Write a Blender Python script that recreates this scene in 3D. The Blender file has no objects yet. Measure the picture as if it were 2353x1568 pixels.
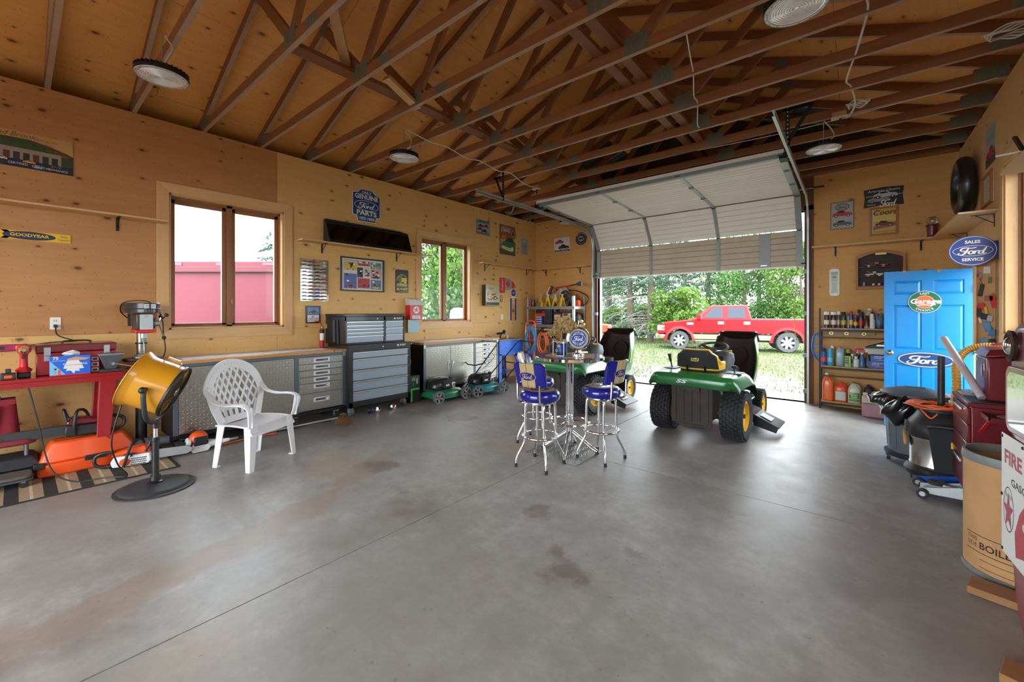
import bpy,bmesh,math,random
from mathutils import Matrix,Vector
import numpy as np

# ------------------------------------------------------------------ camera, world, exposure
SC=bpy.context.scene
COL=SC.collection
cam=bpy.data.cameras.new('camera')
cam_o=bpy.data.objects.new('camera',cam)
COL.objects.link(cam_o)
cam.sensor_width=36.0
cam.lens=36.0*948.3/2353.0
cam.shift_y=-68.0/2353.0
cam.clip_start=0.05
cam.clip_end=500
cam_o.location=(0,0,1.45)
cam_o.rotation_euler=(math.radians(90),0,math.radians(39.74))
SC.camera=cam_o

WORLD=bpy.data.worlds.new('overcast_sky')
SC.world=WORLD
WORLD.use_nodes=True
bg=WORLD.node_tree.nodes['Background']
bg.inputs['Color'].default_value=(0.86,0.94,1.0,1)
bg.inputs['Strength'].default_value=1.0
vs=SC.view_settings
vs.view_transform='Standard'
vs.look='None'
vs.gamma=1.0
vs.use_curve_mapping=False
vs.exposure=3.8
SC.cycles.use_denoising=True
SC.cycles.max_bounces=10
SC.cycles.diffuse_bounces=6
SC.cycles.glossy_bounces=4
SC.cycles.transmission_bounces=8
SC.cycles.transparent_max_bounces=12
SC.cycles.caustics_reflective=False
SC.cycles.caustics_refractive=False
SC.cycles.sample_clamp_indirect=8

RNG=random.Random(7)
PI=math.pi

# ------------------------------------------------------------------ materials
def lin(h):
 h=h.lstrip('#')
 out=[]
 for i in (0,2,4):
  c=int(h[i:i+2],16)/255
  out.append(c/12.92 if c <= 0.04045 else ((c+0.055)/1.055) ** 2.4)
 return out

MATS={}

class NT:
 """tiny node-tree writer"""
 def __init__(s,name):
  m=bpy.data.materials.new(name)
  m.use_nodes=True
  s.m=m
  s.t=m.node_tree
  s.b=s.t.nodes['Principled BSDF']
 def n(s,typ,**kw):
  nd=s.t.nodes.new(typ)
  for k,v in kw.items():
   if k.startswith('_'):
    setattr(nd,k[1:],v)
   else:
    key=int(k[1:]) if k[0] == 'i' and k[1:].isdigit() else k.replace('_',' ')
    sock=nd.inputs[key]
    if isinstance(v,bpy.types.NodeSocket):
     s.t.links.new(v,sock)
    else:
     sock.default_value=v
  return nd
 def math(s,op,a,b=None,c=None,clamp=False):
  nd=s.t.nodes.new('ShaderNodeMath')
  nd.operation=op
  nd.use_clamp=clamp
  for i,v in enumerate((a,b,c)):
   if v is None:
    continue
   if isinstance(v,bpy.types.NodeSocket):
    s.t.links.new(v,nd.inputs[i])
   else:
    nd.inputs[i].default_value=v
  return nd.outputs[0]
 def mix(s,f,a,b):
  nd=s.t.nodes.new('ShaderNodeMix')
  nd.data_type='RGBA'
  for i,v in ((0,f),(6,a),(7,b)):
   if isinstance(v,bpy.types.NodeSocket):
    s.t.links.new(v,nd.inputs[i])
   else:
    nd.inputs[i].default_value=v if i == 0 else (*v[:3],1)
  return nd.outputs[2]
 def ramp(s,f,stops):
  nd=s.t.nodes.new('ShaderNodeValToRGB')
  s.t.links.new(f,nd.inputs[0])
  el=nd.color_ramp.elements
  while len(el) > 1:
   el.remove(el[-1])
  el[0].position,el[0].color=stops[0][0],(*stops[0][1],1) if len(stops[0][1]) == 3 else stops[0][1]
  for p,c in stops[1:]:
   e=el.new(p)
   e.color=(*c,1)
  return nd.outputs[0]
 def coords(s,scale=(1,1,1),jitter=True,kind='Object'):
  tc=s.n('ShaderNodeTexCoord')
  src=tc.outputs[kind]
  if jitter:
   oi=s.n('ShaderNodeObjectInfo')
   off=s.n('ShaderNodeCombineXYZ',X=s.math('MULTIPLY',oi.outputs['Random'],37.0),
      Y=s.math('MULTIPLY',oi.outputs['Random'],71.0),Z=s.math('MULTIPLY',oi.outputs['Random'],113.0))
   va=s.n('ShaderNodeVectorMath')
   s.t.links.new(src,va.inputs[0])
   s.t.links.new(off.outputs[0],va.inputs[1])
   src=va.outputs[0]
  mp=s.n('ShaderNodeMapping')
  s.t.links.new(src,mp.inputs['Vector'])
  mp.inputs['Scale'].default_value=scale
  return mp.outputs[0]
 def noise(s,vec,scale,detail=3.0,rough=0.55):
  nd=s.n('ShaderNodeTexNoise',Vector=vec,Scale=scale,Detail=detail,Roughness=rough)
  return nd.outputs['Fac']
 def set(s,**kw):
  for k,v in kw.items():
   sock=s.b.inputs[k.replace('_',' ')]
   if isinstance(v,bpy.types.NodeSocket):
    s.t.links.new(v,sock)
   else:
    sock.default_value=(*v,1) if isinstance(v,(list,tuple)) and len(v) == 3 else v
  return s
 def bump(s,h,strength=0.3,dist=0.01):
  nd=s.n('ShaderNodeBump',Height=h,Strength=strength,Distance=dist)
  s.t.links.new(nd.outputs[0],s.b.inputs['Normal'])

def M(name,col,rough=0.5,metal=0.0,var=0.0,scale=12.0,bump=0.0,coat=0.0,trans=0.0,emit=0.0,spec=0.5,stretch=(1,1,1)):
 if name in MATS:
  return MATS[name]
 t=NT(name)
 c=lin(col) if isinstance(col,str) else list(col)
 t.set(Base_Color=c,Roughness=rough,Metallic=metal,Coat_Weight=coat,Transmission_Weight=trans,Specular_IOR_Level=spec)
 t.b.inputs['Coat Roughness'].default_value=0.08
 if var or bump:
  v=t.coords(stretch)
  f=t.noise(v,scale,4.0)
  if var:
   t.set(Base_Color=t.mix(f,[x*(1-var) for x in c],[min(1,x*(1+var)) for x in c]))
  if bump:
   t.bump(f,bump)
 if emit:
  t.set(Emission_Color=c,Emission_Strength=emit)
 MATS[name]=t.m
 return t.m

def plywood(name,light,dark,knot,axis,knots=1.0,rough=0.62,flat=False):
 """veneer: long grain along `axis`, dark oval knots, small nail specks"""
 t=NT(name)
 st=[3.0,3.0,3.0]
 st[axis]=0.35
 v=t.coords(tuple(st))
 f1=t.noise(v,6.0,5.0,0.65)
 f2=t.noise(t.coords((1,1,1)),0.8,2.0)
 base=t.mix(f1,lin(dark),lin(light))
 base=t.mix(t.math('MULTIPLY',f2,0.35),base,lin(dark))
 sp=t.n('ShaderNodeSeparateXYZ',Vector=t.coords((1,1,1)))
 other=2 if not flat else 0
 kv=t.n('ShaderNodeTexVoronoi',Vector=t.n('ShaderNodeCombineXYZ',X=t.math('MULTIPLY',sp.outputs[axis],4.2),Y=t.math('MULTIPLY',sp.outputs[other],7.5)).outputs[0],Scale=1.0,Randomness=1.0,_voronoi_dimensions='2D')
 sep=t.n('ShaderNodeSeparateColor',Color=kv.outputs['Color'])
 keep=t.math('LESS_THAN',sep.outputs[0],0.24*knots)
 size=t.math('MULTIPLY_ADD',sep.outputs[1],0.09,0.05)
 halo=t.math('MULTIPLY',keep,t.math('SUBTRACT',1.0,t.math('DIVIDE',kv.outputs['Distance'],t.math('MULTIPLY',size,2.4)),clamp=True))
 core=t.math('MULTIPLY',keep,t.math('SUBTRACT',1.0,t.math('POWER',t.math('DIVIDE',kv.outputs['Distance'],size),4.0),clamp=True))
 base=t.mix(t.math('MULTIPLY',halo,0.55),base,lin('#7d4a22'))
 base=t.mix(t.math('MULTIPLY',core,0.85),base,lin(knot))
 nv=t.n('ShaderNodeTexVoronoi',Vector=t.n('ShaderNodeCombineXYZ',X=t.math('MULTIPLY',sp.outputs[axis],9.0),Y=t.math('MULTIPLY',sp.outputs[other],9.0)).outputs[0],Scale=1.0,_voronoi_dimensions='2D')
 nail=t.math('LESS_THAN',nv.outputs['Distance'],0.038)
 base=t.mix(t.math('MULTIPLY',nail,0.6),base,lin('#3a2413'))
 t.set(Base_Color=base,Roughness=rough)
 t.bump(f1,0.08,0.004)
 MATS[name]=t.m
 return t.m

plywood('ply_left','#e0b878','#c99a56','#4e3118',1,1.0)
plywood('ply_left_old','#c8935c','#a56c3c','#3b2414',1,0.8)
plywood('ply_back','#dcab66','#c28a44','#46290f',0,0.8)
plywood('ply_right','#d6b07c','#c0935a','#4e3118',1,0.8)
plywood('ply_roof','#eeb264','#d68f42','#5c3614',1,0.8,flat=True)

def board(name,light,dark,rough=0.6,axis=None,scale=9.0):
 t=NT(name)
 st=[1.0,1.0,1.0]
 if axis is not None:
  st=[4.0,4.0,4.0]
  st[axis]=0.4
 f=t.noise(t.coords(tuple(st)),scale,5.0,0.6)
 g=t.noise(t.coords((1,1,1)),2.0,2.0)
 c=t.mix(f,lin(dark),lin(light))
 c=t.mix(t.math('MULTIPLY',g,0.3),c,lin(dark))
 t.set(Base_Color=c,Roughness=rough)
 t.bump(f,0.06,0.003)
 MATS[name]=t.m
 return t.m

board('truss_wood','#a36b3e','#724426',0.7,0,5)
board('truss_wood_y','#96623a','#6b4024',0.7,1,5)
board('lit_edge_wood','#c0a58c','#8d6c52',0.75,None,4)  # pale lumber edges, lightened further for floor light on the undersides
board('pine','#dcb986','#c79a62',0.5,1,6)
board('pine_x','#d8b582','#c3965e',0.5,0,6)
board('pine_z','#d8b07a','#c19158',0.5,2,6)
board('sash_wood','#a06c40','#7c4c2a',0.45,2,6)
board('jamb_wood','#7e4c2b','#5d3219',0.6,2,6)
board('butcher','#c08c54','#a8713c',0.35,1,8)
board('plank_floor','#a87c52','#80582f',0.7,0,6)
board('walnut','#5c3018','#40200f',0.45,0,6)
board('oak','#b0702a','#935514',0.45,0,6)
board('shelf_ply','#c69a66','#a67a48',0.6,0,6)

def concrete():
 t=NT('concrete')
 w=t.coords((1,1,1),jitter=False,kind='Object')
 a=t.noise(w,0.55,4.0,0.6)
 b=t.noise(w,3.0,6.0,0.7)
 c=t.noise(w,28.0,4.0,0.7)
 base=t.mix(t.math('MULTIPLY_ADD',b,2.2,-.6,clamp=True),lin('#7d7a76'),lin('#b3b1ad'))
 e2=t.noise(w,9.0,5.0,0.7)
 base=t.mix(t.math('MULTIPLY_ADD',e2,2.4,-1.0,clamp=True),base,lin('#8a8580'))
 e3=t.noise(w,1.7,6.0,0.75)
 base=t.mix(t.math('MULTIPLY',t.math('MULTIPLY_ADD',e3,5.0,-2.6,clamp=True),0.55),base,lin('#6b6560'))
 base=t.mix(t.math('MULTIPLY',t.math('MULTIPLY_ADD',e3,-5.0,2.1,clamp=True),0.6),base,lin('#b9b6b0'))
 base=t.mix(t.math('MULTIPLY',t.math('SUBTRACT',a,0.42,clamp=True),2.6,clamp=True),base,lin('#8b8783'))
 # dark red-brown oil stains with their own outline
 s=t.noise(w,0.9,5.0,0.62)
 st=t.math('MULTIPLY',t.math('SUBTRACT',s,0.60,clamp=True),9.0,clamp=True)
 base=t.mix(t.math('MULTIPLY',st,0.6),base,lin('#5d4f49'))
 # tan mud wash stains
 mv=t.n('ShaderNodeMapping',Vector=w)
 mv.inputs['Location'].default_value=(3.1,7.7,0)
 s2=t.noise(mv.outputs[0],0.7,4.0,0.55)
 st2=t.math('MULTIPLY',t.math('SUBTRACT',s2,0.60,clamp=True),12.0,clamp=True)
 base=t.mix(t.math('MULTIPLY',st2,0.5),base,lin('#a58a6c'))
 # a tan wash streak and two rusty blotches that lie where they were spilt
 xy=t.n('ShaderNodeSeparateXYZ',Vector=w)
 X_,Y_=xy.outputs[0],xy.outputs[1]
 nz=t.math('MULTIPLY_ADD',t.noise(w,2.6,5.0,0.65),0.5,-0.25)
 xc=t.math('MULTIPLY_ADD',t.math('MULTIPLY',Y_,Y_),-0.12,t.math('MULTIPLY_ADD',Y_,-0.06,-2.81))
 dd=t.math('ADD',t.math('ABSOLUTE',t.math('SUBTRACT',X_,xc)),nz)
 run=t.math('MULTIPLY',t.math('MULTIPLY_ADD',Y_,2.0,0.8,clamp=True),t.math('MULTIPLY_ADD',Y_,-2.0,5.4,clamp=True))
 band=t.math('MULTIPLY',t.math('MULTIPLY',t.math('SUBTRACT',0.17,dd),18.0,clamp=True),run)
 base=t.mix(t.math('MULTIPLY',band,0.5),base,lin('#8d7460'))
 for bx_,by_,br_ in ((-1.25,1.97,0.16),(-1.05,2.39,0.12),(-1.75,2.45,0.14),(-3.35,2.2,0.2),(-4.2,3.9,0.25)):
  d2=t.math('SQRT',t.math('ADD',t.math('POWER',t.math('SUBTRACT',X_,bx_),2.0),t.math('POWER',t.math('SUBTRACT',Y_,by_),2.0)))
  bm_=t.math('MULTIPLY',t.math('SUBTRACT',br_,t.math('ADD',d2,t.math('MULTIPLY',nz,1.6))),14.0,clamp=True)
  base=t.mix(t.math('MULTIPLY',bm_,0.55),base,lin('#604a42'))
 sp=t.n('ShaderNodeTexVoronoi',Vector=w,Scale=14.0)
 dark=t.math('MULTIPLY',t.math('LESS_THAN',sp.outputs['Distance'],0.11),t.math('GREATER_THAN',t.noise(w,1.6,2.0),0.56))
 base=t.mix(t.math('MULTIPLY',dark,0.35),base,lin('#4a4340'))
 base=t.mix(t.math('MULTIPLY',c,0.25),base,lin('#77736e'))
 t.set(Base_Color=base,Roughness=t.math('MULTIPLY_ADD',b,0.25,0.30),Specular_IOR_Level=0.45)
 t.bump(c,0.05,0.003)
 MATS['concrete']=t.m
concrete()

def diamond(name,col,rough):
 t=NT(name)
 tc=t.n('ShaderNodeTexCoord')
 sx=t.n('ShaderNodeSeparateXYZ',Vector=tc.outputs['Object'])
 u=t.math('MULTIPLY',t.math('ADD',sx.outputs[1],sx.outputs[0]),28.0)
 v=t.math('MULTIPLY',t.math('ADD',sx.outputs[2],t.math('MULTIPLY',sx.outputs[0],0.4)),28.0)
 fu=t.math('SUBTRACT',t.math('FRACT',u),0.5)
 fv=t.math('SUBTRACT',t.math('FRACT',v),0.5)
 par=t.math('MODULO',t.math('ABSOLUTE',t.math('ADD',t.math('FLOOR',u),t.math('FLOOR',v))),2.0)
 p=t.math('ADD',fu,fv)
 q=t.math('SUBTRACT',fu,fv)
 inv=t.math('SUBTRACT',1.0,par)
 aa=t.math('ADD',t.math('MULTIPLY',p,par),t.math('MULTIPLY',q,inv))
 bb=t.math('ADD',t.math('MULTIPLY',q,par),t.math('MULTIPLY',p,inv))
 d=t.math('ADD',t.math('POWER',t.math('MULTIPLY',aa,1.5),2.0),t.math('POWER',t.math('MULTIPLY',bb,5.0),2.0))
 h=t.math('SUBTRACT',1.0,t.math('MULTIPLY',d,1.6),clamp=True)
 t.set(Base_Color=lin(col),Metallic=1.0,Roughness=rough)
 t.bump(h,0.9,0.006)
 MATS[name]=t.m
diamond('diamond_plate','#a8a59b',0.32)
diamond('diamond_floor','#9c9b98',0.40)

def leafmat(name,c1,c2,c3):
 t=NT(name)
 w=t.coords((1,1,1))
 f=t.noise(w,1.4,3.0)
 g=t.noise(w,14.0,2.0)
 c=t.mix(f,lin(c1),lin(c2))
 c=t.mix(t.math('MULTIPLY',g,0.5),c,lin(c3))
 t.set(Base_Color=c,Roughness=0.7,Specular_IOR_Level=0.2)
 tr=t.n('ShaderNodeBsdfTranslucent',Color=c)
 mx=t.n('ShaderNodeMixShader')
 mx.inputs[0].default_value=0.35
 t.t.links.new(t.b.outputs[0],mx.inputs[1])
 t.t.links.new(tr.outputs[0],mx.inputs[2])
 t.t.links.new(mx.outputs[0],t.t.nodes['Material Output'].inputs['Surface'])
 MATS[name]=t.m
leafmat('leaf_spruce','#2c4433','#3f5a46','#56705b')
leafmat('leaf_light','#3f5f24','#587a33','#7c9444')
leafmat('leaf_mid','#2d4c22','#426531','#5f8147')
leafmat('leaf_grass','#3b4b22','#505e30','#6d7048')

def ground_mat():
 t=NT('lawn_ground')
 w=t.coords((1,1,1),jitter=False)
 a=t.noise(w,0.45,4.0)
 b=t.noise(w,9.0,4.0,0.7)
 g=t.mix(b,lin('#3f4c26'),lin('#5a6339'))
 sx=t.n('ShaderNodeSeparateXYZ',Vector=w)
 # gravel apron in front of the door, thinning into grass
 ed=t.math('ADD',sx.outputs[1],t.math('MULTIPLY',t.math('SUBTRACT',a,0.5),7.0))
 near=t.math('SUBTRACT',1.0,t.math('MULTIPLY',t.math('SUBTRACT',ed,10.2),0.7,clamp=True),clamp=True)
 mid=t.math('MULTIPLY',t.math('SUBTRACT',a,0.52,clamp=True),5.0,clamp=True)
 k=t.math('MAXIMUM',near,t.math('MULTIPLY',mid,0.7))
 gr=t.mix(t.noise(w,40.0,3.0,0.8),lin('#4a4640'),lin('#6d6962'))
 t.set(Base_Color=t.mix(k,g,gr),Roughness=0.9)
 t.bump(b,0.5,0.03)
 MATS['lawn_ground']=t.m
ground_mat()

def glass(name,tint=(1,1,1),rough=0.0,refl=0.10,k=0.6):
 t=NT(name)
 tr=t.n('ShaderNodeBsdfTransparent')
 tr.inputs[0].default_value=(*tint,1)
 gl=t.n('ShaderNodeBsdfGlossy')
 gl.inputs['Roughness'].default_value=rough
 mx=t.n('ShaderNodeMixShader')
 lw=t.n('ShaderNodeLayerWeight',Blend=0.25)
 t.t.links.new(t.math('MULTIPLY_ADD',lw.outputs['Fresnel'],k,refl*0.3),mx.inputs[0])
 t.t.links.new(tr.outputs[0],mx.inputs[1])
 t.t.links.new(gl.outputs[0],mx.inputs[2])
 t.t.links.new(mx.outputs[0],t.t.nodes['Material Output'].inputs['Surface'])
 MATS[name]=t.m
glass('window_glass',(0.97,0.99,1.0),0.0,0.004,0.08)
glass('clear_plastic',(0.9,0.92,0.92),0.02,0.3)
glass('smoke_glass',(0.35,0.33,0.32),0.02,0.12,0.3)

M('steel_grey','#5f666e',0.4,0.6)
M('frame_grey','#4b525a',0.45,0.3)
M('black_paint','#1c1d1f',0.35,0,coat=0.2)
M('black_metal','#17181a',0.45,0.3)
M('black_plastic','#1e1f21',0.5)
M('dark_plastic','#2c2e31',0.55)
M('grey_plastic','#50555b',0.55)
M('drawer_grey','#8a949d',0.42,0.35)
M('alu','#c9cbcc',0.28,0.9)
M('galv','#a9b0b0',0.42,0.7,var=0.08,scale=20)
M('galv_dull','#8d9290',0.55,0.5,var=0.1,scale=15)
M('chrome','#e8e8e8',0.08,1.0)
M('rubber','#26262a',0.75,0,var=0.15,scale=30)
M('rubber_grey','#5b5c5c',0.8,0,var=0.15,scale=30)
M('white_plastic','#d9dadb',0.45,0,var=0.03,scale=8)
M('white_paint','#e6e6e2',0.5)
M('off_white','#d8d4c4',0.5)
M('door_white','#e2ddd2',0.5,0,var=0.05,scale=2)
M('door_dirty','#b9ab95',0.6,0,var=0.22,scale=3.0)
M('paper','#dcdad6',0.7)
M('blue_paper','#a5c6cd',0.7)
M('red_paint','#9c1b24',0.28,0,coat=0.4)
M('red_dark','#6e1c26',0.3,0.1,var=0.12,scale=8,coat=0.3)
M('red_bright','#c9252b',0.4)
M('red_cloth','#8d1d2c',0.8)
M('orange','#e2521b',0.42,0,coat=0.1)
M('orange_cord','#d9622c',0.5)
M('blue_plastic','#1c62c4',0.35)
M('blue_washer','#0f62d4',0.3,coat=0.4)
M('blue_vinyl','#14187f',0.22,coat=0.5)
M('ford_blue','#12418f',0.35)
M('gold_vinyl','#b09a6a',0.4)
M('door_blue','#0a86cf',0.35,0,coat=0.2)
M('yellow_fan','#d08f1c',0.32,0,coat=0.3)
M('yellow','#e6b41c',0.4)
M('jd_green','#1f7036',0.3,0,coat=0.4)
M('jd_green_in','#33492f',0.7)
M('jd_yellow','#eebb10',0.4)
M('teal_deck','#1f7f86',0.35,0,var=0.1,scale=10,coat=0.3)
M('green_deck','#1f6b47',0.35,0,var=0.12,scale=10,coat=0.3)
M('engine_black','#202022',0.45,0.1)
M('grime','#3b332d',0.75,0.1,var=0.4,scale=14)
M('cardboard','#b98b5a',0.8,0,var=0.12,scale=5)
M('brass','#b8985a',0.35,0.9)
M('stainless','#c2bfba',0.25,1.0)
M('navy','#14264f',0.4)
M('dark_brown','#2a160e',0.6)
M('pump_red','#8a1f2b',0.35,0.0,var=0.18,scale=6,coat=0.3)
M('pump_maroon','#6b3038',0.3,0.35,var=0.15,scale=5,coat=0.4)
M('fibre','#b98e5f',0.8,0,var=0.25,scale=7,bump=0.1)
M('truck_red','#a00f18',0.4,0.0,coat=0.06,spec=0.2)
M('truck_beige','#857c68',0.3,0.2,coat=0.5)
M('tinted','#27303a',0.15,0,coat=0.0,spec=0.25)
M('tire_dusty','#464648',0.85,0,var=0.15,scale=12)
M('bark','#554a40',0.9,0,var=0.3,scale=9,bump=0.4,stretch=(3,3,0.5))
M('twig','#77716a',0.9)
M('snow_orange','#b53a14',0.5)
M('container_red','#6b1c28',0.6,0,var=0.12,scale=1.5)
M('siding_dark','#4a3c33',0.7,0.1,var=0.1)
M('siding_out','#d7d3c8',0.7)
M('shingle','#4c4a48',0.9)
M('cable_white','#cfc8bc',0.5)
M('lens','#e4e4e2',0.2,0.35)
M('lens_dark','#b4b4b2',0.3,0.3)
M('lamp_body','#2a2830',0.4,0.5)
M('coffee','#b39a66',0.85,0,var=0.3,scale=18)
M('copper_tank','#c08470',0.5,0.1)
M('hose_blue','#3c83b8',0.4)
M('white_frame','#d2d5da',0.4)
M('bag_black','#121214',0.18,0,coat=0.5)
M('can_grey','#5e646b',0.5)
M('lid_grey','#42474e',0.45)
M('vac_hose','#c08a2c',0.5)
M('carpet_tan','#a08a6e',0.95,0,var=0.25,scale=60,bump=0.3)
M('carpet_black','#2b2725',0.95,0,var=0.3,scale=60,bump=0.3)
M('carpet_cream','#c3b499',0.95,0,var=0.2,scale=60,bump=0.3)
M('carpet_edge','#2f2b29',0.9)
M('gift','#c6a53f',0.5)

# ------------------------------------------------------------------ mesh helpers
def cr(pts,n=8,closed=False):
 """Catmull-Rom through points"""
 P=[Vector(p) for p in pts]
 out=[]
 N=len(P)
 rng=range(N) if closed else range(N-1)
 for i in rng:
  p0=P[(i-1) % N] if closed or i > 0 else P[0]
  p1,p2=P[i],P[(i+1) % N]
  p3=P[(i+2) % N] if closed or i+2 < N else P[-1]
  for k in range(n):
   t=k/n
   out.append(0.5*((2*p1)+(p2-p0)*t+(2*p0-5*p1+4*p2-p3)*t*t+(3*p1-p0-3*p2+p3)*t ** 3))
 if not closed:
  out.append(P[-1].copy())
 return out

def ellipse(rx,ry,n=40,cx=0,cy=0,a0=0,a1=2*PI):
 full=abs(a1-a0-2*PI) < 1e-6
 return [(cx+rx*math.cos(a0+(a1-a0)*i/(n if full else n-1)),cy+ry*math.sin(a0+(a1-a0)*i/(n if full else n-1))) for i in range(n)]

def rrect(w,h,r,n=5,cx=0,cy=0):
 p=[]
 for sx,sy,a in ((1,1,0),(-1,1,90),(-1,-1,180),(1,-1,270)):
  for i in range(n):
   t=math.radians(a+90*i/(n-1))
   p.append((cx+sx*(w/2-r)+r*math.cos(t),cy+sy*(h/2-r)+r*math.sin(t)))
 return p

class MB:
 def __init__(s):
  s.v,s.f,s.mi,s.mats=[],[],[],[]
  s.M=Matrix()
 def slot(s,mat):
  m=MATS[mat] if isinstance(mat,str) else mat
  if m not in s.mats:
   s.mats.append(m)
  return s.mats.index(m)
 def add(s,vs,fs,mat):
  o=len(s.v)
  k=s.slot(mat)
  s.v += [tuple(s.M @ Vector(p)) for p in vs]
  s.f += [tuple(i+o for i in f) for f in fs]
  s.mi += [k]*len(fs)
  return s
 def box(s,x0,x1,y0,y1,z0,z1,mat):
  vs=[(x,y,z) for z in (z0,z1) for y in (y0,y1) for x in (x0,x1)]
  return s.add(vs,[(0,2,3,1),(4,5,7,6),(0,1,5,4),(2,6,7,3),(0,4,6,2),(1,3,7,5)],mat)
 def bx(s,c,d,mat,rot=None):
  o=s.M
  s.M=o @ Matrix.Translation(c) @ (rot.to_4x4() if rot else Matrix())
  s.box(-d[0]/2,d[0]/2,-d[1]/2,d[1]/2,-d[2]/2,d[2]/2,mat)
  s.M=o
  return s
 def bar(s,p0,p1,w,h,mat,up=(0,0,1)):
  """rectangular bar from p0 to p1; h along up-ish, w sideways"""
  p0,p1=Vector(p0),Vector(p1)
  d=(p1-p0)
  L=d.length
  d.normalize()
  u=Vector(up)
  sd=d.cross(u)
  if sd.length < 1e-5:
   sd=d.cross(Vector((1,0,0)))
  sd.normalize()
  u=sd.cross(d)
  R=Matrix((sd,d,u)).transposed().to_4x4()
  o=s.M
  s.M=o @ Matrix.Translation((p0+p1)/2) @ R
  s.box(-w/2,w/2,-L/2,L/2,-h/2,h/2,mat)
  s.M=o
  return s
 def tube(s,pts,r,mat,n=8,closed=False,radii=None):
  P=[Vector(p) for p in pts]
  N=len(P)
  T=[]
  for i in range(N):
   a=P[(i-1) % N] if closed or i else P[0]
   b=P[(i+1) % N] if closed or i < N-1 else P[-1]
   d=b-a
   T.append(d.normalized() if d.length > 1e-9 else Vector((0,0,1)))
  nrm=T[0].orthogonal().normalized()
  vs,fs=[],[]
  for i in range(N):
   if i:
    ax=T[i-1].cross(T[i])
    if ax.length > 1e-7:
     nrm=Matrix.Rotation(T[i-1].angle(T[i]),3,ax.normalized()) @ nrm
   nrm=(nrm-T[i]*nrm.dot(T[i])).normalized()
   bi=T[i].cross(nrm)
   rr=radii[i] if radii else r
   for k in range(n):
    a=2*PI*k/n
    vs.append(P[i]+(nrm*math.cos(a)+bi*math.sin(a))*rr)
  for i in range(N if closed else N-1):
   j=(i+1) % N
   for k in range(n):
    k2=(k+1) % n
    fs.append((i*n+k,i*n+k2,j*n+k2,j*n+k))
  if not closed:
   fs.append(tuple(range(n-1,-1,-1)))
   fs.append(tuple((N-1)*n+k for k in range(n)))
  return s.add(vs,fs,mat)
 def cyl(s,p0,p1,r,mat,n=16,r2=None):
  return s.tube([p0,p1],r,mat,n,radii=[r,r if r2 is None else r2])
 def lathe(s,prof,mat,n=24,at=None):
  """prof: (r, z[, mat of the band above])"""
  o=s.M
  if at is not None:
   s.M=o @ (at if isinstance(at,Matrix) else Matrix.Translation(at))
  for i in range(len(prof)-1):
   a,b=prof[i],prof[i+1]
   m=a[2] if len(a) > 2 else mat
   vs,fs=[],[]
   for p in (a,b):
    for k in range(n):
     t=2*PI*k/n
     vs.append((p[0]*math.cos(t),p[0]*math.sin(t),p[1]))
   for k in range(n):
    k2=(k+1) % n
    fs.append((k,k2,n+k2,n+k))
   s.add(vs,fs,m)
  s.M=o
  return s
 def sph(s,c,r,mat,n=12,m=8):
  rx,ry,rz=(r,r,r) if not isinstance(r,(tuple,list)) else r
  vs=[(c[0],c[1],c[2]-rz)]
  for j in range(1,m):
   t=PI*j/m
   for k in range(n):
    a=2*PI*k/n
    vs.append((c[0]+rx*math.sin(t)*math.cos(a),c[1]+ry*math.sin(t)*math.sin(a),c[2]-rz*math.cos(t)))
  vs.append((c[0],c[1],c[2]+rz))
  fs=[(0,1+(k+1) % n,1+k) for k in range(n)]
  for j in range(m-2):
   for k in range(n):
    k2=(k+1) % n
    fs.append((1+j*n+k,1+j*n+k2,1+(j+1)*n+k2,1+(j+1)*n+k))
  L=len(vs)-1
  fs += [(L,1+(m-2)*n+k,1+(m-2)*n+(k+1) % n) for k in range(n)]
  return s.add(vs,fs,mat)
 def prism(s,poly,z0,z1,mat,at=None,side=None):
  o=s.M
  if at is not None:
   s.M=o @ at
  n=len(poly)
  vs=[(x,y,z0) for x,y in poly]+[(x,y,z1) for x,y in poly]
  s.add(vs,[tuple(range(n-1,-1,-1)),tuple(range(n,2*n))],mat)
  s.add(vs,[(i,(i+1) % n,n+(i+1) % n,n+i) for i in range(n)],side or mat)
  s.M=o
  return s
 def poly(s,pts,mat,z=0.0,at=None):
  o=s.M
  if at is not None:
   s.M=o @ at
  s.add([(p[0],p[1],z) for p in pts],[tuple(range(len(pts)))],mat)
  s.M=o
  return s
 def surf(s,fn,nu,nv,mat,cu=False,cv=False):
  vs,fs=[],[]
  for i in range(nu if cu else nu+1):
   for j in range(nv if cv else nv+1):
    vs.append(fn(i/nu,j/nv))
  w=nv if cv else nv+1
  h=nu if cu else nu+1
  for i in range(nu):
   for j in range(nv):
    a,b=i,(i+1) % h
    c,d=j,(j+1) % w
    fs.append((a*w+c,b*w+c,b*w+d,a*w+d))
  return s.add(vs,fs,mat)
 def mesh(s,me,mat):
  return s.add([tuple(v.co) for v in me.vertices],[tuple(p.vertices) for p in me.polygons],mat)
 def data(s,name,smooth=38,recalc=True):
  me=bpy.data.meshes.new(name)
  me.from_pydata(s.v,[],s.f)
  for m in s.mats:
   me.materials.append(m)
  me.polygons.foreach_set('material_index',s.mi)
  if recalc:
   b=bmesh.new()
   b.from_mesh(me)
   bmesh.ops.remove_doubles(b,verts=b.verts,dist=1e-5)
   bmesh.ops.recalc_face_normals(b,faces=b.faces)
   b.to_mesh(me)
   b.free()
  if smooth:
   me.shade_smooth()
   me.set_sharp_from_angle(angle=math.radians(smooth))
  me.update()
  return me
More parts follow.
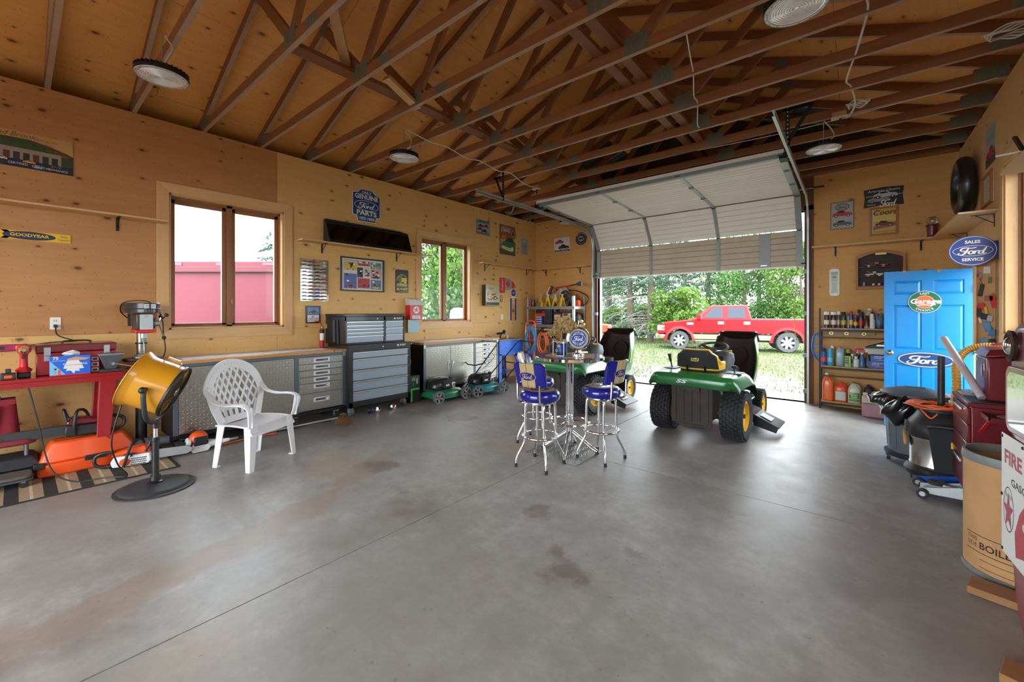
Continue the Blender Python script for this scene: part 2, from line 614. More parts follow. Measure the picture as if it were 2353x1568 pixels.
 def build(s,name,parent=None,loc=None,rz=0.0,smooth=38,bev=0.0,recalc=True,segs=2,label=None):
  o=bpy.data.objects.new(name,s.data(name,smooth,recalc))
  COL.objects.link(o)
  if parent is not None:
   o.parent=parent
  if loc is not None:
   o.location=loc
  if rz:
   o.rotation_euler=(0,0,rz)
  if bev:
   m=o.modifiers.new('bevel','BEVEL')
   m.width=bev
   m.segments=segs
   m.limit_method='ANGLE'
   m.angle_limit=math.radians(42)
  if label:
   o['label']=label
  return o

def tag(o,label=None,cat=None,group=None,kind=None):
 if label: o['label']=label
 if cat: o['category']=cat
 if group: o['group']=group
 if kind: o['kind']=kind
 return o

def thing(name,label,cat,loc=(0,0,0),rz=0.0,group=None):
 o=bpy.data.objects.new(name,None)
 o.empty_display_size=0.1
 COL.objects.link(o)
 o.location=loc
 o.rotation_euler=(0,0,rz)
 return tag(o,label,cat,group)

def kids(o):
 return [c for c in COL.objects if c.parent == o]

def dup(root,loc,rz=None,label=None):
 r=root.copy()
 COL.objects.link(r)
 r.location=loc
 if rz is not None:
  r.rotation_euler=(0,0,rz)
 if label:
  r['label']=label
 for ch in kids(root):
  c=ch.copy()
  COL.objects.link(c)
  c.parent=r
  for g in kids(ch):
   d=g.copy()
   COL.objects.link(d)
   d.parent=c
 return r

def struct(o,label=None):
 return tag(o,label,kind='structure')

# wall frames: local x = right as seen from the room, y = up, z = out of the wall
XL,XR,YB,WH=-5.925,1.063,8.0,3.577
def wl(y,z,d=0.0):
 return Matrix(((0,0,1,XL+d),(1,0,0,y),(0,1,0,z),(0,0,0,1)))
def wb(x,z,d=0.0):
 return Matrix(((1,0,0,x),(0,0,-1,YB-d),(0,1,0,z),(0,0,0,1)))
def wr(y,z,d=0.0):
 return Matrix(((0,0,-1,XR-d),(-1,0,0,y),(0,1,0,z),(0,0,0,1)))
def facing(loc,rz,tilt=0.0):
 """front face of a local-frame part that looks along -y after rz"""
 return Matrix.Translation(loc) @ Matrix.Rotation(rz,4,'Z') @ Matrix.Rotation(tilt,4,'X') @ Matrix(((1,0,0,0),(0,0,-1,0),(0,1,0,0),(0,0,0,1)))

# ------------------------------------------------------------------ lettering
def text(mb,st,size,mat,x=0,y=0,z=0.001,at=None,w=None,bold=0.0,shear=0.0,ext=0.0,rot=0.0,align='CENTER'):
 cu=bpy.data.curves.new('lettering_tmp','FONT')
 cu.body=st
 cu.size=size
 cu.align_x=align
 cu.align_y='CENTER'
 cu.offset=bold*size
 cu.shear=shear
 cu.extrude=ext
 cu.resolution_u=3
 o=bpy.data.objects.new('lettering_tmp',cu)
 me=o.to_mesh()
 xs=[v.co.x for v in me.vertices] or [0,1]
 sx=1.0 if w is None else w/max(1e-6,max(xs)-min(xs))
 old=mb.M
 mb.M=old @ (at or Matrix()) @ Matrix.Translation((x,y,z)) @ Matrix.Rotation(rot,4,'Z') @ Matrix.Diagonal((sx,1,1,1))
 mb.mesh(me,mat)
 mb.M=old
 o.to_mesh_clear()
 bpy.data.objects.remove(o)
 bpy.data.curves.remove(cu)

def arc_text(mb,st,size,mat,rx,ry,mid=90,span=90,z=0.001,at=None,bold=0.02,inward=False):
 n=len(st)
 for i,c in enumerate(st):
  if c == ' ':
   continue
  f=(i+0.5)/n-0.5
  a=math.radians(mid-f*span) if not inward else math.radians(mid+f*span)
  px,py=rx*math.cos(a),ry*math.sin(a)
  t=math.atan2(py/ry ** 2,px/rx ** 2)
  text(mb,c,size,mat,px,py,z,at,rot=t-PI/2 if not inward else t+PI/2,bold=bold)

def ribbon(mb,pts,mat,z,at,w=0.05,taper=True,n=7):
 P=cr([(p[0],p[1],0) for p in pts],n)
 W=[p[2] if len(p) > 2 else w for p in pts]
 vs,N=[],len(P)
 for i,p in enumerate(P):
  d=(P[min(i+1,N-1)]-P[max(i-1,0)])
  d=Vector((-d.y,d.x,0))
  d=d.normalized() if d.length > 1e-9 else Vector((0,1,0))
  f=i/n
  k=min(int(f),len(W)-1)
  ww=W[k]+(W[min(k+1,len(W)-1)]-W[k])*(f-k)
  vs += [(p.x+d.x*ww/2,p.y+d.y*ww/2,z),(p.x-d.x*ww/2,p.y-d.y*ww/2,z)]
 old=mb.M
 mb.M=old @ (at or Matrix())
 mb.add(vs,[(2*i,2*i+1,2*i+3,2*i+2) for i in range(N-1)],mat)
 mb.M=old

FORD=[
 [(0.30,0.47,.02),(0.18,0.44,.05),(0.15,0.55,.07),(0.24,0.66,.075),(0.38,0.67,.06),(0.52,0.63,.055),(0.64,0.66,.06),(0.69,0.71,.015)],
 [(0.42,0.65,.03),(0.37,0.48,.08),(0.31,0.30,.09),(0.22,0.17,.08),(0.11,0.15,.06),(0.06,0.24,.05),(0.12,0.32,.02)],
 [(0.20,0.37,.015),(0.30,0.40,.045),(0.43,0.42,.015)],
 [(0.53,0.44,.05),(0.44,0.36,.07),(0.42,0.24,.075),(0.48,0.18,.05),(0.56,0.25,.07),(0.58,0.37,.075),(0.53,0.44,.045)],
 [(0.55,0.38,.015),(0.62,0.40,.03),(0.66,0.43,.035),(0.63,0.31,.08),(0.60,0.18,.075)],
 [(0.62,0.28,.02),(0.69,0.40,.05),(0.76,0.42,.06),(0.77,0.37,.03)],
 [(0.92,0.41,.05),(0.83,0.40,.05),(0.76,0.29,.075),(0.78,0.19,.06),(0.86,0.20,.045),(0.92,0.32,.06)],
 [(1.04,0.72,.02),(0.97,0.52,.08),(0.90,0.27,.085),(0.93,0.18,.05),(1.03,0.25,.015)],
]
def ford_script(mb,w,mat,x=0,y=0,z=0.002,at=None,h=None):
 """blue-oval style script word, w wide, centred"""
 k=w/1.02
 ky=h/0.62 if h else k
 m=(at or Matrix()) @ Matrix.Translation((x-0.555*k,y-0.43*ky,0)) @ Matrix.Diagonal((k,ky,1,1))
 for i,st in enumerate(FORD):
  ribbon(mb,st,mat,z+i*0.00008,m)

def disc(mb,rx,ry,mat,z,at,n=40,rings=5):
 old=mb.M
 mb.M=old @ at
 mb.surf(lambda u,v: (rx*v*math.cos(2*PI*u),ry*v*math.sin(2*PI*u),z),n,rings,mat,cu=True)
 mb.M=old

def oval_ford(mb,w,h,at,field='ford_blue',ink='white_paint',z=0.0,x=0,y=0,rim=True):
 T=at @ Matrix.Translation((x,y,0))
 disc(mb,w/2,h/2,field if not rim else ink,z+0.0004,T)
 if rim:
  disc(mb,w/2*.95,h/2*.90,field,z+0.0010,T)
 ford_script(mb,w*0.68,ink,0,0,z+0.0018,T,h*0.62)

# ================================================================== the building
YR=-3.5          # rear wall, behind the camera
PITCH=0.385
RIDGE_X=(XL+XR)/2
def roof_z(x):     # underside of the sheathing
 return 3.767+PITCH*((XR-XL)/2-abs(x-RIDGE_X))

def cut(rect,holes):
 out=[rect]
 for h in holes:
  nxt=[]
  for a0,a1,b0,b1 in out:
   if h[1] <= a0 or h[0] >= a1 or h[3] <= b0 or h[2] >= b1:
    nxt.append((a0,a1,b0,b1))
    continue
   if h[0] > a0: nxt.append((a0,h[0],b0,b1))
   if h[1] < a1: nxt.append((h[1],a1,b0,b1))
   m0,m1=max(a0,h[0]),min(a1,h[1])
   if h[2] > b0: nxt.append((m0,m1,b0,h[2]))
   if h[3] < b1: nxt.append((m0,m1,h[3],b1))
  out=nxt
 return out

# ---- floor: slabs parted by saw-cut control joints
floor=MB()
floor.box(XL-.15,XR+.15,YR-.1,8.27,-0.22,-0.03,'concrete')
floor=struct(floor.build('floor',smooth=0),'grey stained concrete garage floor')
g=0.004
for xa,xb in ((XL-.15,-2.33),(-2.33,XR+.15)):
 for ya,yb in ((YR-.1,-0.6),(-0.6,3.66),(3.66,8.27)):
  s=MB()
  s.box(xa+g,xb-g,ya+g,yb-g,-0.03,0,'concrete')
  s.build('slab',floor,smooth=0)

# ---- walls
WIN_Z=(1.245,2.785)
WIN_L=[(1.10,2.31),(4.595,5.82),(-2.4,-1.2)]
WIN_R=[(1.10,2.31),(4.595,5.82),(-2.4,-1.2)]
DOOR_R=(6.27,7.08,0.0,1.985)
GAR=(-4.26,-0.62,0.0,3.05)
holesL=[(a,b,*WIN_Z) for a,b in WIN_L]
holesR=[(a,b,*WIN_Z) for a,b in WIN_R]+[DOOR_R]
seams=[YR,-2.66,-0.21,2.23,4.69,7.165,YB]
rows=[0.0,1.22,2.44,WH]

w=MB()
for a0,a1,b0,b1 in cut((YR-.15,YB+.15,-.03,WH),holesL):
 w.box(XL-.165,XL-.0125,a0,a1,b0,b1,'truss_wood_y')
wall_left=struct(w.build('wall_left',smooth=0),'left plywood wall with two windows')
w=MB()
for a0,a1,b0,b1 in cut((YR-.15,YB+.15,-.03,WH),holesR):
 w.box(XR+.0125,XR+.165,a0,a1,b0,b1,'truss_wood_y')
wall_right=struct(w.build('wall_right',smooth=0),'right plywood wall')
w=MB()
for a0,a1,b0,b1 in cut((XL-.165,XR+.165,-.03,WH+.05),[GAR]):
 w.box(a0,a1,YB+.0125,YB+.16,b0,b1,'siding_out')
wall_back=struct(w.build('wall_back',smooth=0),'plywood wall around the garage door')
w=MB()
for a0,a1,b0,b1 in cut((XL-.165,XR+.165,-.03,WH+.05),[(-4.9,-.2,0,2.75)]):  # unseen wide opening, added and sized to let more sky light in
 w.box(a0,a1,YR-.16,YR,b0,b1,'ply_back')
wall_rear=struct(w.build('wall_rear',smooth=0),'rear plywood wall behind the camera, with a wide opening added for daylight')
e=0.0013
for i in range(len(seams)-1):
 for j in range(3):
  for side in (0,1):
   parts=cut((seams[i]+e,seams[i+1]-e,rows[j]+e,rows[j+1]-e),holesL if side == 0 else holesR)
   if not parts or (i == 0):
    continue
   s=MB()
   for a0,a1,b0,b1 in parts:
    if side == 0:
     s.box(XL-.012,XL+RNG.uniform(-.0006,.0006),a0,a1,b0,b1,'ply_left_old' if seams[i+1] < 2.3 and j > 0 else 'ply_left')
    else:
     s.box(XR,XR+.012,a0,a1,b0,b1,'ply_right')
   s.build('plywood_sheet',wall_left if side == 0 else wall_right,smooth=0)
for x0,x1 in ((XL,-4.40),(-0.50,XR)):
 for j in range(3):
  s=MB()
  s.box(x0+e,x1-e,YB-RNG.uniform(0,.0006),YB+.012,rows[j]+e,rows[j+1]-e,'ply_back')
  s.build('plywood_sheet',wall_back,smooth=0)

# gable above the back wall: dark ribbed steel seen between the trusses
s=MB()
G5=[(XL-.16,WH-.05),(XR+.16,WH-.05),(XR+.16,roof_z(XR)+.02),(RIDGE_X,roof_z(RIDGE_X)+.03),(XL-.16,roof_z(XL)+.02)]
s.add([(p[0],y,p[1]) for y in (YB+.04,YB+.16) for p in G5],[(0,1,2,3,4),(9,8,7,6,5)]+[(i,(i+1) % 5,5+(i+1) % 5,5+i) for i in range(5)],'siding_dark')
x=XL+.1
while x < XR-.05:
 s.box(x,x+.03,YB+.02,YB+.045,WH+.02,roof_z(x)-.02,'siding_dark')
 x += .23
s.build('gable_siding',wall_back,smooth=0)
s=MB()
s.box(XL,XR,YB-.03,YB+.04,WH,WH+.09,'truss_wood')
s.build('top_plate',wall_back,smooth=0)
s=MB()
s.add([(p[0],YR-.1,p[1]) for p in G5],[(0,1,2,3,4)],'ply_roof')
s.build('gable_siding',wall_rear,smooth=0)

# ---- roof deck: one plywood sheet after another on each slope
roof=MB()
ov=0.45
for sg in (-1,1):
 xe=(XL-ov) if sg < 0 else (XR+ov)
 ze=roof_z(RIDGE_X)-PITCH*abs(xe-RIDGE_X)
 zr=roof_z(RIDGE_X)
 for dz in (0.014,):
  roof.add([(xe,YR-.4,ze+dz),(xe,YB+.4,ze+dz),(RIDGE_X,YB+.4,zr+dz),(RIDGE_X,YR-.4,zr+dz),
     (xe,YR-.4,ze+.08),(xe,YB+.4,ze+.08),(RIDGE_X,YB+.4,zr+.08),(RIDGE_X,YR-.4,zr+.08)],
     [(0,1,2,3),(7,6,5,4),(0,4,5,1),(1,5,6,2),(2,6,7,3),(3,7,4,0)],'shingle')
roof=struct(roof.build('ceiling',smooth=0),'open plywood roof deck above the trusses')
cs=1/math.sqrt(1+PITCH ** 2)
for sg in (-1,1):
 r0=0.0
 row=0
 while r0 < (XR-XL)/2/cs+ov:
  y=YB+.3-(1.22 if row % 2 else 0)
  while y > YR:
   s=MB()
   a,b=r0*cs+.002,(r0+1.22)*cs-.002
   pts=[]
   for yy in (y-2.44+.002,y-.002):
    for d in (a,b):
     for dz in (0,.012):
      pts.append((RIDGE_X+sg*d,yy,roof_z(RIDGE_X)-PITCH*d+dz))
   s.add(pts,[(0,1,3,2),(4,6,7,5),(0,4,5,1),(2,3,7,6),(0,2,6,4),(1,5,7,3)],'ply_roof')
   s.build('plywood_sheet',roof,smooth=0)
   y -= 2.44
  r0 += 1.22
  row += 1

# boxed-in eaves outside both long walls
for sg,xw in ((-1,XL),(1,XR)):
 m=MB();x0,x1=sorted((xw+sg*.14,xw+sg*.44));m.box(x0,x1,YR-.4,YB+.4,WH-.05,WH-.03,'siding_dark')
 x0,x1=sorted((xw+sg*.40,xw+sg*.44));m.box(x0,x1,YR-.4,YB+.4,WH-.05,roof_z(xw)-PITCH*.42+.05,'siding_dark');m.build('eave',roof,smooth=0)
# ---- trusses (2x4 fink trusses with pressed steel plates)
CH=0.096
T0,TS=0.175,0.6165
LN,RN=-3.50,-1.385
QL,QR=-4.20,RIDGE_X*2+4.20
def tcz(x):        # underside of the top chord
 return 3.66+PITCH*((XR-XL)/2-abs(x-RIDGE_X))
ORD=['first','second','third','fourth','fifth','sixth','seventh','eighth','ninth','tenth','eleventh','twelfth','thirteenth']
truss=thing('roof_truss','brown timber roof truss, first from the garage door wall','truss',(0,T0+12*TS,0),0,'timber roof trusses')
TH=.038
b=MB();b.box(XL-.05,XR+.05,0,TH,WH+.003,WH+CH,'truss_wood');b.box(XL-.05,XR+.05,0,TH,WH,WH+.003,'lit_edge_wood');b.build('bottom_chord',truss,smooth=0)
for sg in (-1,1):
 b=MB()
 xe=XL-.3 if sg < 0 else XR+.3
 zf=lambda x: 3.66+PITCH*((XR-XL)/2-abs(x-RIDGE_X))
 up=CH/cs
 v=[(xe,0,zf(xe)),(RIDGE_X,0,zf(RIDGE_X)),(RIDGE_X,0,zf(RIDGE_X)+up),(xe,0,zf(xe)+up)]
 b.add([(p[0],y,p[2]) for y in (0,TH) for p in v],[(0,1,2,3),(7,6,5,4),(1,5,6,2),(2,6,7,3),(3,7,4,0)],'truss_wood')
 b.add([(p[0],y,p[2]) for y in (0,TH) for p in v],[(0,4,5,1)],'lit_edge_wood')
 b.build('top_chord',truss,smooth=0)
webs=[((LN,WH+CH-.02),(QL,tcz(QL)+.02)),((LN,WH+CH-.02),(RIDGE_X-.04,tcz(RIDGE_X)-.02)),
  ((RN,WH+CH-.02),(RIDGE_X+.04,tcz(RIDGE_X)-.02)),((RN,WH+CH-.02),(QR,tcz(QR)+.02))]
for (xa,za),(xb,zb) in webs:
 b=MB()
 d=Vector((xb-xa,0,zb-za)).normalized()
 p=Vector((-d.z,0,d.x))*.044
 v=[Vector((xa,0,za))+p,Vector((xa,0,za))-p,Vector((xb,0,zb))-p,Vector((xb,0,zb))+p]
 b.add([(q.x,y,q.z) for y in (.001,TH-.001) for q in v],[(0,1,2,3),(7,6,5,4),(0,4,5,1),(1,5,6,2),(2,6,7,3),(3,7,4,0)],'truss_wood')
 b.build('web',truss,smooth=0)
for cx,cz,pw,ph in ((LN,WH+.085,.20,.15),(RN,WH+.085,.20,.15),(-3.10,WH+.05,.17,.085),(QL,tcz(QL)+.03,.13,.11),(QR,tcz(QR)+.03,.13,.11),
      (XL+.10,WH+.07,.22,.12),(XR-.10,WH+.07,.22,.12),(RIDGE_X,tcz(RIDGE_X)+.0,.2,.16)):
 b=MB()
 b.box(cx-pw/2,cx+pw/2,-.0015,TH+.0015,cz-ph/2,cz+ph/2,M('truss_plate','#6c6c5c',0.6,0.3,var=0.3,scale=60))
 for k in range(int(pw/.03)):
  b.box(cx-pw/2+.012+k*.03,cx-pw/2+.018+k*.03,-.003,0,cz-ph*.42,cz+ph*.42,'truss_plate')
 b.build('connector_plate',truss,smooth=0)
for k in range(11,-1,-1):
 dup(truss,(0,T0+k*TS,0),label='brown timber roof truss, %s from the garage door wall' % ORD[12-k])

# bracing boards lying across the chords
for i,(x0,wd,y0,y1) in enumerate(((-3.66,.14,1.5,3.35),(-3.64,.14,3.37,7.9),(-1.56,.09,.2,7.9),(-1.72,.09,.2,7.9))):
 b=MB()
 b.box(x0-wd/2,x0+wd/2,y0,y1,WH+CH+.001,WH+CH+.039,'truss_wood_y')
 tag(b.build('brace_board',smooth=0),['short wide brace board across the trusses above the left window','long brace board running along the trusses toward the garage door',
  'brace board along the middle trusses, the one nearer the right wall','brace board along the middle trusses, the one farther from the right wall'][i],'brace','roof bracing boards')
for i,(x0,y0,z0,x1,y1,z1,lab) in enumerate(((-3.35,1.62,4.25,-3.72,2.02,3.76,'pale short diagonal brace hanging near the left truss nodes'),
          (-3.50,2.3,3.72,-3.55,2.72,3.60,'cut board end sticking out under the left bracing'))):
 b=MB()
 b.bar((x0,y0,z0),(x1,y1,z1),.09,.036,'pine_x')
 tag(b.build('brace_offcut',smooth=0),lab,'brace')

# ---- windows
def window(n,fr,a0,a1,side,label):
 yc,zc=(a0+a1)/2,(WIN_Z[0]+WIN_Z[1])/2
 W,H=a1-a0,WIN_Z[1]-WIN_Z[0]
 F=fr(yc,zc)
 root=bpy.data.objects.new('window_%d' % n,None)
 COL.objects.link(root)
 struct(root,label)
 c=.108
 w2,h2=W/2,H/2
 o=[(-w2-c,-h2-c),(w2+c,-h2-c),(w2+c,h2+c),(-w2-c,h2+c)]
 q=[(-w2,-h2),(w2,-h2),(w2,h2),(-w2,h2)]
 for i in range(4):
  j=(i+1) % 4
  m=MB();m.M=F
  m.prism([o[i],o[j],q[j],q[i]],.0015,.021,'pine' if i % 2 == 0 else 'pine_z')
  m.build('casing',root,smooth=0,bev=.003)
 m=MB();m.M=F
 t=.02
 for x0,x1,y0,y1 in ((-w2,-w2+t,-h2,h2),(w2-t,w2,-h2,h2),(-w2,w2,-h2,-h2+t),(-w2,w2,h2-t,h2)):
  m.box(x0,x1,y0,y1,-.10,.004,'pine_z')
 m.build('jamb',root,smooth=0)
 m=MB();m.M=F
 for x0,x1,y0,y1 in ((-w2+t,-w2+.035,-h2+t,h2-t),(w2-.035,w2-t,-h2+t,h2-t),(-w2+t,w2-t,-h2+t,-h2+.04),(-w2+t,w2-t,h2-.05,h2-t),(-.03,.03,-h2+t,h2-t)):
  m.box(x0,x1,y0,y1,-.15,-.075,'sash_wood')
 m.build('window_frame',root,smooth=0)
 for sx in (-1,1):
  m=MB();m.M=F
  xa,xb=(-w2+.036,-.031) if sx < 0 else (.031,w2-.036)
  ya,yb=-h2+.041,h2-.051
  st=.046
  for x0,x1,y0,y1 in ((xa,xa+st*.8,ya,yb),(xb-st,xb,ya,yb),(xa,xb,ya,ya+st*.55),(xa,xb,yb-st,yb)):
   m.box(x0,x1,y0,y1,-.138,-.092,'sash_wood')
  sash=m.build('sash',root,smooth=0,bev=.004)
  m=MB();m.M=F
  m.box(xa+.03,xb-.03,ya+.02,yb-.03,-.118,-.114,'window_glass')
  m.build('pane',sash,smooth=0)
 m=MB();m.M=F
 m.bx((.02,-h2+.33,-.066),(.012,.05,.016),'brass');m.bx((.02,-h2+.31,-.05),(.01,.02,.02),'brass')
 m.build('sash_lock',root,smooth=0)
 return root
window(1,wl,*WIN_L[0],'L','pine-cased double window with the red container outside')
window(2,wl,*WIN_L[1],'L','pine-cased double window with leafy trees outside')
window(3,wl,*WIN_L[2],'L','pine-cased double window behind the camera')
window(4,wr,*WIN_R[1],'R','pine-cased window on the right wall near the open blue door')
window(5,wr,*WIN_R[0],'R','pine-cased window on the right wall beside the camera')
window(6,wr,*WIN_R[2],'R','pine-cased window on the right wall behind the camera')

# ---- garage door opening trim
t=MB()
t.box(-4.40,-4.26,YB-.012,YB+.16,0,3.12,'jamb_wood');t.box(-.62,-.50,YB-.012,YB+.16,0,3.12,'jamb_wood')
t.box(-4.40,-.50,YB-.012,YB+.16,3.05,3.58,'jamb_wood')
struct(t.build('trim_1',smooth=0),'brown timber jamb around the garage opening')
t=MB()
t.box(-4.36,-4.262,YB+.16,YB+.185,-.03,3.1,'white_paint');t.box(-.618,-.50,YB+.16,YB+.185,-.03,3.1,'white_paint')
t.box(-4.262,-4.25,YB+.10,YB+.185,-.03,3.1,'white_paint')
struct(t.build('trim_2',smooth=0),'white outside trim of the garage opening')

# ---- sectional garage door, half open
gd=thing('garage_door','white ribbed sectional garage door, half raised on its tracks','garage door',(0,0,0))
secs=[((7.95,2.165),(7.955,2.742)),((7.952,2.754),(7.625,3.222))]
ys=[7.605,6.985,6.365,5.745]
zs=[3.238,3.262,3.288,3.314]
for i in range(3):
 secs.append(((ys[i],zs[i]),(ys[i+1]+.004,zs[i+1])))
DX0,DX1=-4.235,-0.645
for i,((y0,z0),(y1,z1)) in enumerate(secs):
 d=Vector((0,y1-y0,z1-z0));L=d.length;d.normalize()
 ex=Vector((1,0,0));et=ex.cross(d)
 A=Matrix(((d.x,et.x,1,0),(d.y,et.y,0,y0),(d.z,et.z,0,z0),(0,0,0,1)))
 nr=6
 prof=[(0,-.045),(0,0)]
 for k in range(1,nr):
  s0=L*k/nr
  prof += [(s0-.010,0),(s0-.002,-.012),(s0+.003,-.012),(s0+.006,0)]
 prof += [(L,0),(L,-.045)]
 m=MB()
 m.prism(prof,DX0,DX1,'door_dirty' if i == 0 else 'door_white',at=A)
 sec=m.build('door_section',gd,smooth=20)
 for sx,sw in ((-4.20,.075),(-3.07,.052),(-1.86,.052),(-.68,.085)):
  m=MB();m.M=A
  m.box(0.0,L,0,.004+(.012 if sw > .06 else 0.006),sx-sw/2,sx+sw/2,'galv_dull' if i < 2 else 'galv')
  m.build('stile',sec,smooth=0)
  m=MB();m.M=A
  m.box(L-.045,L+.03,.012,.020,sx-.028,sx+.028,'galv_dull')
  m.tube([(L-.005,.022,sx-.032),(L-.005,.022,sx+.032)],.008,'black_metal',8)
  if i >= 2:
   m.box(L-.03,L+.02,.020,.026,sx-.03,sx+.03,'galv_dull')
  m.build('hinge',sec,smooth=30)
 if i == 0:
  m=MB();m.M=A
  m.box(.012,L-.01,0,.010,-1.235,-1.075,'galv_dull');m.box(.035,.05,.010,.02,-1.21,-1.12,'alu')
  m.build('repair_plate',sec,smooth=0)
  m=MB();m.M=A
  m.box(-.012,.012,-.05,.006,DX0,DX1,'white_paint')
  m.build('bottom_seal',sec,smooth=0)
  for sx in (-4.225,-.655):
   m=MB();m.M=A
   m.box(.0,.11,.016,.03,sx-.05,sx+.05,'galv_dull');m.tube([(.04,.03,sx),(.04,.03,sx+(.10 if sx >-2 else -.10))],.009,'black_metal',8)
   m.build('bottom_bracket',sec,smooth=30)
 if i == 4:
  m=MB();m.M=A
  m.box(L-.05,L-.005,0,.05,DX0,DX1,'galv_dull')
  m.build('top_strut',sec,smooth=0)
  for sx in (-4.23,-.65):
   m=MB();m.M=A
   m.box(L-.14,L,.0,.07,sx-.04,sx+.04,'black_metal');m.tube([(L-.05,.05,sx-.08),(L-.05,.05,sx+.08)],.009,'galv',8)
   m.build('top_bracket',sec,smooth=30)
for sx,nm in ((-4.325,'left'),(-.555,'right')):
 path=[(sx,7.90,.02),(sx,7.90,2.78)]+[(sx,7.90-.40*(1-math.cos(a)),2.78+.43*math.sin(a)) for a in [PI/2*k/10 for k in range(1,11)]]+[(sx,4.36,3.235)]
 m=MB()
 off=.02 if sx <-2 else -.02
 for p,q in zip(path[:-1],path[1:]):
  dq=(Vector(q)-Vector(p)).normalized();up=Vector((1,0,0)).cross(dq)
  m.bar(Vector(p),Vector(q)+dq*.002,.004,.058,'galv',up=up)
  for sg in (-1,1):
   m.bar(Vector(p)+up*.029*sg+Vector((off/2,0,0)),Vector(q)+up*.029*sg+dq*.002+Vector((off/2,0,0)),.026,.004,'galv',up=up)
 m.build('track',gd,smooth=0)
 m=MB()
 x=sx
 hy=4.98 if sx <-2 else 5.28
 m.bar((x,hy,3.22),(x,hy,3.69),.04,.004,'black_metal',up=(0,1,0));m.bar((x,hy,3.26),(x+(-.16 if sx <-2 else .22),hy,3.62),.036,.004,'black_metal',up=(0,1,0))
 m.bar((x-.05,hy,3.61),(x+.2 if sx >-2 else x-.2,hy,3.61),.036,.004,'black_metal',up=(0,1,0))
 for k in range(9):
  m.bx((x,hy-.003,3.27+k*.045),(.012,.002,.018),'galv')
 m.build('track_hanger',gd,smooth=0)
for k,(z,x0) in enumerate(((2.08,-.60),(1.42,-.60),(.76,-.60),(.2,-.60),(1.4,-4.29),(.6,-4.29))):
 m=MB();m.box(x0-.03,x0+.05,7.93,7.99,z-.03,z+.03,'galv_dull');m.build('track_bracket',gd,smooth=0)
m=MB();m.tube([(-4.24,7.86,3.36),(-.5,7.86,3.36)],.013,'galv_dull',8);m.tube([(-.62,7.86,3.36),(-.36,7.86,3.36)],.012,'black_metal',8)
m.build('torsion_shaft',gd,smooth=30)
m=MB();m.tube(cr([(-.70,7.90,2.16),(-.71,7.89,2.0),(-.74,7.90,1.4),(-.73,7.9,1.12),(-.715,7.9,1.02)],6),.005,M('rope','#b5a06a',0.8),6)
m.sph((-.715,7.9,1.015),.014,'rope');m.tube([(-.72,7.9,1.03),(-.69,7.9,.97)],.004,'rope',5)
m.build('pull_rope',gd,smooth=30)

# ================================================================== left side of the garage
def wm(root):
 """mesh builder that takes world coordinates for a child of root"""
 m=MB()
 m.M=(Matrix.Translation(root.location) @ Matrix.Rotation(root.rotation_euler[2],4,'Z')).inverted()
 return m

def bracket(root,fr,a,z,reach=.16,drop=.13):
 m=wm(root);m.M=m.M @ fr(a,z)
 m.box(-.012,.012,-drop,0,0,.004,'black_metal');m.box(-.012,.012,-.004,0,0,reach,'black_metal')
 m.bar((0,-drop*.72,.004),(0,-.006,reach*.8),.006,.006,'black_metal')
 m.build('bracket',root,smooth=0)

def wall_shelf(label,fr,a0,a1,z,depth,brs,mat,loc):
 r=thing('wall_shelf',label,'shelf',loc,0,'pine wall shelves')
 m=wm(r);m.M=m.M @ fr(0,z)
 s=1 if fr is not wr else -1
 x0,x1=sorted((a0*s,a1*s))
 m.box(x0,x1,-.019,0,.002,depth,mat)
 m.build('shelf_board',r,smooth=0,bev=.002)
 for b in brs:
  bracket(r,fr,b,z-.0195)
 return r
wall_shelf('pine wall shelf above the yellow and blue blimp sign',wl,-1.6,1.06,2.44,.20,(.68,-.8),'pine',(XL,0,2.42))
wall_shelf('pine wall shelf holding the black slanted display case',wl,2.47,4.70,2.44,.20,(2.83,4.09),'pine',(XL,3.5,2.42))
wall_shelf('pine wall shelf above the tattered maple leaf flag sign',wl,5.98,7.78,2.44,.20,(6.24,7.66),'pine',(XL,7,2.42))
wall_shelf('pine wall shelf over the steel rack left of the garage door',wb,XL+.003,-4.42,2.44,.20,(-5.60,-4.68),'pine_x',(-5,YB,2.42))
wall_shelf('pine wall shelf right of the garage door above the thermometer',wb,-.51,.79,2.44,.25,(-.23,.70),'pine_x',(0,YB,2.42))
wall_shelf('pine wall shelf in the corner above the blue oval sign',wr,6.03,7.99,2.44,.27,(6.2,7.5),'pine',(XR,7,2.42))
wall_shelf('pine wall shelf at the right edge with tools on it',wr,2.45,4.5,2.44,.27,(4.3,2.7),'pine',(XR,3.5,2.42))

# ---- black display case with slanted glass on the shelf
r=thing('display_case','long black display case with slanted glass on the wall shelf','display case',(XL+.1,3.54,2.44))
m=wm(r)
ya,yb,z0=2.85,4.27,2.4405
prof=[(XL+.008,z0),(XL+.185,z0),(XL+.185,z0+.02),(XL+.075,z0+.31),(XL+.008,z0+.345)]
for y in (ya,yb-.02):
 n=len(prof)
 m.add([(p[0],y,p[1]) for p in prof]+[(p[0],y+.02,p[1]) for p in prof],[tuple(range(n)),tuple(range(2*n-1,n-1,-1))]+[(i,n+i,n+(i+1) % n,(i+1) % n) for i in range(n)],'black_paint')
m.box(XL+.008,XL+.02,ya,yb,z0,z0+.345,'black_paint');m.box(XL+.008,XL+.185,ya,yb,z0,z0+.012,'black_paint')
m.box(XL+.008,XL+.08,ya,yb-.12,z0+.325,z0+.347,'black_paint');m.box(XL+.008,XL+.08,yb-.14,yb,z0+.30,z0+.32,'black_paint')
m.build('body',r,smooth=0)
m=wm(r)
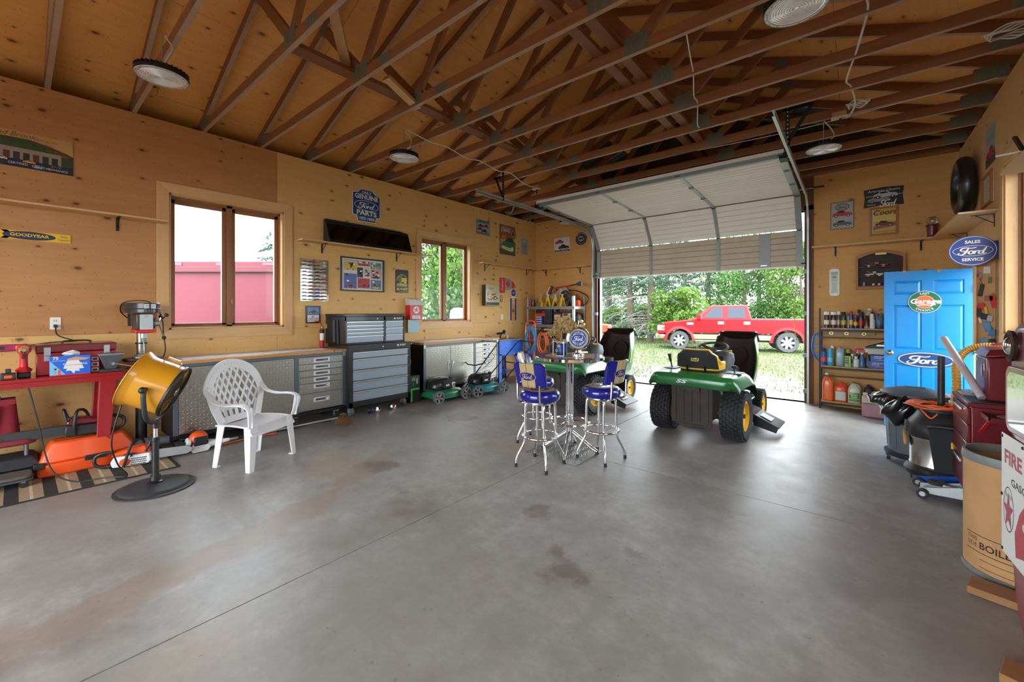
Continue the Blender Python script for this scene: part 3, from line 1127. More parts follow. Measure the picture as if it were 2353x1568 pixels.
m.bar((XL+.181,ya+.02,z0+.035),(XL+.181,yb-.02,z0+.035),.012,.03,'black_paint',up=(-.38,0,.93))
m.bar((XL+.082,ya+.02,z0+.30),(XL+.082,yb-.02,z0+.30),.012,.03,'black_paint',up=(-.38,0,.93))
m.build('glass_frame',r,smooth=0)
m=wm(r)
m.bar((XL+.135,ya+.02,z0+.165),(XL+.135,yb-.02,z0+.165),.003,.27,'smoke_glass',up=(-.38,0,.93))
m.build('glass_front',r,smooth=0)
for i,(y,c1) in enumerate(((3.02,'#8f1f22'),(3.22,'#9a2a24'),(3.42,'#b8b4ae'))):
 c=thing('model_car',['small dark red model car at the left end of the black display case','small red model car, second in the black display case','small white-nosed model car, third in the black display case'][i],'model car',(XL+.09,y,z0+.012),0,'model cars in the black case')
 m=MB();k=M('toy_%d' % i,c1,0.3,coat=.5)
 m.box(-.03,.03,-.08,.08,.01,.032,k);m.box(-.024,.024,-.04,.045,.032,.052,k)
 m.build('car_body',c,bev=.006)
 m=MB();m.box(-.0245,.0245,-.036,.041,.034,.048,'tinted');m.build('car_glass',c,smooth=0)
 for yy in (-.05,.05):
  for xx in (-.028,.028):
   m=MB();m.cyl((xx-.006,yy,.013),(xx+.006,yy,.013),.013,'rubber',12);m.build('wheel',c)

# ---- stainless diamond-plate work benches
def workbench(label,y0,y1,ysplit,mats_lab):
 xf,xb=-5.38,XL+.02
 r=thing('work_bench',label,'workbench',(-5.64,(y0+y1)/2,0),0,'diamond plate benches')
 m=wm(r);m.box(xb,xf+.03,y0-.015,y1+.015,.902,.938,'butcher');m.build('worktop',r,smooth=0,bev=.003)
 m=wm(r);m.box(xb,xf-.022,y0+.03,y1-.03,.17,.90,'frame_grey')
 m.build('carcass',r,smooth=0)
 m=wm(r)
 for a,b in ((y0,y0+.045),(ysplit-.025,ysplit+.025),(y1-.045,y1)):
  m.box(xf-.03,xf+.006,a,b,.13,.90,'steel_grey')
 m.box(xf-.03,xf+.004,y0,y1,.865,.902,'steel_grey');m.box(xf-.03,xf+.010,y0,y1,.125,.165,'black_metal')
 m.box(xb,xf,y0,y0+.03,.13,.90,'black_metal');m.box(xb,xf,y1-.03,y1,.13,.90,'black_metal')
 m.build('frame',r,smooth=0,bev=.002)
 for ya in (y0+.001,y1-.046):
  m=wm(r);m.box(xf+.006,xf+.009,ya,ya+.045,.845,.90,'galv');m.build('corner_plate',r,smooth=0)
 ym=(y0+ysplit)/2
 for a,b,hs in ((y0+.048,ym-.003,1),(ym+.003,ysplit-.028,-1)):
  m=wm(r);m.box(xf-.02,xf,a,b,.17,.862,'diamond_plate')
  d=m.build('door',r,smooth=0,bev=.002)
  hy=b-.045 if hs > 0 else a+.045
  m=wm(r);m.box(xf,xf+.004,hy-.025,hy+.025,.46,.60,'galv')
  m.tube(cr([(xf+.004,hy,.475),(xf+.022,hy,.49),(xf+.022,hy,.57),(xf+.004,hy,.585)],4),.006,'chrome',8)
  m.build('handle',d)
 edges=[.862,.788,.703,.618,.533,.448,.318,.172] if False else [.862,.795,.707,.622,.533,.445,.317,.172]
 edges=[.862,.797,.708,.622,.533,.447,.318,.171][0:1]+[.797-.0 ,.708,.622,.533,.445,.318,.171][1:] if False else [.862,.773,.690,.607,.524,.395,.175]
 for i in range(6):
  zt,zb=edges[i]-.002,edges[i+1]+.002
  m=wm(r);m.box(xf-.02,xf,ysplit+.028,y1-.048,zb,zt,'diamond_plate')
  d=m.build('drawer',r,smooth=0,bev=.002)
  hc=(ysplit+y1)/2-.01
  hz=(zt+zb)/2+(.0 if i < 4 else .02)
  m=wm(r);m.box(xf,xf+.004,hc-.105,hc+.105,hz-.027,hz+.027,'white_frame');m.box(xf+.004,xf+.005,hc-.08,hc+.08,hz-.014,hz+.014,'frame_grey')
  m.tube([(xf+.006,hc-.075,hz),(xf+.016,hc-.06,hz),(xf+.016,hc+.06,hz),(xf+.006,hc+.075,hz)],.006,'chrome',8)
  m.build('handle',d)
 m=wm(r);m.box(xf+.03,xf+.032,y1-.19,y1-.06,.908,.928,'black_plastic');m.box(xf+.032,xf+.0325,y1-.18,y1-.07,.912,.920,'alu');m.build('badge',r,smooth=0)
 for yy in (y0+.10,ysplit,y1-.12):
  for xx in (xf-.06,xb+.08):
   m=wm(r);m.box(xx-.03,xx+.03,yy-.03,yy+.03,.105,.126,'galv')
   for sg in (-1,1):
    m.box(xx-.022,xx+.022,yy+sg*.024-.002,yy+sg*.024+.002,.04,.108,'galv')
   m.cyl((xx,yy-.018,.046),(xx,yy+.018,.046),.046,'rubber',18)
   m.build('caster',r)
 return r
workbench('diamond plate steel workbench under the window with the red container outside',1.03,2.905,2.25,'')
workbench('diamond plate steel workbench behind the two push mowers',4.225,6.045,5.40,'')
for i,(a,b,lab) in enumerate(((1.12,1.95,'long clear bubble mat on the worktop beside the drill press'),(1.98,2.72,'clear bubble mat on the worktop beside the black tool chest'),
     (4.28,5.0,'pale glossy mat on the far bench, next to the tool chest'),(5.03,5.72,'pale glossy mat on the far bench, below the leafy window'))):
 m=MB();m.M=Matrix.Translation((-5.64,(a+b)/2,.9385))
 L=b-a
 m.surf(lambda u,v: (-.22+.44*u,-L/2+L*v,.003+.002*math.sin(v*40)*math.sin(u*17)),12,40,M('bubble_mat','#c9cfd4',0.25,var=.1,scale=60,bump=.3))
 m.box(-.22,.22,-L/2,L/2,0,.001,'bubble_mat')
 tag(m.build('bubble_mat'),lab,'mat','bench top mats')

# ---- black and grey tool chest: rolling cabinet with a top chest
r=thing('rolling_tool_cabinet','black rolling tool cabinet with five wide grey drawers','tool cabinet',(-5.6,3.40,0))
xf=-5.30
m=wm(r);m.box(XL+.05,xf-.012,2.895,3.905,.135,.985,'black_paint');m.build('body',r,smooth=0,bev=.006)
m=wm(r)
m.box(xf-.012,xf+.012,2.895,2.955,.13,.985,'black_paint');m.box(xf-.012,xf+.012,3.86,3.905,.13,.985,'black_paint');m.box(xf-.012,xf+.014,2.895,3.905,.895,.988,'black_paint');m.box(xf-.012,xf+.012,2.895,3.905,.13,.20,'black_paint')
m.build('front_frame',r,smooth=0,bev=.004)
ez=[.892,.795,.640,.487,.345,.203]
for i in range(5):
 m=wm(r);m.box(xf-.01,xf+.006,2.958,3.857,ez[i+1]+.004,ez[i]-.004,'drawer_grey');d=m.build('drawer',r,smooth=0,bev=.002)
 m=wm(r);m.box(xf+.006,xf+.022,2.956,3.859,ez[i]-.026,ez[i]-.006,'alu');m.build('drawer_pull',d,smooth=0,bev=.004)
m=wm(r);text(m,'HUSKY',.036,'paper',at=Matrix(((0,0,1,xf+.0145),(1,0,0,3.76),(0,1,0,.945),(0,0,0,1))),bold=.02)
m.M=m.M @ Matrix(((0,0,1,xf+.0145),(1,0,0,3.675),(0,1,0,.945),(0,0,0,1)));m.poly([(-.018,0),(0,-.018),(.018,0),(0,.018)],'paper',.0005)
m.build('lettering',r,smooth=0,recalc=False)
m=wm(r);m.cyl((xf+.012,3.42,.94),(xf+.02,3.42,.94),.011,'galv',12);m.build('lock',r)
m=wm(r);m.tube(cr([(-5.85,3.905,.93),(-5.85,3.98,.93),(-5.83,4.0,.93),(-5.42,4.0,.93),(-5.40,3.98,.93),(-5.40,3.905,.93)],4),.013,'chrome',8);m.build('side_handle',r)
for yy in (2.97,3.83):
 for xx in (xf-.08,-5.83):
  m=wm(r);m.box(xx-.035,xx+.035,yy-.03,yy+.03,.118,.136,'galv');m.cyl((xx,yy-.02,.06),(xx,yy+.02,.06),.06,'rubber_grey',20);m.cyl((xx,yy-.022,.06),(xx,yy+.022,.06),.02,'galv',10)
  m.box(xx-.025,xx+.025,yy-.028,yy-.024,.05,.12,'galv');m.box(xx-.025,xx+.025,yy+.024,yy+.028,.05,.12,'galv')
  m.build('caster',r)
r=thing('top_tool_chest','black top tool chest with narrow grey drawers on the rolling cabinet','tool chest',(-5.62,3.36,.988))
xt=-5.36
m=wm(r);m.box(XL+.03,xt-.01,2.87,3.84,.99,1.375,'black_paint');m.build('body',r,smooth=0,bev=.005)
m=wm(r)
for a,b in ((2.87,2.895),(3.475,3.51),(3.815,3.84)):
 m.box(xt-.012,xt+.006,a,b,.99,1.375,'black_paint')
m.box(xt-.012,xt+.006,2.87,3.84,1.315,1.375,'black_paint');m.box(xt-.012,xt+.006,2.87,3.84,.99,1.012,'black_paint')
m.build('front_frame',r,smooth=0,bev=.003)
m=wm(r);m.box(XL+.03,xt+.012,2.865,3.845,1.378,1.415,'black_paint');m.build('lid',r,smooth=0,bev=.006)
for i,(zb,zt) in enumerate(((1.262,1.312),(1.212,1.260),(1.162,1.210),(1.112,1.160),(1.014,1.110))):
 m=wm(r);m.box(xt-.01,xt+.004,2.898,3.472,zb,zt,'drawer_grey');d=m.build('drawer',r,smooth=0,bev=.002)
 m=wm(r);m.box(xt+.004,xt+.018,2.898,3.472,zt-.018,zt-.003,'alu');m.build('drawer_pull',d,smooth=0,bev=.003)
for zb,zt in ((1.216,1.312),(1.116,1.213),(1.014,1.113)):
 m=wm(r);m.box(xt-.01,xt+.004,3.513,3.812,zb,zt,'drawer_grey');d=m.build('drawer',r,smooth=0,bev=.002)
 m=wm(r);m.box(xt+.004,xt+.018,3.513,3.812,zt-.018,zt-.003,'alu');m.build('drawer_pull',d,smooth=0,bev=.003)
m=wm(r);A=Matrix(((0,0,1,xt+.0065),(1,0,0,3.745),(0,1,0,1.345),(0,0,0,1)));text(m,'HUSKY',.032,'paper',at=A,bold=.02)
m.M=m.M @ A;m.poly([(-.096,0),(-.08,-.016),(-.064,0),(-.08,.016)],'paper',.0005);m.build('lettering',r,smooth=0,recalc=False)
m=wm(r);m.cyl((xt+.006,3.37,1.345),(xt+.012,3.37,1.345),.010,'galv',12);m.build('lock',r)
for i,(yy,xx) in enumerate(((2.858,-5.62),(2.856,-5.52))):
 m=MB();m.bar((xx,2.861,1.02),(xx-.02,2.861,1.33),.05,.014,M('rasp_%d' % i,['#49525c','#2a2d33'][i],.5,.4),up=(0,1,0));m.bar((xx,2.861,1.0),(xx+.002,2.861,1.03),.03,.016,'black_plastic',up=(0,1,0))
 tag(m.build('hung_file',smooth=0,bev=.003),['wide grey metal file hung on the side of the top tool chest','narrow black metal file hung on the side of the top tool chest'][i],'file')

# ---- fire extinguisher-like torch between bench and chest, hung tools on the chest side
r=thing('gas_torch','small gas torch with red base and brass head beside the tool chest','torch',(-5.86,2.80,.939))
m=MB();m.lathe([(0,0),(.028,0),(.03,.01,'red_bright'),(.03,.10,'white_paint'),(.03,.20,'black_plastic'),(.03,.25),(.018,.265),(.012,.27),(0,.27)],'red_bright',18);m.build('cylinder',r)
m=MB();m.cyl((0,0,.27),(0,0,.30),.010,'brass',10);m.tube(cr([(0,0,.30),(0,-.01,.33),(0,-.06,.37),(.01,-.11,.36)],5),.006,'red_bright',8);m.build('valve',r)
m=MB();m.lathe([(0,-.008),(.035,-.008),(.035,.008),(0,.008)],M('cork','#c2a176',.8),18,at=Matrix.Translation((0,.055,.30)) @ Matrix.Rotation(PI/2,4,'Y'));m.build('disc',r)
r=thing('hung_brush','black handled tool with white tag hung on the rolling cabinet side','tool',(-5.45,2.88,.30))
m=wm(r);m.tube([(-5.42,2.878,.93),(-5.42,2.875,.60)],.008,'black_plastic',8);m.build('handle',r)
m=wm(r);m.box(-5.435,-5.405,2.866,2.872,.62,.73,'paper');m.build('tag',r,smooth=0)
m=wm(r);m.tube(cr([(-5.42,2.875,.60),(-5.43,2.875,.45),(-5.42,2.875,.36),(-5.40,2.875,.34),(-5.39,2.875,.37)],5),.005,'galv',6);m.build('hook',r)
r=thing('screwdriver','yellow and black screwdriver hung on the right side of the rolling cabinet','screwdriver',(-5.33,3.925,.55))
m=wm(r);m.cyl((-5.33,3.925,.62),(-5.33,3.925,.70),.013,'yellow',10);m.cyl((-5.33,3.925,.70),(-5.33,3.925,.80),.011,'black_plastic',10);m.build('handle',r)
m=wm(r);m.cyl((-5.33,3.925,.62),(-5.33,3.925,.55),.004,'galv',8);m.build('shaft',r)
# green and black box on the floor between cabinet and far bench
r=thing('tool_carton','black and bright green carton on the floor beside the tool cabinet','box',(-5.50,4.06,0))
m=MB();m.box(-.12,.12,-.09,.09,0,.43,'black_plastic');m.build('carton',r,smooth=0)
m=MB();G=M('acid_green','#3fbf3a',.5)
m.M=Matrix(((0,0,1,.1205),(1,0,0,0),(0,1,0,.2),(0,0,0,1)))
m.poly([(-.085,-.19),(-.05,-.17),(-.05,.0),(.085,.0),(.085,.03),(-.085,.03)],G,.0005);text(m,'2X',.06,G,-.03,.17,.0005,bold=.03);text(m,'GREEN',.03,'paper',.04,.14,.0005,rot=PI/2,bold=.02);text(m,'1000',.03,G,-.03,.08,.0005,rot=PI/2)
m.build('print',r,smooth=0,recalc=False)
for i,(y,x,c) in enumerate(((3.22,-5.28,'navy'),(3.34,-5.27,'chrome'),(3.60,-5.30,'chrome'),(3.75,-5.32,'grime'))):
 r=thing('clamp_lamp',['dark blue work lamp under the rolling tool cabinet','silver clamp lamp under the middle of the tool cabinet','shiny metal lamp reflector under the tool cabinet','grimy metal part under the right end of the tool cabinet'][i],'work lamp',(x+.02,y,0))
 m=MB();m.lathe([(.0,-.02),(.025,-.02),(.03,0),(.045,.03),(.043,.032),(.02,.0),(0,0)],c,18,at=Matrix.Translation((0,0,.047)) @ Matrix.Rotation(1.3+i*.3,4,(1,.3*i,.2)));m.build('reflector',r)
 m=MB();m.tube(cr([(-.02,0,.045),(-.06,.02,.03),(-.10,-.02,.006),(-.14,.04,.006)],5),.005,'black_plastic',6);m.build('cord',r)

# ---- string trimmer lying on the floor
r=thing('string_trimmer','orange and white string trimmer lying on the floor under the bench','trimmer',(-5.22,1.25,0),0)
m=wm(r)
m.sph((-5.23,1.21,.135),(.075,.085,.08),'orange',16,10);m.build('engine_cover',r)
m=wm(r);m.box(-5.175,-5.15,1.155,1.275,.075,.165,'black_plastic');m.build('muffler_guard',r,bev=.012)
m=wm(r);m.prism([(-.07,0),(.06,0),(.09,.05),(.05,.09),(-.06,.09),(-.09,.05)],-.05,.06,'white_plastic',at=Matrix(((0,0,1,-5.22),(1,0,0,1.22),(0,1,0,.006),(0,0,0,1))));m.build('fan_housing',r,bev=.01)
m=wm(r);m.cyl((-5.22,1.10,.11),(-5.22,1.135,.10),.055,'white_plastic',18);m.box(-5.30,-5.19,1.015,1.085,.03,.13,'black_plastic');m.build('starter',r,bev=.006)
m=wm(r);m.tube([(-5.21,1.29,.07),(-5.19,1.40,.07),(-5.18,1.47,.075)],.03,'white_plastic',10,radii=[.045,.026,.018]);m.build('clutch_cone',r)
m=wm(r);m.tube([(-5.18,1.46,.075),(-5.14,2.66,.075)],.0125,'alu',10);m.tube([(-5.175,1.55,.075),(-5.165,1.85,.075)],.022,'black_plastic',10);m.build('shaft',r)
m=wm(r);m.tube(cr([(-5.165,1.80,.09),(-5.22,1.83,.14),(-5.32,1.84,.12),(-5.34,1.84,.05)],5),.012,'black_plastic',8);m.build('loop_handle',r)
m=wm(r)
GRD=M('guard_brown','#6d4c2c',.5,.1)
m.surf(lambda u,v: (-5.14-.05+.24*v*math.cos(-1.2+2.0*u),2.72+.24*v*math.sin(-1.2+2.0*u)*.55,.09-.085*v*v+.004),14,6,GRD);m.build('guard',r)
m=wm(r);m.lathe([(0,-.03),(.05,-.03),(.055,0),(.045,.025),(0,.03)],M('trim_head','#4b4a30',.5),20,at=Matrix.Translation((-5.20,2.76,.06)) @ Matrix.Rotation(1.2,4,(0.3,1,0)));m.build('cutting_head',r)
for i,(y,x) in enumerate(((1.62,-5.30),(2.30,-5.35))):
 m=MB();m.tube(cr([(x,y-.3,.012),(x+.03,y-.1,.012),(x-.02,y+.15,.012),(x+.05,y+.35,.012)],6),.009,'orange_cord' if i == 0 else 'black_plastic',6)
 tag(m.build('floor_cable'),['orange cable on the floor under the near bench doors','black cable on the floor under the near bench drawers'][i],'cable')

# ---- red steel bench and what stands on it
r=thing('red_bench','low red steel bench against the left wall','bench',(-5.65,-.3,0))
m=wm(r);m.box(XL+.01,-5.40,-1.3,.665,.845,.878,'red_paint');m.build('bench_top',r,smooth=0,bev=.006)
m=wm(r);m.box(-5.425,-5.40,-1.3,.665,.80,.845,'red_paint');m.build('apron',r,smooth=0)
for y in (-1.1,.50):
 for x in (-5.44,-5.86):
  m=wm(r);m.add([(x-.03,y-.03,0),(x+.03,y-.03,0),(x+.03,y+.05,0),(x-.03,y+.05,0),(x-.035,y+.0,.845),(x+.035,y+.0,.845),(x+.035,y+.12,.845),(x-.035,y+.12,.845)],
       [(0,1,2,3),(4,5,6,7),(0,1,5,4),(1,2,6,5),(2,3,7,6),(3,0,4,7)],'red_paint');m.build('leg',r,smooth=0,bev=.005)
r=thing('toolbox','long dark red metal toolbox on the red bench','toolbox',(-5.68,.37,.878))
m=MB();m.box(-.16,.15,-.255,.255,.002,.20,'red_paint');m.build('body',r,bev=.006)
m=MB();m.box(-.162,.153,-.258,.258,.203,.272,'red_dark');m.build('lid',r,bev=.008)
for y in (-.19,.19):
 m=MB();m.box(.15,.16,y-.02,y+.02,.13,.25,'galv');m.tube([(.163,y-.018,.18),(.163,y+.018,.18)],.006,'galv',6);m.build('latch',r,smooth=0)
m=MB();m.tube(cr([(0,-.09,.272),(0,-.085,.292),(0,0,.297),(0,.085,.292),(0,.09,.272)],4),.008,'black_plastic',8);m.build('handle',r)
r=thing('shop_towel_box','blue carton of white rags with the number 75 on the red bench','carton',(-5.46,.315,.878))
m=MB();m.box(-.05,.05,-.125,.125,.002,.175,'blue_washer');m.build('carton',r,smooth=0)
m=MB();m.M=Matrix(((0,0,1,.0502),(1,0,0,0),(0,1,0,.088),(0,0,0,1)))
m.poly([(-.125,-.087),(.125,-.087),(.125,-.078),(-.125,-.078)],'red_bright',.0004)
m.poly([(-.125,.05),(-.03,-.078),(-.125,-.078)],M('sky_print','#6fb7e2',.5),.0004)
m.poly([(-.02,.045),(.05,.045),(.085,-.03),(.05,-.035),(.06,-.055),(.03,-.05),(.02,-.075),(.0,-.045),(-.03,-.05),(-.02,-.03),(-.045,-.025)],'paper',.0005)
m.poly([(-.02,.045),(.09,.045),(.125,.06),(.03,.075),(-.02,.06)],M('skin_print','#c9946f',.6),.0006)
m.poly([(-.095,-.02),(-.085,-.02),(-.088,-.08),(-.1,-.08)],'galv',.0006);m.poly(ellipse(.012,.012,12,-.092,-.02),'galv',.0006);m.poly([(-.075,-.035),(-.06,-.035),(-.06,-.08),(-.075,-.08)],'orange',.0006)
text(m,'75',.036,'paper',-.09,.068,.0007,bold=.03);text(m,'SHOP TOWELS',.012,'paper',-.07,.045,.0007)
text(m,'GRIPPING BAG',.026,'paper',.03,.012,.0009,w=.15,bold=.02);m.poly([(-.03,.002),(.08,.0),(.08,.004),(-.03,.005)],'red_bright',.0008)
m.build('print',r,smooth=0,recalc=False)
m=MB();rr=random.Random(3)
m.surf(lambda u,v: ((.03+.012*math.sin(5*v*6.28))*math.cos(6.283*u)*math.sin(PI*min(v*.9+.12,1)),.015+(.055+.012*math.sin(3*6.28*u))*math.sin(6.283*u)*math.sin(PI*min(v*.9+.12,1)),.173+.045*v+.006*math.sin(6.28*4*u)),24,8,'paper',cu=True);m.build('rag',r)
m=MB();m.box(-.055,.04,-.2,-.13,0,0,'paper')
r=thing('parts_pack','small red and white blister pack beside the blue rag carton','pack',(-5.50,.475,.878))
m=MB();m.box(-.03,.03,-.028,.028,.002,.165,'red_bright');m.build('pack',r,smooth=0)
m=MB()
for k in range(3):
 m.box(.0301,.032,-.024,.024,.012+k*.05,.045+k*.05,'paper');m.box(.032,.0325,-.015,.015,.018+k*.05,.038+k*.05,'navy')
m.build('label',r,smooth=0)
r=thing('cordless_drill','red and black cordless drill standing on its battery on the red bench','drill',(-5.52,.045,.878))
m=MB();m.box(-.055,.055,-.04,.04,.002,.05,'black_plastic');m.build('battery',r,bev=.01)
m=MB();m.lathe([(.045,.05),(.05,.07),(.024,.095),(.022,.19),(.03,.21)],'red_bright',16);m.build('grip',r)
m=MB();m.lathe([(0,-.06),(.036,-.06),(.044,-.03),(.044,.03),(.038,.06),(0,.06)],'red_bright',18,at=Matrix.Translation((0,0,.245)) @ Matrix.Rotation(PI/2,4,'Y'));m.build('motor_housing',r)
m=MB();m.lathe([(.034,0),(.034,.02),(.026,.05),(.014,.075),(0,.075)],'chrome',18,at=Matrix.Translation((.058,0,.245)) @ Matrix.Rotation(PI/2,4,'Y'));m.build('chuck',r)
m=MB();m.box(.02,.032,-.012,.012,.165,.20,'black_plastic');m.build('trigger',r,bev=.003)
r=thing('battery_pack','black and orange battery pack at the left end of the red bench','battery',(-5.45,-.04,.878))
m=MB();m.box(-.05,.05,-.042,.042,.002,.055,'dark_plastic');m.build('body',r,bev=.008)
m=MB();m.box(-.02,.02,-.016,.016,.055,.09,'dark_plastic');m.build('post',r,bev=.005)
m=MB();m.M=Matrix(((0,0,1,.0502),(1,0,0,0),(0,1,0,.028),(0,0,0,1)));m.poly(rrect(.045,.024,.01),'orange',.0008);m.build('badge',r,smooth=0,recalc=False)
r=thing('bench_vise','grey metal drill vise with long steel handle on the red bench end','vise',(-5.46,.575,.878))
m=MB();m.box(-.07,.07,-.075,.075,.002,.03,'grime');m.build('base',r,bev=.004)
m=MB();m.add([(-.05,-.035,.03),(.05,-.035,.03),(.05,.035,.03),(-.05,.035,.03),(-.065,-.08,.16),(.065,-.08,.16),(.065,.085,.16),(-.065,.085,.16)],[(0,1,2,3),(4,5,6,7),(0,1,5,4),(1,2,6,5),(2,3,7,6),(3,0,4,7)],'steel_grey');m.box(-.068,.068,-.085,.092,.16,.175,'galv_dull');m.build('jaw',r,bev=.003)
m=MB();m.cyl((.07,.0,.085),(.11,.01,.083),.014,'chrome',12);m.tube([(.10,.015,.085),(.16,.16,.045)],.006,'chrome',8);m.build('handle',r)

# ---- wall outlet with cord, power strip
r=thing('wall_outlet','white wall outlet with a black plug above the red toolbox','outlet',(XL,.245,1.335))
m=wm(r);m.M=m.M @ wl(.245,1.335);m.prism(rrect(.072,.115,.004),.0005,.006,'white_paint');m.prism(rrect(.034,.03,.008,4,0,.024),.006,.008,'off_white');m.prism(rrect(.034,.03,.008,4,0,-.024),.006,.008,'off_white')
for x in (-.007,.007): m.box(x-.0015,x+.0015,.022,.032,.008,.0085,'black_plastic')
m.build('plate',r,smooth=0)
m=wm(r);m.M=m.M @ wl(.245,1.335);m.bx((0,-.026,.02),(.026,.03,.026),'black_plastic');m.build('plug',r,bev=.004)
m=wm(r);m.tube(cr([(XL+.03,.245,1.295),(XL+.05,.26,1.22),(XL+.10,.36,1.17),(XL+.16,.36,1.165),(XL+.16,.2,1.16),(XL+.06,.06,1.13),(XL+.03,.02,1.125)],8),.006,'black_plastic',6);m.build('cord',r)
r=thing('power_strip','magenta power strip mounted on the plywood wall above the red bench','power strip',(XL,-.3,1.12))
m=wm(r);m.box(XL+.001,XL+.04,-.75,.065,1.09,1.15,M('magenta','#a3285a',.4));m.build('case',r,bev=.005)
for k in range(6):
 m=wm(r);m.box(XL+.04,XL+.042,-.70+k*.12,-.665+k*.12,1.105,1.135,'dark_plastic');m.build('socket',r,smooth=0)
m=wm(r);m.box(XL+.04,XL+.046,.0,.025,1.107,1.133,M('switch_red','#d8351f',.3,emit=.6));m.build('switch',r,bev=.002)
r=thing('wall_outlet','ivory wall outlet beside the gas pump sign','outlet',(XL,6.78,1.33))
m=wm(r);m.M=m.M @ wl(6.78,1.33);m.prism(rrect(.072,.115,.004),.0005,.006,'off_white');m.prism(rrect(.034,.03,.008,4,0,.024),.006,.008,'paper');m.prism(rrect(.034,.03,.008,4,0,-.024),.006,.008,'paper');m.build('plate',r,smooth=0)

# ---- drill press on a floor column
DX,DY=-5.60,.82
r=thing('drill_press','black and red floor drill press beside the workbench','drill press',(DX,DY,0))
m=MB();m.box(-.14,.18,-.14,.14,.002,.05,'black_metal');m.build('base',r,bev=.01)
m=MB();m.cyl((0,0,.05),(0,0,.55),.045,'black_metal',18);m.cyl((0,0,.55),(0,0,.96),.036,'red_dark',18);m.build('stand_column',r)
m=MB();m.lathe([(0,.958),(.15,.958),(.155,.972),(.15,.985),(0,.985)],'black_metal',28,at=(.10,0,0));m.bx((.05,0,.93),(.12,.07,.06),'black_metal');m.build('table',r)
m=MB();m.box(.01,.19,-.07,.07,.987,1.005,'galv');m.box(.04,.16,-.05,.06,1.005,1.02,'galv_dull');m.build('drill_vise',r,bev=.003)
m=MB();m.cyl((0,0,.985),(0,0,1.24),.037,M('column_steel','#8c8478',.3,.9),20);m.cyl((0,0,1.12),(0,0,1.135),.048,'black_metal',20);m.build('column',r)
m=MB();m.cyl((.12,0,1.23),(.12,0,1.185),.028,'galv',16);m.cyl((.12,0,1.185),(.12,0,1.14),.020,'galv_dull',14,r2=.012);m.cyl((.12,0,1.14),(.12,0,1.06),.004,'galv',8);m.build('chuck',r)
m=MB();m.box(-.06,.20,-.075,.075,1.235,1.27,'red_bright');m.build('collar',r,bev=.012)
m=MB();m.box(-.06,.19,-.065,.065,1.265,1.43,'black_paint');m.build('head',r,bev=.01)
m=MB();m.M=Matrix(((0,0,1,.191),(1,0,0,.01),(0,1,0,1.345),(0,0,0,1)));m.prism(rrect(.10,.15,.004),0,.002,'galv');text(m,'SPEED',.014,'black_plastic',0,.055,.0025)
for k in range(5): m.box(-.04,.04,.03-k*.02,.031-k*.02,.002,.0022,'frame_grey')
m.build('speed_plate',r,smooth=0)
m=MB();m.cyl((-.14,-.01,1.30),(-.14,-.01,1.43),.075,'black_metal',18);m.build('motor',r)
m=MB();m.prism(ellipse(.24,.135,32),1.435,1.535,'black_paint',at=Matrix.Translation((.0,.0,0)) @ Matrix.Rotation(.15,4,'Z'));m.prism(ellipse(.245,.14,32),1.47,1.482,'dark_plastic',at=Matrix.Rotation(.15,4,'Z'));m.build('belt_cover',r,bev=.012)
m=MB();m.M=Matrix(((0,0,1,.215),(1,0,0,.03),(0,1,0,1.50),(0,0,0,1)));m.prism(rrect(.09,.045,.004),-.02,.022,'galv');text(m,'MASTER',.016,'black_plastic',0,.004,.023);m.build('badge',r,smooth=0)
m=MB();m.cyl((.10,.065,1.33),(.10,.125,1.33),.032,'galv',18);m.cyl((.10,.07,1.33),(.10,.085,1.33),.055,'steel_grey',22)
for a in (.6,2.7,4.8):
 e1=(.10+.02*math.cos(a),.145,1.33+.17*math.sin(a) if a < 1 else 1.33+.14*math.sin(a));e1=(.10+.15*math.cos(a),.16,1.33+.15*math.sin(a))
 m.tube([(.10,.12,1.33),e1],.006,'chrome',8);m.sph(e1,.02,'black_plastic',12,8)
m.build('feed_handle',r)
m=MB();m.tube(cr([(-.15,-.06,1.36),(-.12,-.14,1.45),(.0,-.12,1.545),(.1,.05,1.545),(.05,.15,1.40),(.04,.17,1.2),(.06,.18,1.05),(.04,.16,.96)],8),.006,'black_plastic',6);m.build('cord',r)

# ---- striped rug, chainsaws, cases
r=thing('striped_rug','tan, black and cream striped rug on the floor by the red bench','rug',(-5.3,-.2,0))
m=wm(r);m.box(-5.86,-4.835,-1.6,.985,.002,.007,'carpet_edge');m.build('rug_backing',r,smooth=0)
ws=[('carpet_tan',.055),('carpet_cream',.018),('carpet_tan',.055),('carpet_black',.075)]
y=.955;i=0
stripes={}
while y >-1.55:
 mt,wd=ws[i % 4]
 stripes.setdefault(mt,[]).append((y-wd,y));y -= wd;i += 1
for mt,L in stripes.items():
 for a,b in L:
  m=wm(r);m.box(-5.83,-4.865,a,b,.007,.010,mt);m.build('stripe',r,smooth=0)

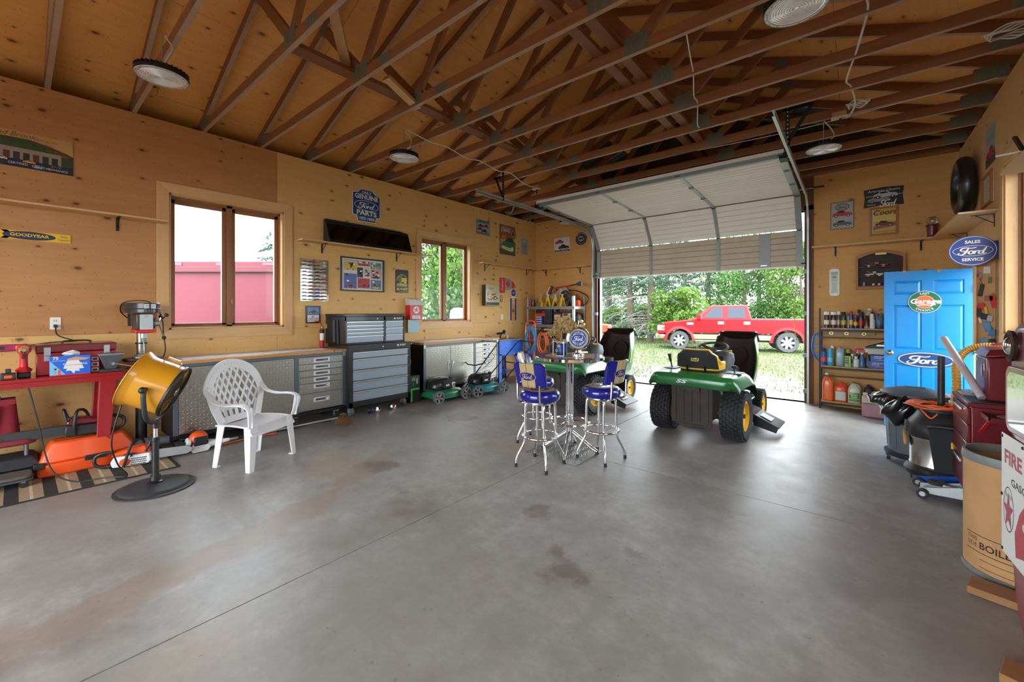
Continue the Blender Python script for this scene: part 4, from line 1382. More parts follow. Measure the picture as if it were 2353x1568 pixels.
def chainsaw(label,loc,rz,body,lower,bar_l,cover=None,txt=None,small=None):
 r=thing('chainsaw',label,'chainsaw',loc,rz,'chainsaws by the red bench')
 m=MB();m.prism([(-.13,.0),(.12,.0),(.14,.03),(.13,.10),(-.12,.095),(-.145,.05)],-.055,.06,lower,at=facing((0,0,.012),0));m.build('engine_body',r,bev=.012)
 m=MB();m.prism([(-.14,.10),(.13,.10),(.125,.13),(.09,.175),(.0,.16),(-.13,.125)],-.05,.055,body,at=facing((0,0,.012),0));m.build('top_cover',r,bev=.014)
 m=MB();m.M=facing((-.045,-.061,.055),0);m.prism(ellipse(.038,.034,20),0,.006,'orange' if small is None else small)
 if small is None:
  for k in range(9):
   for q in range(4):
    m.bx((.05+k*.012-(.0 if q % 2 else .006),-.03+q*.018,.001),(.006,.010,.004),'black_plastic')
 m.build('starter_cover',r,smooth=0)
 m=MB();m.tube(cr([(.07,.05,.02),(.075,.075,.12),(.06,.05,.23),(.03,-.04,.235),(.0,-.085,.20),(-.03,-.09,.10),(-.05,-.085,.02)],6),.012,'black_plastic',8);m.build('front_handle',r)
 m=MB();m.tube(cr([(-.12,0,.14),(-.19,0,.15),(-.25,0,.12),(-.25,0,.05),(-.19,0,.02),(-.12,0,.03)],6),.014,'black_plastic',8);m.build('rear_handle',r)
 m=MB();m.tube(cr([(.10,-.06,.13),(.13,-.07,.20),(.14,-.03,.25),(.14,.04,.25),(.12,.06,.15)],5),.010,'black_plastic',8);m.build('hand_guard',r)
 m=MB();m.prism([(.10,-.045),(bar_l-.04,-.04),(bar_l,-.015),(bar_l,.015),(bar_l-.04,.04),(.10,.045)],.02,.03 if not cover else .045,'dark_plastic' if cover else 'galv',at=facing((.02,.04,.07),0));m.build('bar_cover' if cover else 'guide_bar',r,bev=.003)
 m=MB();m.M=facing((.0,-.062,.12),0);m.box(-.05,.03,.0,.012,0,.012,'black_plastic' if txt is None else 'yellow');m.box(-.005,.007,-.02,.0,0,.01,'black_plastic' if txt is None else 'yellow')
 if txt:
  text(m,txt[0],.022,'paper',-.07,-.07,.003,bold=.02);text(m,txt[1],.024,'yellow',-.07,-.093,.003,bold=.02)
 m.build('pull_grip',r,smooth=0)
 return r
s1=chainsaw('orange and white chainsaw on the striped rug',(-5.20,.70,.010),math.radians(74),'orange','white_plastic',.42)
s2=chainsaw('black and red chainsaw resting on the orange saw case',(-5.50,.42,.302),math.radians(256),'red_dark','black_plastic',.50,cover=True,txt=('Homelite','33cc'),small='brass')
s2.rotation_euler=(0,0,math.radians(265))

r=thing('saw_case','orange plastic chainsaw case on the striped rug','saw case',(-5.52,.42,.010))
def case_sec(k,z0,z1,mat,nm):
 m=MB()
 base=[(-.14,-.30),(.12,-.30),(.15,-.22),(.15,.16),(.07,.34),(-.06,.36),(-.14,.20)]
 n=len(base)
 vs=[(x,y,z0) for x,y in base]+[(x*k,y*k,z1) for x,y in base]
 m.add(vs,[tuple(range(n)),tuple(range(2*n-1,n-1,-1))]+[(i,(i+1) % n,n+(i+1) % n,n+i) for i in range(n)],mat)
 return m.build(nm,r,bev=.018)
case_sec(1.02,0,.11,'orange','lower_shell');case_sec(.72,.112,.285,'orange','upper_shell')
m=MB();m.box(.155,.168,-.02,.12,.09,.135,'black_plastic');m.build('latch',r,bev=.004)
m=MB();m.box(.11,.15,-.325,-.26,.08,.13,'black_plastic');m.build('corner_clip',r,bev=.004)
m=MB();m.tube(cr([(.0,.30,.12),(.0,.50,.11),(.02,.62,.10)],5),.05,'grey_plastic',10,radii=[.05]*5+[.045]*5+[.03]);m.build('bar_scabbard',r)
r=thing('hard_case','black plastic hard case on the rug at the left edge','case',(-5.62,-.10,.010))
m=MB();m.box(-.20,.20,-.28,.26,0,.10,'black_plastic');m.build('lower_half',r,bev=.02)
m=MB();m.add([(-.2,-.28,.104),(.2,-.28,.104),(.2,.26,.104),(-.2,.26,.104),(-.14,-.24,.19),(.13,-.24,.19),(.13,.20,.19),(-.14,.20,.19)],[(3,2,1,0),(4,5,6,7),(0,1,5,4),(1,2,6,5),(2,3,7,6),(3,0,4,7)],'dark_plastic');m.build('lid',r,bev=.015)
m=MB();m.box(.2,.212,-.12,.0,.07,.13,'black_plastic');m.build('latch',r,bev=.004)
r=thing('creeper_board','low grey padded creeper board with casters at the left edge of the rug','creeper',(-5.30,-.22,.010))
m=MB();m.prism(rrect(.22,.62,.05),.075,.10,M('creeper_pad','#5a5650',.8,var=.1));m.build('pad',r,bev=.008)
m=MB();m.prism(rrect(.225,.63,.05),.055,.073,'steel_grey');m.build('frame',r,bev=.004)
for x,y in ((.07,.26),(-.07,.26),(.07,-.22),(-.07,-.22)):
 m=MB();m.cyl((x-.012,y,.026),(x+.012,y,.026),.026,'black_plastic',14);m.box(x-.015,x+.015,y-.012,y+.012,.04,.058,'galv');m.build('caster',r)
r=thing('roller_stool','maroon padded shop stool seat at the left edge','stool',(-5.68,-.08,.010))
m=MB();m.prism(rrect(.38,.40,.08),.29,.34,M('maroon','#7a2733',.6,var=.1));m.build('seat',r,bev=.015)
for x,y in ((-.13,-.14),(.13,-.14),(-.13,.14),(.13,.14)):
 m=MB();m.cyl((x,y,.0),(x,y,.29),.014,'steel_grey',8);m.build('leg',r)
r=thing('tool_bag','red canvas tool bag with black straps on the maroon seat','bag',(-5.66,-.10,.352))
m=MB()
m.surf(lambda u,v: ((.13-.05*v)*(abs(math.cos(6.283*u)) ** .5)*math.copysign(1,math.cos(6.283*u)),(.13-.03*v)*(abs(math.sin(6.283*u)) ** .5)*math.copysign(1,math.sin(6.283*u)),.34*v+.012*math.sin(12*u)*v),28,8,'red_cloth',cu=True)
m.box(-.085,.085,-.10,.10,.30,.34,'red_cloth');m.build('bag_body',r)
m=MB();m.box(.10,.135,-.03,.0,.02,.30,'black_plastic');m.box(.115,.138,.02,.12,.0,.02,'black_plastic');m.build('strap',r,bev=.004)
m=MB();m.box(-.05,.08,-.09,.02,.342,.36,'blue_plastic');m.build('liner',r,bev=.005)

# ---- drum fan on a pedestal
FX,FY=-4.425,.735
r=thing('drum_fan','yellow barrel fan on a black pedestal with round base','fan',(FX,FY,0))
m=MB();m.lathe([(0,.001),(.262,.001),(.262,.010),(.235,.014),(.222,.028),(.205,.032),(.10,.045),(.045,.05),(0,.05)],'dark_plastic',56);m.build('base',r)
m=MB();m.lathe([(.0,.05),(.05,.05),(.055,.058),(.035,.066),(.033,.105),(.024,.105),(.024,.385),(.028,.39),(.028,.42),(0,.42)],'black_paint',22);m.build('pole',r)
m=MB();m.cyl((0,0,.42),(0,0,.50),.016,'chrome',16);m.build('inner_pole',r)
m=MB();m.cyl((0,0,.49),(0,0,.56),.022,'black_paint',16);m.build('pole_top',r)
ax=Vector((.40,.80,-.44)).normalized()
side=Vector((0,0,1)).cross(ax).normalized()
upv=ax.cross(side)
C=Vector((.0,.0,.845));KF=.90
R4=Matrix((side,upv,ax)).transposed().to_4x4()
yk=MB();yk.tube(cr([C+side*.228,C+side*.238+Vector((0,0,-.08)),C+side*.185+Vector((0,0,-.235)),C+side*.0+Vector((0,0,-.30)),C-side*.185+Vector((0,0,-.235)),C-side*.238+Vector((0,0,-.08)),C-side*.228],8),.017,'dark_plastic',10);yk.build('yoke',r)
FB=Matrix.Translation(C) @ R4 @ Matrix.Scale(KF,4)
m=MB();m.M=FB
m.lathe([(.262,-.165),(.256,-.172),(.232,-.14),(.226,-.10),(.225,.15),(.222,.15),(.222,-.10),(.255,-.165)],'yellow_fan',48);m.build('drum',r)
for z,nm in ((.16,'front_grille'),(-.15,'rear_grille')):
 m=MB();m.M=FB
 for q in range(9):
  rr=.05+q*.021
  m.tube([(rr*math.cos(t*2*PI/36),rr*math.sin(t*2*PI/36),z+.012*(1-(rr/.23) ** 2)) for t in range(36)],.0024,'black_metal',5,closed=True)
 for q in range(8):
  a=q*PI/4
  m.tube([(.04*math.cos(a),.04*math.sin(a),z+.012),(.225*math.cos(a+.3),.225*math.sin(a+.3),z)],.003,'black_metal',5)
 if z > 0:
  m.lathe([(.222,z-.02),(.236,z-.02),(.240,z),(.232,z+.012),(.222,z+.006)],'black_plastic',48);m.lathe([(0,z+.018),(.04,z+.016),(.042,z+.008)],'chrome',20)
 m.build(nm,r)
m=MB();m.M=FB
for q in range(3):
 a0=q*2*PI/3
 m.surf(lambda u,v: ((.04+.165*u)*math.cos(a0+(v-.5)*(1.1-.2*u)),(.04+.165*u)*math.sin(a0+(v-.5)*(1.1-.2*u)),.05+(v-.5)*.07),6,6,'black_metal')
m.cyl((0,0,-.08),(0,0,.09),.045,'black_metal',18);m.build('fan_blade',r)
for sg in (-1,1):
 m=MB();m.cyl(C+side*sg*.20,C+side*sg*.258,.016,'black_plastic',12);m.sph(C+side*sg*.258,.026,'black_plastic',12,8);m.build('pivot_knob',r)
m=MB();m.M=FB
m.tube([(0,.226,-.04),(.0,.262,-.03),(0,.262,.09),(0,.226,.10)],.006,'chrome',8);m.box(-.011,.011,.256,.272,-.02,.08,'yellow_fan');m.build('handle',r)
m=MB();m.M=FB
text(m,'CAT',.03,'black_plastic',at=Matrix.Translation((-.045,.2222,.06)) @ Matrix(((-1,0,0,0),(0,.2,1,0),(0,-1,.2,0),(0,0,0,1))) @ Matrix.Rotation(PI,4,'Z'),bold=.03,z=.004);m.build('lettering',r,smooth=0,recalc=False)
m=MB();m.tube(cr([C-ax*.15+Vector((.0,-.05,-.10)),(-.08,-.25,.45),(-.25,-.20,.20),(-.42,-.12,.03),(-.55,-.25,.018),(-.62,-.42,.02),(-.72,-.55,.15),(-.95,-.62,.55),(-1.05,-.68,.86),(-1.15,-.72,.89)],9),.0055,'black_plastic',6);m.build('power_cord',r)

# ---- white resin chair
CA=math.radians(26.5)
r=thing('resin_chair','white plastic patio armchair with lattice back','chair',(-4.485,1.49,0),CA)
WP='white_plastic'
# local: +x forward, +y to the sitter's left
def legp(x0,y0,x1,y1,zt,nm):
 m=MB()
 for t in (0,1):
  pass
 a=[(x0-.02,y0-.028),(x0+.028,y0-.028),(x0+.028,y0+.028),(x0-.02,y0+.028)]
 sx=1 if x1 > 0 else -1;sy=1 if y1 > 0 else -1
 # L-shaped leg: two thin plates meeting at the outer corner
 def plate(p0,p1,q0,q1,th):
  d0=Vector((*q0,0))-Vector((*p0,0));n=Vector((-d0.y,d0.x,0)).normalized()*th
  vs=[Vector((*p0,0)),Vector((*q0,0)),Vector((*q1,zt)),Vector((*p1,zt))]
  m.add([tuple(v) for v in vs]+[tuple(v+n) for v in vs],[(0,1,2,3),(7,6,5,4),(0,4,5,1),(1,5,6,2),(2,6,7,3),(3,7,4,0)],WP)
 wb_,wt_=.045,.075
 plate((x0,y0),(x1,y1),(x0-sx*wb_,y0),(x1-sx*wt_,y1),.006)
 plate((x0,y0),(x1,y1),(x0,y0-sy*wb_),(x1,y1-sy*wt_),.006)
 m.box(min(x0,x0-sx*wb_),max(x0,x0-sx*wb_),min(y0,y0-sy*wb_),max(y0,y0-sy*wb_),0,.008,WP)
 m.build(nm,r,smooth=20)
for sy in (-1,1):
 legp(.22,sy*.275,.20,sy*.245,.40,'leg')
 legp(-.23,sy*.245,-.19,sy*.225,.40,'leg')
m=MB()
def seatf(u,v):
 x=-.21+.43*u;y=(v-.5)*(.46+.05*u)
 z=.385-.02*math.sin(PI*v)*(1-u*.5)+.012*math.sin(PI*u)-.06*max(0,u-.85)/.15
 return (x,y,z)
m.surf(seatf,14,14,WP);m.surf(lambda u,v: (seatf(u,v)[0],seatf(u,v)[1],seatf(u,v)[2]-.007),14,14,WP)
m.tube([seatf(u/10,0) for u in range(11)],.009,WP,6);m.tube([seatf(u/10,1) for u in range(11)],.009,WP,6);m.tube([seatf(1,v/10) for v in range(11)],.009,WP,6)
m.build('seat',r)
# back: rim hoop that flows into the arms
def hoop(t):     # t -1..1 over the back rim
 a=t*1.75
 y=.30*math.sin(a)/max(.001,math.sin(1.75))*(1.0 if abs(t) < 1 else 1)
 z=.56+.39*math.cos(a*.86)
 x=-.30+.05*(1-math.cos(a))+.05*(1-(z-.4)/.55)
 return Vector((x,y,z))
rim=[hoop(-1+2*i/28) for i in range(29)]
def arm(sy):
 return cr([Vector((-.16,sy*.30,.63)),Vector((-.05,sy*.305,.60)),Vector((.08,sy*.305,.605)),Vector((.19,sy*.30,.60)),Vector((.235,sy*.29,.56)),Vector((.225,sy*.27,.47)),Vector((.21,sy*.255,.40))],6)
path=cr(list(reversed(arm(-1)))[::4]+[p for p in rim if p.z > .70][::2]+arm(1)[::4],5)
m=MB()
vs,fs=[],[]
W=.030
for i,p in enumerate(path):
 d=(path[min(i+1,len(path)-1)]-path[max(i-1,0)]).normalized()
 sm=lambda e0,e1,q: (lambda t: t*t*(3-2*t))(max(0.0,min(1.0,(q-e0)/(e1-e0))))
 k1=sm(-.26,-.08,p.x)*(1-sm(.17,.225,p.x)*(1-sm(.47,.57,p.z)*.3))
 n=(Vector((1,0,0))*(1-k1)+Vector((0,0,1))*k1).normalized()
 s1=d.cross(n).normalized();n2=s1.cross(d).normalized()
 for a,b in ((1,.30),(.55,.70),(-.55,.70),(-1,.30),(-1,-.25),(1,-.25)):
  vs.append(p+n2*W*.5*b+s1*W*a)
n_=6
for i in range(len(path)-1):
 for k in range(n_):
  fs.append((i*n_+k,i*n_+(k+1) % n_,(i+1)*n_+(k+1) % n_,(i+1)*n_+k))
m.add([tuple(v) for v in vs],fs,WP);m.build('back_rim_and_arms',r)
# lattice back panel made of crossing slats, cut to the hoop shape
def backx(y,z):
 return -.205-.115*(z-.40)/.55+.05*(y/.28) ** 2
def inside(y,z):
 if z < .42: return False
 if z < .62: return abs(y) < .17+.10*(z-.42)/.2
 return (y/.285) ** 2+((z-.62)/.315) ** 2 < 1
m=MB()
for sg in (-1,1):
 for k in range(-7,8):
  y0=k*.068
  run=[]
  for i in range(41):
   z=.50+.45*i/40;y=y0+sg*(z-.70)*.52
   if inside(y,z):
    run.append((y,z))
  if len(run) > 2:
   pts=[Vector((backx(y,z),y,z)) for y,z in run]
   vs=[]
   for p in pts:
    for dx,dy in ((0,-.011),(0,.011),(-.007,.011),(-.007,-.011)):
     vs.append((p.x+dx,p.y+dy,p.z))
   fs=[(4*i+q,4*i+(q+1) % 4,4*i+4+(q+1) % 4,4*i+4+q) for i in range(len(pts)-1) for q in range(4)]
   m.add(vs,fs,WP)
m.build('back_lattice',r,smooth=20)
m=MB()
m.surf(lambda u,v: (backx((v-.5)*(.34+.16*u),.385+.06*u)+.006,(v-.5)*(.34+.14*u),.385+.06*u),3,12,WP)
for k in range(-3,4):
 y=k*.058
 m.bar((backx(y,.43),y,.43),(backx(y*1.25,.54),y*1.25,.54),.028,.007,WP,up=(1,0,0))
for sy in (-1,1):
 pts=[Vector((backx(sy*.25,.42),sy*.20,.40)),Vector((backx(sy*.25,.55),sy*.255,.54)),Vector((backx(sy*.28,.66),sy*.285,.66))]
 for a,b in zip(pts[:-1],pts[1:]):
  m.bar(a,b,.07,.008,WP,up=(1,0,0))
# rim inner band
for i in range(28):
 a,b=rim[i],rim[i+1]
 if a.z > .60 or b.z > .60:
  ca=Vector((a.x+.01,a.y*.90,.62+(a.z-.62)*.92));cb=Vector((b.x+.01,b.y*.90,.62+(b.z-.62)*.92))
  m.bar(ca,cb,.06,.007,WP,up=(1,0,0))
m.build('back_panel',r,smooth=20)
for sy in (-1,1):
 m=MB();m.bar((.215,sy*.262,.40),(.225,sy*.285,.585),.012,.055,WP,up=(1,0,0));m.build('arm_post',r,bev=.004)

# ================================================================== pub table and stools
TX,TY=-2.27,3.66
m=MB();m.box(-2.61,-2.01,3.35,3.885,.001,.006,'diamond_floor')
tag(m.build('floor_plate',smooth=0),'square steel tread plate on the floor under the pub table','plate')
r=thing('pub_table','round chrome pub table with blue and gold top','table',(TX,TY,.006))
m=MB();m.lathe([(0,.952),(.352,.952),(.356,.956),(.356,.982),(.352,.986),(0,.986)],'chrome',64);m.build('table_edge',r)
m=MB()
m.lathe([(0,.9865),(.348,.9865),(.348,.9875),(.30,.9875,'blue_vinyl'),(.255,.9875,'gold_vinyl'),(.14,.9875,'blue_vinyl'),(0,.9875)],'blue_vinyl',64)
m.build('printed_top',r,smooth=0,recalc=False)
m=MB();arc_text(m,'GENUINE PARTS',.05,'blue_vinyl',.275,.275,90,140,.9885);arc_text(m,'SALES AND SERVICE',.05,'blue_vinyl',.275,.275,270,150,.9885,inward=True)
oval_ford(m,.34,.15,Matrix(),'blue_vinyl','gold_vinyl',.988);m.build('lettering',r,smooth=0,recalc=False)
m=MB();m.lathe([(0,.10),(.038,.10),(.038,.90),(.07,.948),(0,.948)],'chrome',24);m.build('pole',r)
for k in range(4):
 a=math.radians(20+90*k)
 m=MB();m.tube(cr([(.03*math.cos(a),.03*math.sin(a),.20),(.10*math.cos(a),.10*math.sin(a),.15),(.22*math.cos(a),.22*math.sin(a),.06),(.28*math.cos(a),.28*math.sin(a),.026)],6),.02,'chrome',10);m.cyl((.28*math.cos(a),.28*math.sin(a),.001),(.28*math.cos(a),.28*math.sin(a),.03),.018,'black_plastic',12);m.build('leg',r)
m=MB();m.tube([(.20*math.cos(t*PI/18),.20*math.sin(t*PI/18),.31) for t in range(36)],.013,'chrome',8,closed=True)
for k in range(3):
 a=k*2*PI/3+.5
 m.tube([(.03*math.cos(a),.03*math.sin(a),.31),(.20*math.cos(a),.20*math.sin(a),.31)],.009,'chrome',8)
m.build('foot_ring',r)

def make_stool():
 r=thing('bar_stool','x','stool',(0,0,0),0,'blue and gold bar stools')
 # local: back towards -y, sitter faces +y
 m=MB();m.lathe([(.0,.615),(.165,.615),(.183,.63),(.19,.655),(.185,.69),(.165,.71),(.14,.716,'gold_vinyl'),(.095,.719,'blue_vinyl'),(0,.721)],'blue_vinyl',48);seat=m.build('seat',r)
 m=MB();arc_text(m,'QUALITY PARTS',.035,'blue_vinyl',.118,.118,90,150,.7215);arc_text(m,'AND SERVICE',.035,'blue_vinyl',.118,.118,270,130,.7215,inward=True);ford_script(m,.13,'gold_vinyl',0,0,.7225);m.build('lettering',seat,smooth=0,recalc=False)
 m=MB();m.lathe([(0,.585),(.12,.585),(.15,.60),(.15,.615),(0,.615)],'chrome',32);m.build('swivel',r)
 for k in range(4):
  a=math.radians(45+90*k);c,s=math.cos(a),math.sin(a)
  m=MB();m.tube(cr([(.05*c,.05*s,.59),(.11*c,.11*s,.592),(.138*c,.138*s,.57),(.145*c,.145*s,.50),(.150*c,.150*s,.26),(.165*c,.165*s,.20),(.222*c,.222*s,.09),(.232*c,.232*s,.03)],7),.0125,'chrome',10)
  m.cyl((.2325*c,.2325*s,.0),(.2325*c,.2325*s,.035),.015,'black_plastic',12);m.build('leg',r)
 m=MB();m.tube([(.168*math.cos(t*PI/20),.168*math.sin(t*PI/20),.285) for t in range(40)],.0125,'chrome',10,closed=True);m.build('foot_ring',r)
 # curved upholstered back on two flat chrome bars
 def bk(u,v,off):
  x=(u-.5)*.30
  w=.30+.02*v
  x=(u-.5)*w
  y=-.185-.05*v+.045*(abs(u-.5)*2) ** 2*1.0+off
  e=min(1,min(u,1-u)/.08)
  z=.765+.215*v
  # rounded upper corners
  if v > .7:
   z -= .03*(1-e)*(v-.7)/.3
  return (x,y,z)
 m=MB()
 n=24
 def skin(u,v):      # closed shell: v 0..1 outer face then inner face
  return None
 outer=lambda u,v: bk(u,v,-.018);inner=lambda u,v: bk(u,v,.018)
 def band(f,mats):
  for u0,u1,mt in mats:
   m.surf(lambda u,v: f(u0+(u1-u0)*u,v),6,10,mt)
 bands=[(0,.26,'blue_vinyl'),(.26,.492,'gold_vinyl'),(.492,.508,'blue_vinyl'),(.508,.74,'gold_vinyl'),(.74,1,'blue_vinyl')]
 band(outer,bands);band(inner,bands)
 for u0,u1,mt in bands:
  for vv in (0,1):
   m.surf(lambda u,t: tuple(Vector(outer(u0+(u1-u0)*u,vv)).lerp(Vector(inner(u0+(u1-u0)*u,vv)),t)+Vector((0,0,(vv*2-1)*.008*math.sin(PI*t)))),6,4,mt)
 for uu in (0,1):
  m.surf(lambda v,t: tuple(Vector(outer(uu,v)).lerp(Vector(inner(uu,v)),t)+Vector(((uu*2-1)*.008*math.sin(PI*t),0,0))),10,4,'blue_vinyl')
 back=m.build('backrest',r,smooth=50)
 # oval badge wrapped on both faces of the back
 for f,sg,nm in ((outer,-1,'rear_badge'),(inner,1,'front_badge')):
  m=MB();flat=MB()
  oval_ford(flat,.175,.085,Matrix(),'blue_vinyl','gold_vinyl')
  vs=[]
  for v in flat.v:
   u=.5+(-sg)*0+(v[0] if sg < 0 else -v[0])/.31
   vv=.46+v[1]/.222
   p=Vector(f(u,vv))
   vs.append((p.x,p.y+sg*(.002+v[2]*1.5),p.z))
  m.v=vs;m.f=flat.f;m.mi=flat.mi;m.mats=flat.mats
  m.build(nm,back,smooth=0,recalc=False)
 for sx in (-1,1):
  m=MB();m.tube(cr([(sx*.115,.0,.605),(sx*.118,-.13,.605),(sx*.120,-.185,.62),(sx*.12,-.20,.68),(sx*.12,-.205,.79)],6),.0105,'chrome',8);m.build('back_support',r)
 return r
stool=make_stool()
stool.location=(-2.285,3.165,0);stool.rotation_euler=(0,0,math.radians(4));stool['label']='blue and gold bar stool nearest the camera, its back turned to us'
dup(stool,(-1.93,3.70,.0),math.radians(82),'blue and gold bar stool on the right of the pub table')
dup(stool,(-2.735,3.735,.0),math.radians(-78),'blue and gold bar stool behind, partly hidden by the nearest stool')

# ---- things on the pub table
r=thing('flower_vase','blue can vase holding dried brown coffee filter flowers on the pub table','vase',(TX-.075,TY-.03,.994))
m=MB();m.lathe([(0,0),(.053,0),(.055,.004,'navy'),(.055,.045,'ford_blue'),(.055,.125,'chrome'),(.057,.13),(.053,.13),(.05,.01),(0,.01)],'chrome',28);m.build('can',r)
m=MB();m.M=facing((0,-.0552,.10),0);m.poly(ellipse(.022,.016,18),M('tag_brown','#a98352',.7),.001);m.M=facing((0,-.0552,.05),0);text(m,'G',.04,'paper',-.03,0,.0);m.build('tag',r,smooth=0,recalc=False)
rr=random.Random(11)
blooms=[(0,0,.30,.085),(.07,.02,.30,.07),(-.05,.03,.27,.07),(.03,-.05,.26,.07),(.09,-.03,.24,.06),(-.10,-.02,.20,.065),(.0,.05,.33,.07),(.05,.04,.34,.06),(-.13,-.03,.19,.05),(.11,.03,.30,.05)]
for bx_,by_,bz_,br_ in blooms:
 m=MB()
 for k in range(16):
  a=rr.uniform(0,6.28);t=rr.uniform(.15,1.35);d=Vector((math.sin(t)*math.cos(a),math.sin(t)*math.sin(a),math.cos(t)))
  s=d.orthogonal().normalized();q=d.cross(s)
  c0=Vector((bx_,by_,bz_))
  w1=br_*rr.uniform(.4,.6)
  m.surf(lambda u,v: tuple(c0+d*br_*(.15+.85*v)+s*(u-.5)*2*w1*(.35+.8*v)+q*(w1*.55*((u-.5)*2) ** 2*-1+.012*math.sin(u*9+k))*v),5,4,'coffee')
 m.build('bloom',r,smooth=60)
m=MB()
for bx_,by_,bz_,br_ in blooms[:6]:
 m.tube(cr([(bx_*.2,by_*.2,.02),(bx_*.5,by_*.5,.12),(bx_,by_,bz_)],4),.004,'coffee',5)
m.build('stem',r)
r=thing('vase_holder','thin clear acrylic stand with white edges around the vase','stand',(TX-.075,TY-.03,.994))
m=MB()
for x in (-.066,.063):
 m.box(x-.002,x+.002,-.065,-.055,0,.165,'white_paint')
m.box(-.066,.063,-.065,-.055,.0,.003,'clear_plastic');m.build('upright',r,smooth=0)
r=thing('table_lamp_sign','round chrome lamp sign with blue oval emblem on the pub table','lamp sign',(TX+.085,TY+.03,.994),math.radians(36))
m=MB();m.lathe([(0,0),(.06,0),(.06,.02),(.035,.035),(.03,.06),(0,.06)],'chrome',28);m.build('base',r)
m=MB();m.lathe([(.0,-.05),(.08,-.045),(.118,-.02),(.124,.0),(.118,.018),(.10,.024),(.098,.012)],'chrome',48,at=facing((0,0,.178),0));m.build('housing',r)
m=MB();m.M=facing((0,-.018,.178),0);m.poly(ellipse(.10,.10,48),M('sign_face','#a9a7a2',.35),0)
m.poly(ellipse(.082,.082,48),'ford_blue',.0006);m.poly(ellipse(.074,.048,48),'paper',.0012);m.poly(ellipse(.070,.044,48),'ford_blue',.0018);ford_script(m,.10,'paper',0,0,.0024,None,.054)
arc_text(m,'AUTHORIZED',.02,'paper',.062,.064,90,110,.0018);arc_text(m,'SALES & SERVICE',.02,'paper',.062,.064,270,130,.0018,inward=True);m.build('emblem_face',r,smooth=0,recalc=False)

# ================================================================== riding mowers
def tire(R,W,mat,lug_rows,n_lug):
 m=MB()
 h=W/2
 m.lathe([(R*.55,-h*.75),(R*.72,-h*.98),(R*.90,-h),(R*.965,-h*.72),(R*.985,0),(R*.965,h*.72),(R*.90,h),(R*.72,h*.98),(R*.55,h*.75)],mat,40)
 for q in range(lug_rows):
  z=(-.5+(q+.5)/lug_rows)*W*.92
  rr=R*(.985-.03*abs(z/h) ** 3)
  for k in range(n_lug):
   a=2*PI*(k+(.5 if q % 2 else 0))/n_lug
   A=Matrix.Rotation(a,4,'Z')
   o=m.M;m.M=o @ A
   wl_=2*PI*R/n_lug
   m.box(rr-.004,rr+.013,-wl_*.38,wl_*.22,z-W/lug_rows*.40,z+W/lug_rows*.40,mat)
   m.M=o
 return m
def rim_mb(R,W,mat,hub):
 m=MB();h=W/2
 m.lathe([(R*.60,h*.82),(R*.56,h*.86),(R*.50,h*.55),(R*.30,h*.45),(R*.16,h*.60),(R*.13,h*.60),(.0,h*.60)],mat,32)
 m.lathe([(R*.60,-h*.82),(R*.56,-h*.86),(R*.50,-h*.55),(R*.2,-h*.45),(0,-h*.45)],mat,32)
 m.cyl((0,0,h*.5),(0,0,h*.78),R*.09,hub,12)
 return m
def wheel(root,x,y,R,W,tm,rm,rows=5,n=26,zoff=0):
 e=bpy.data.objects.new('wheel',tire(R,W,tm,rows,n).data('wheel')) if False else None
 sg=1 if x > 0 else -1
 m=tire(R,W,tm,rows,n)
 o=m.build('wheel',root,loc=(x,y,R+.006+zoff));o.rotation_euler=(0,sg*PI/2,0)
 q=rim_mb(R,W,rm,'dark_plastic').build('rim',o)
 return o
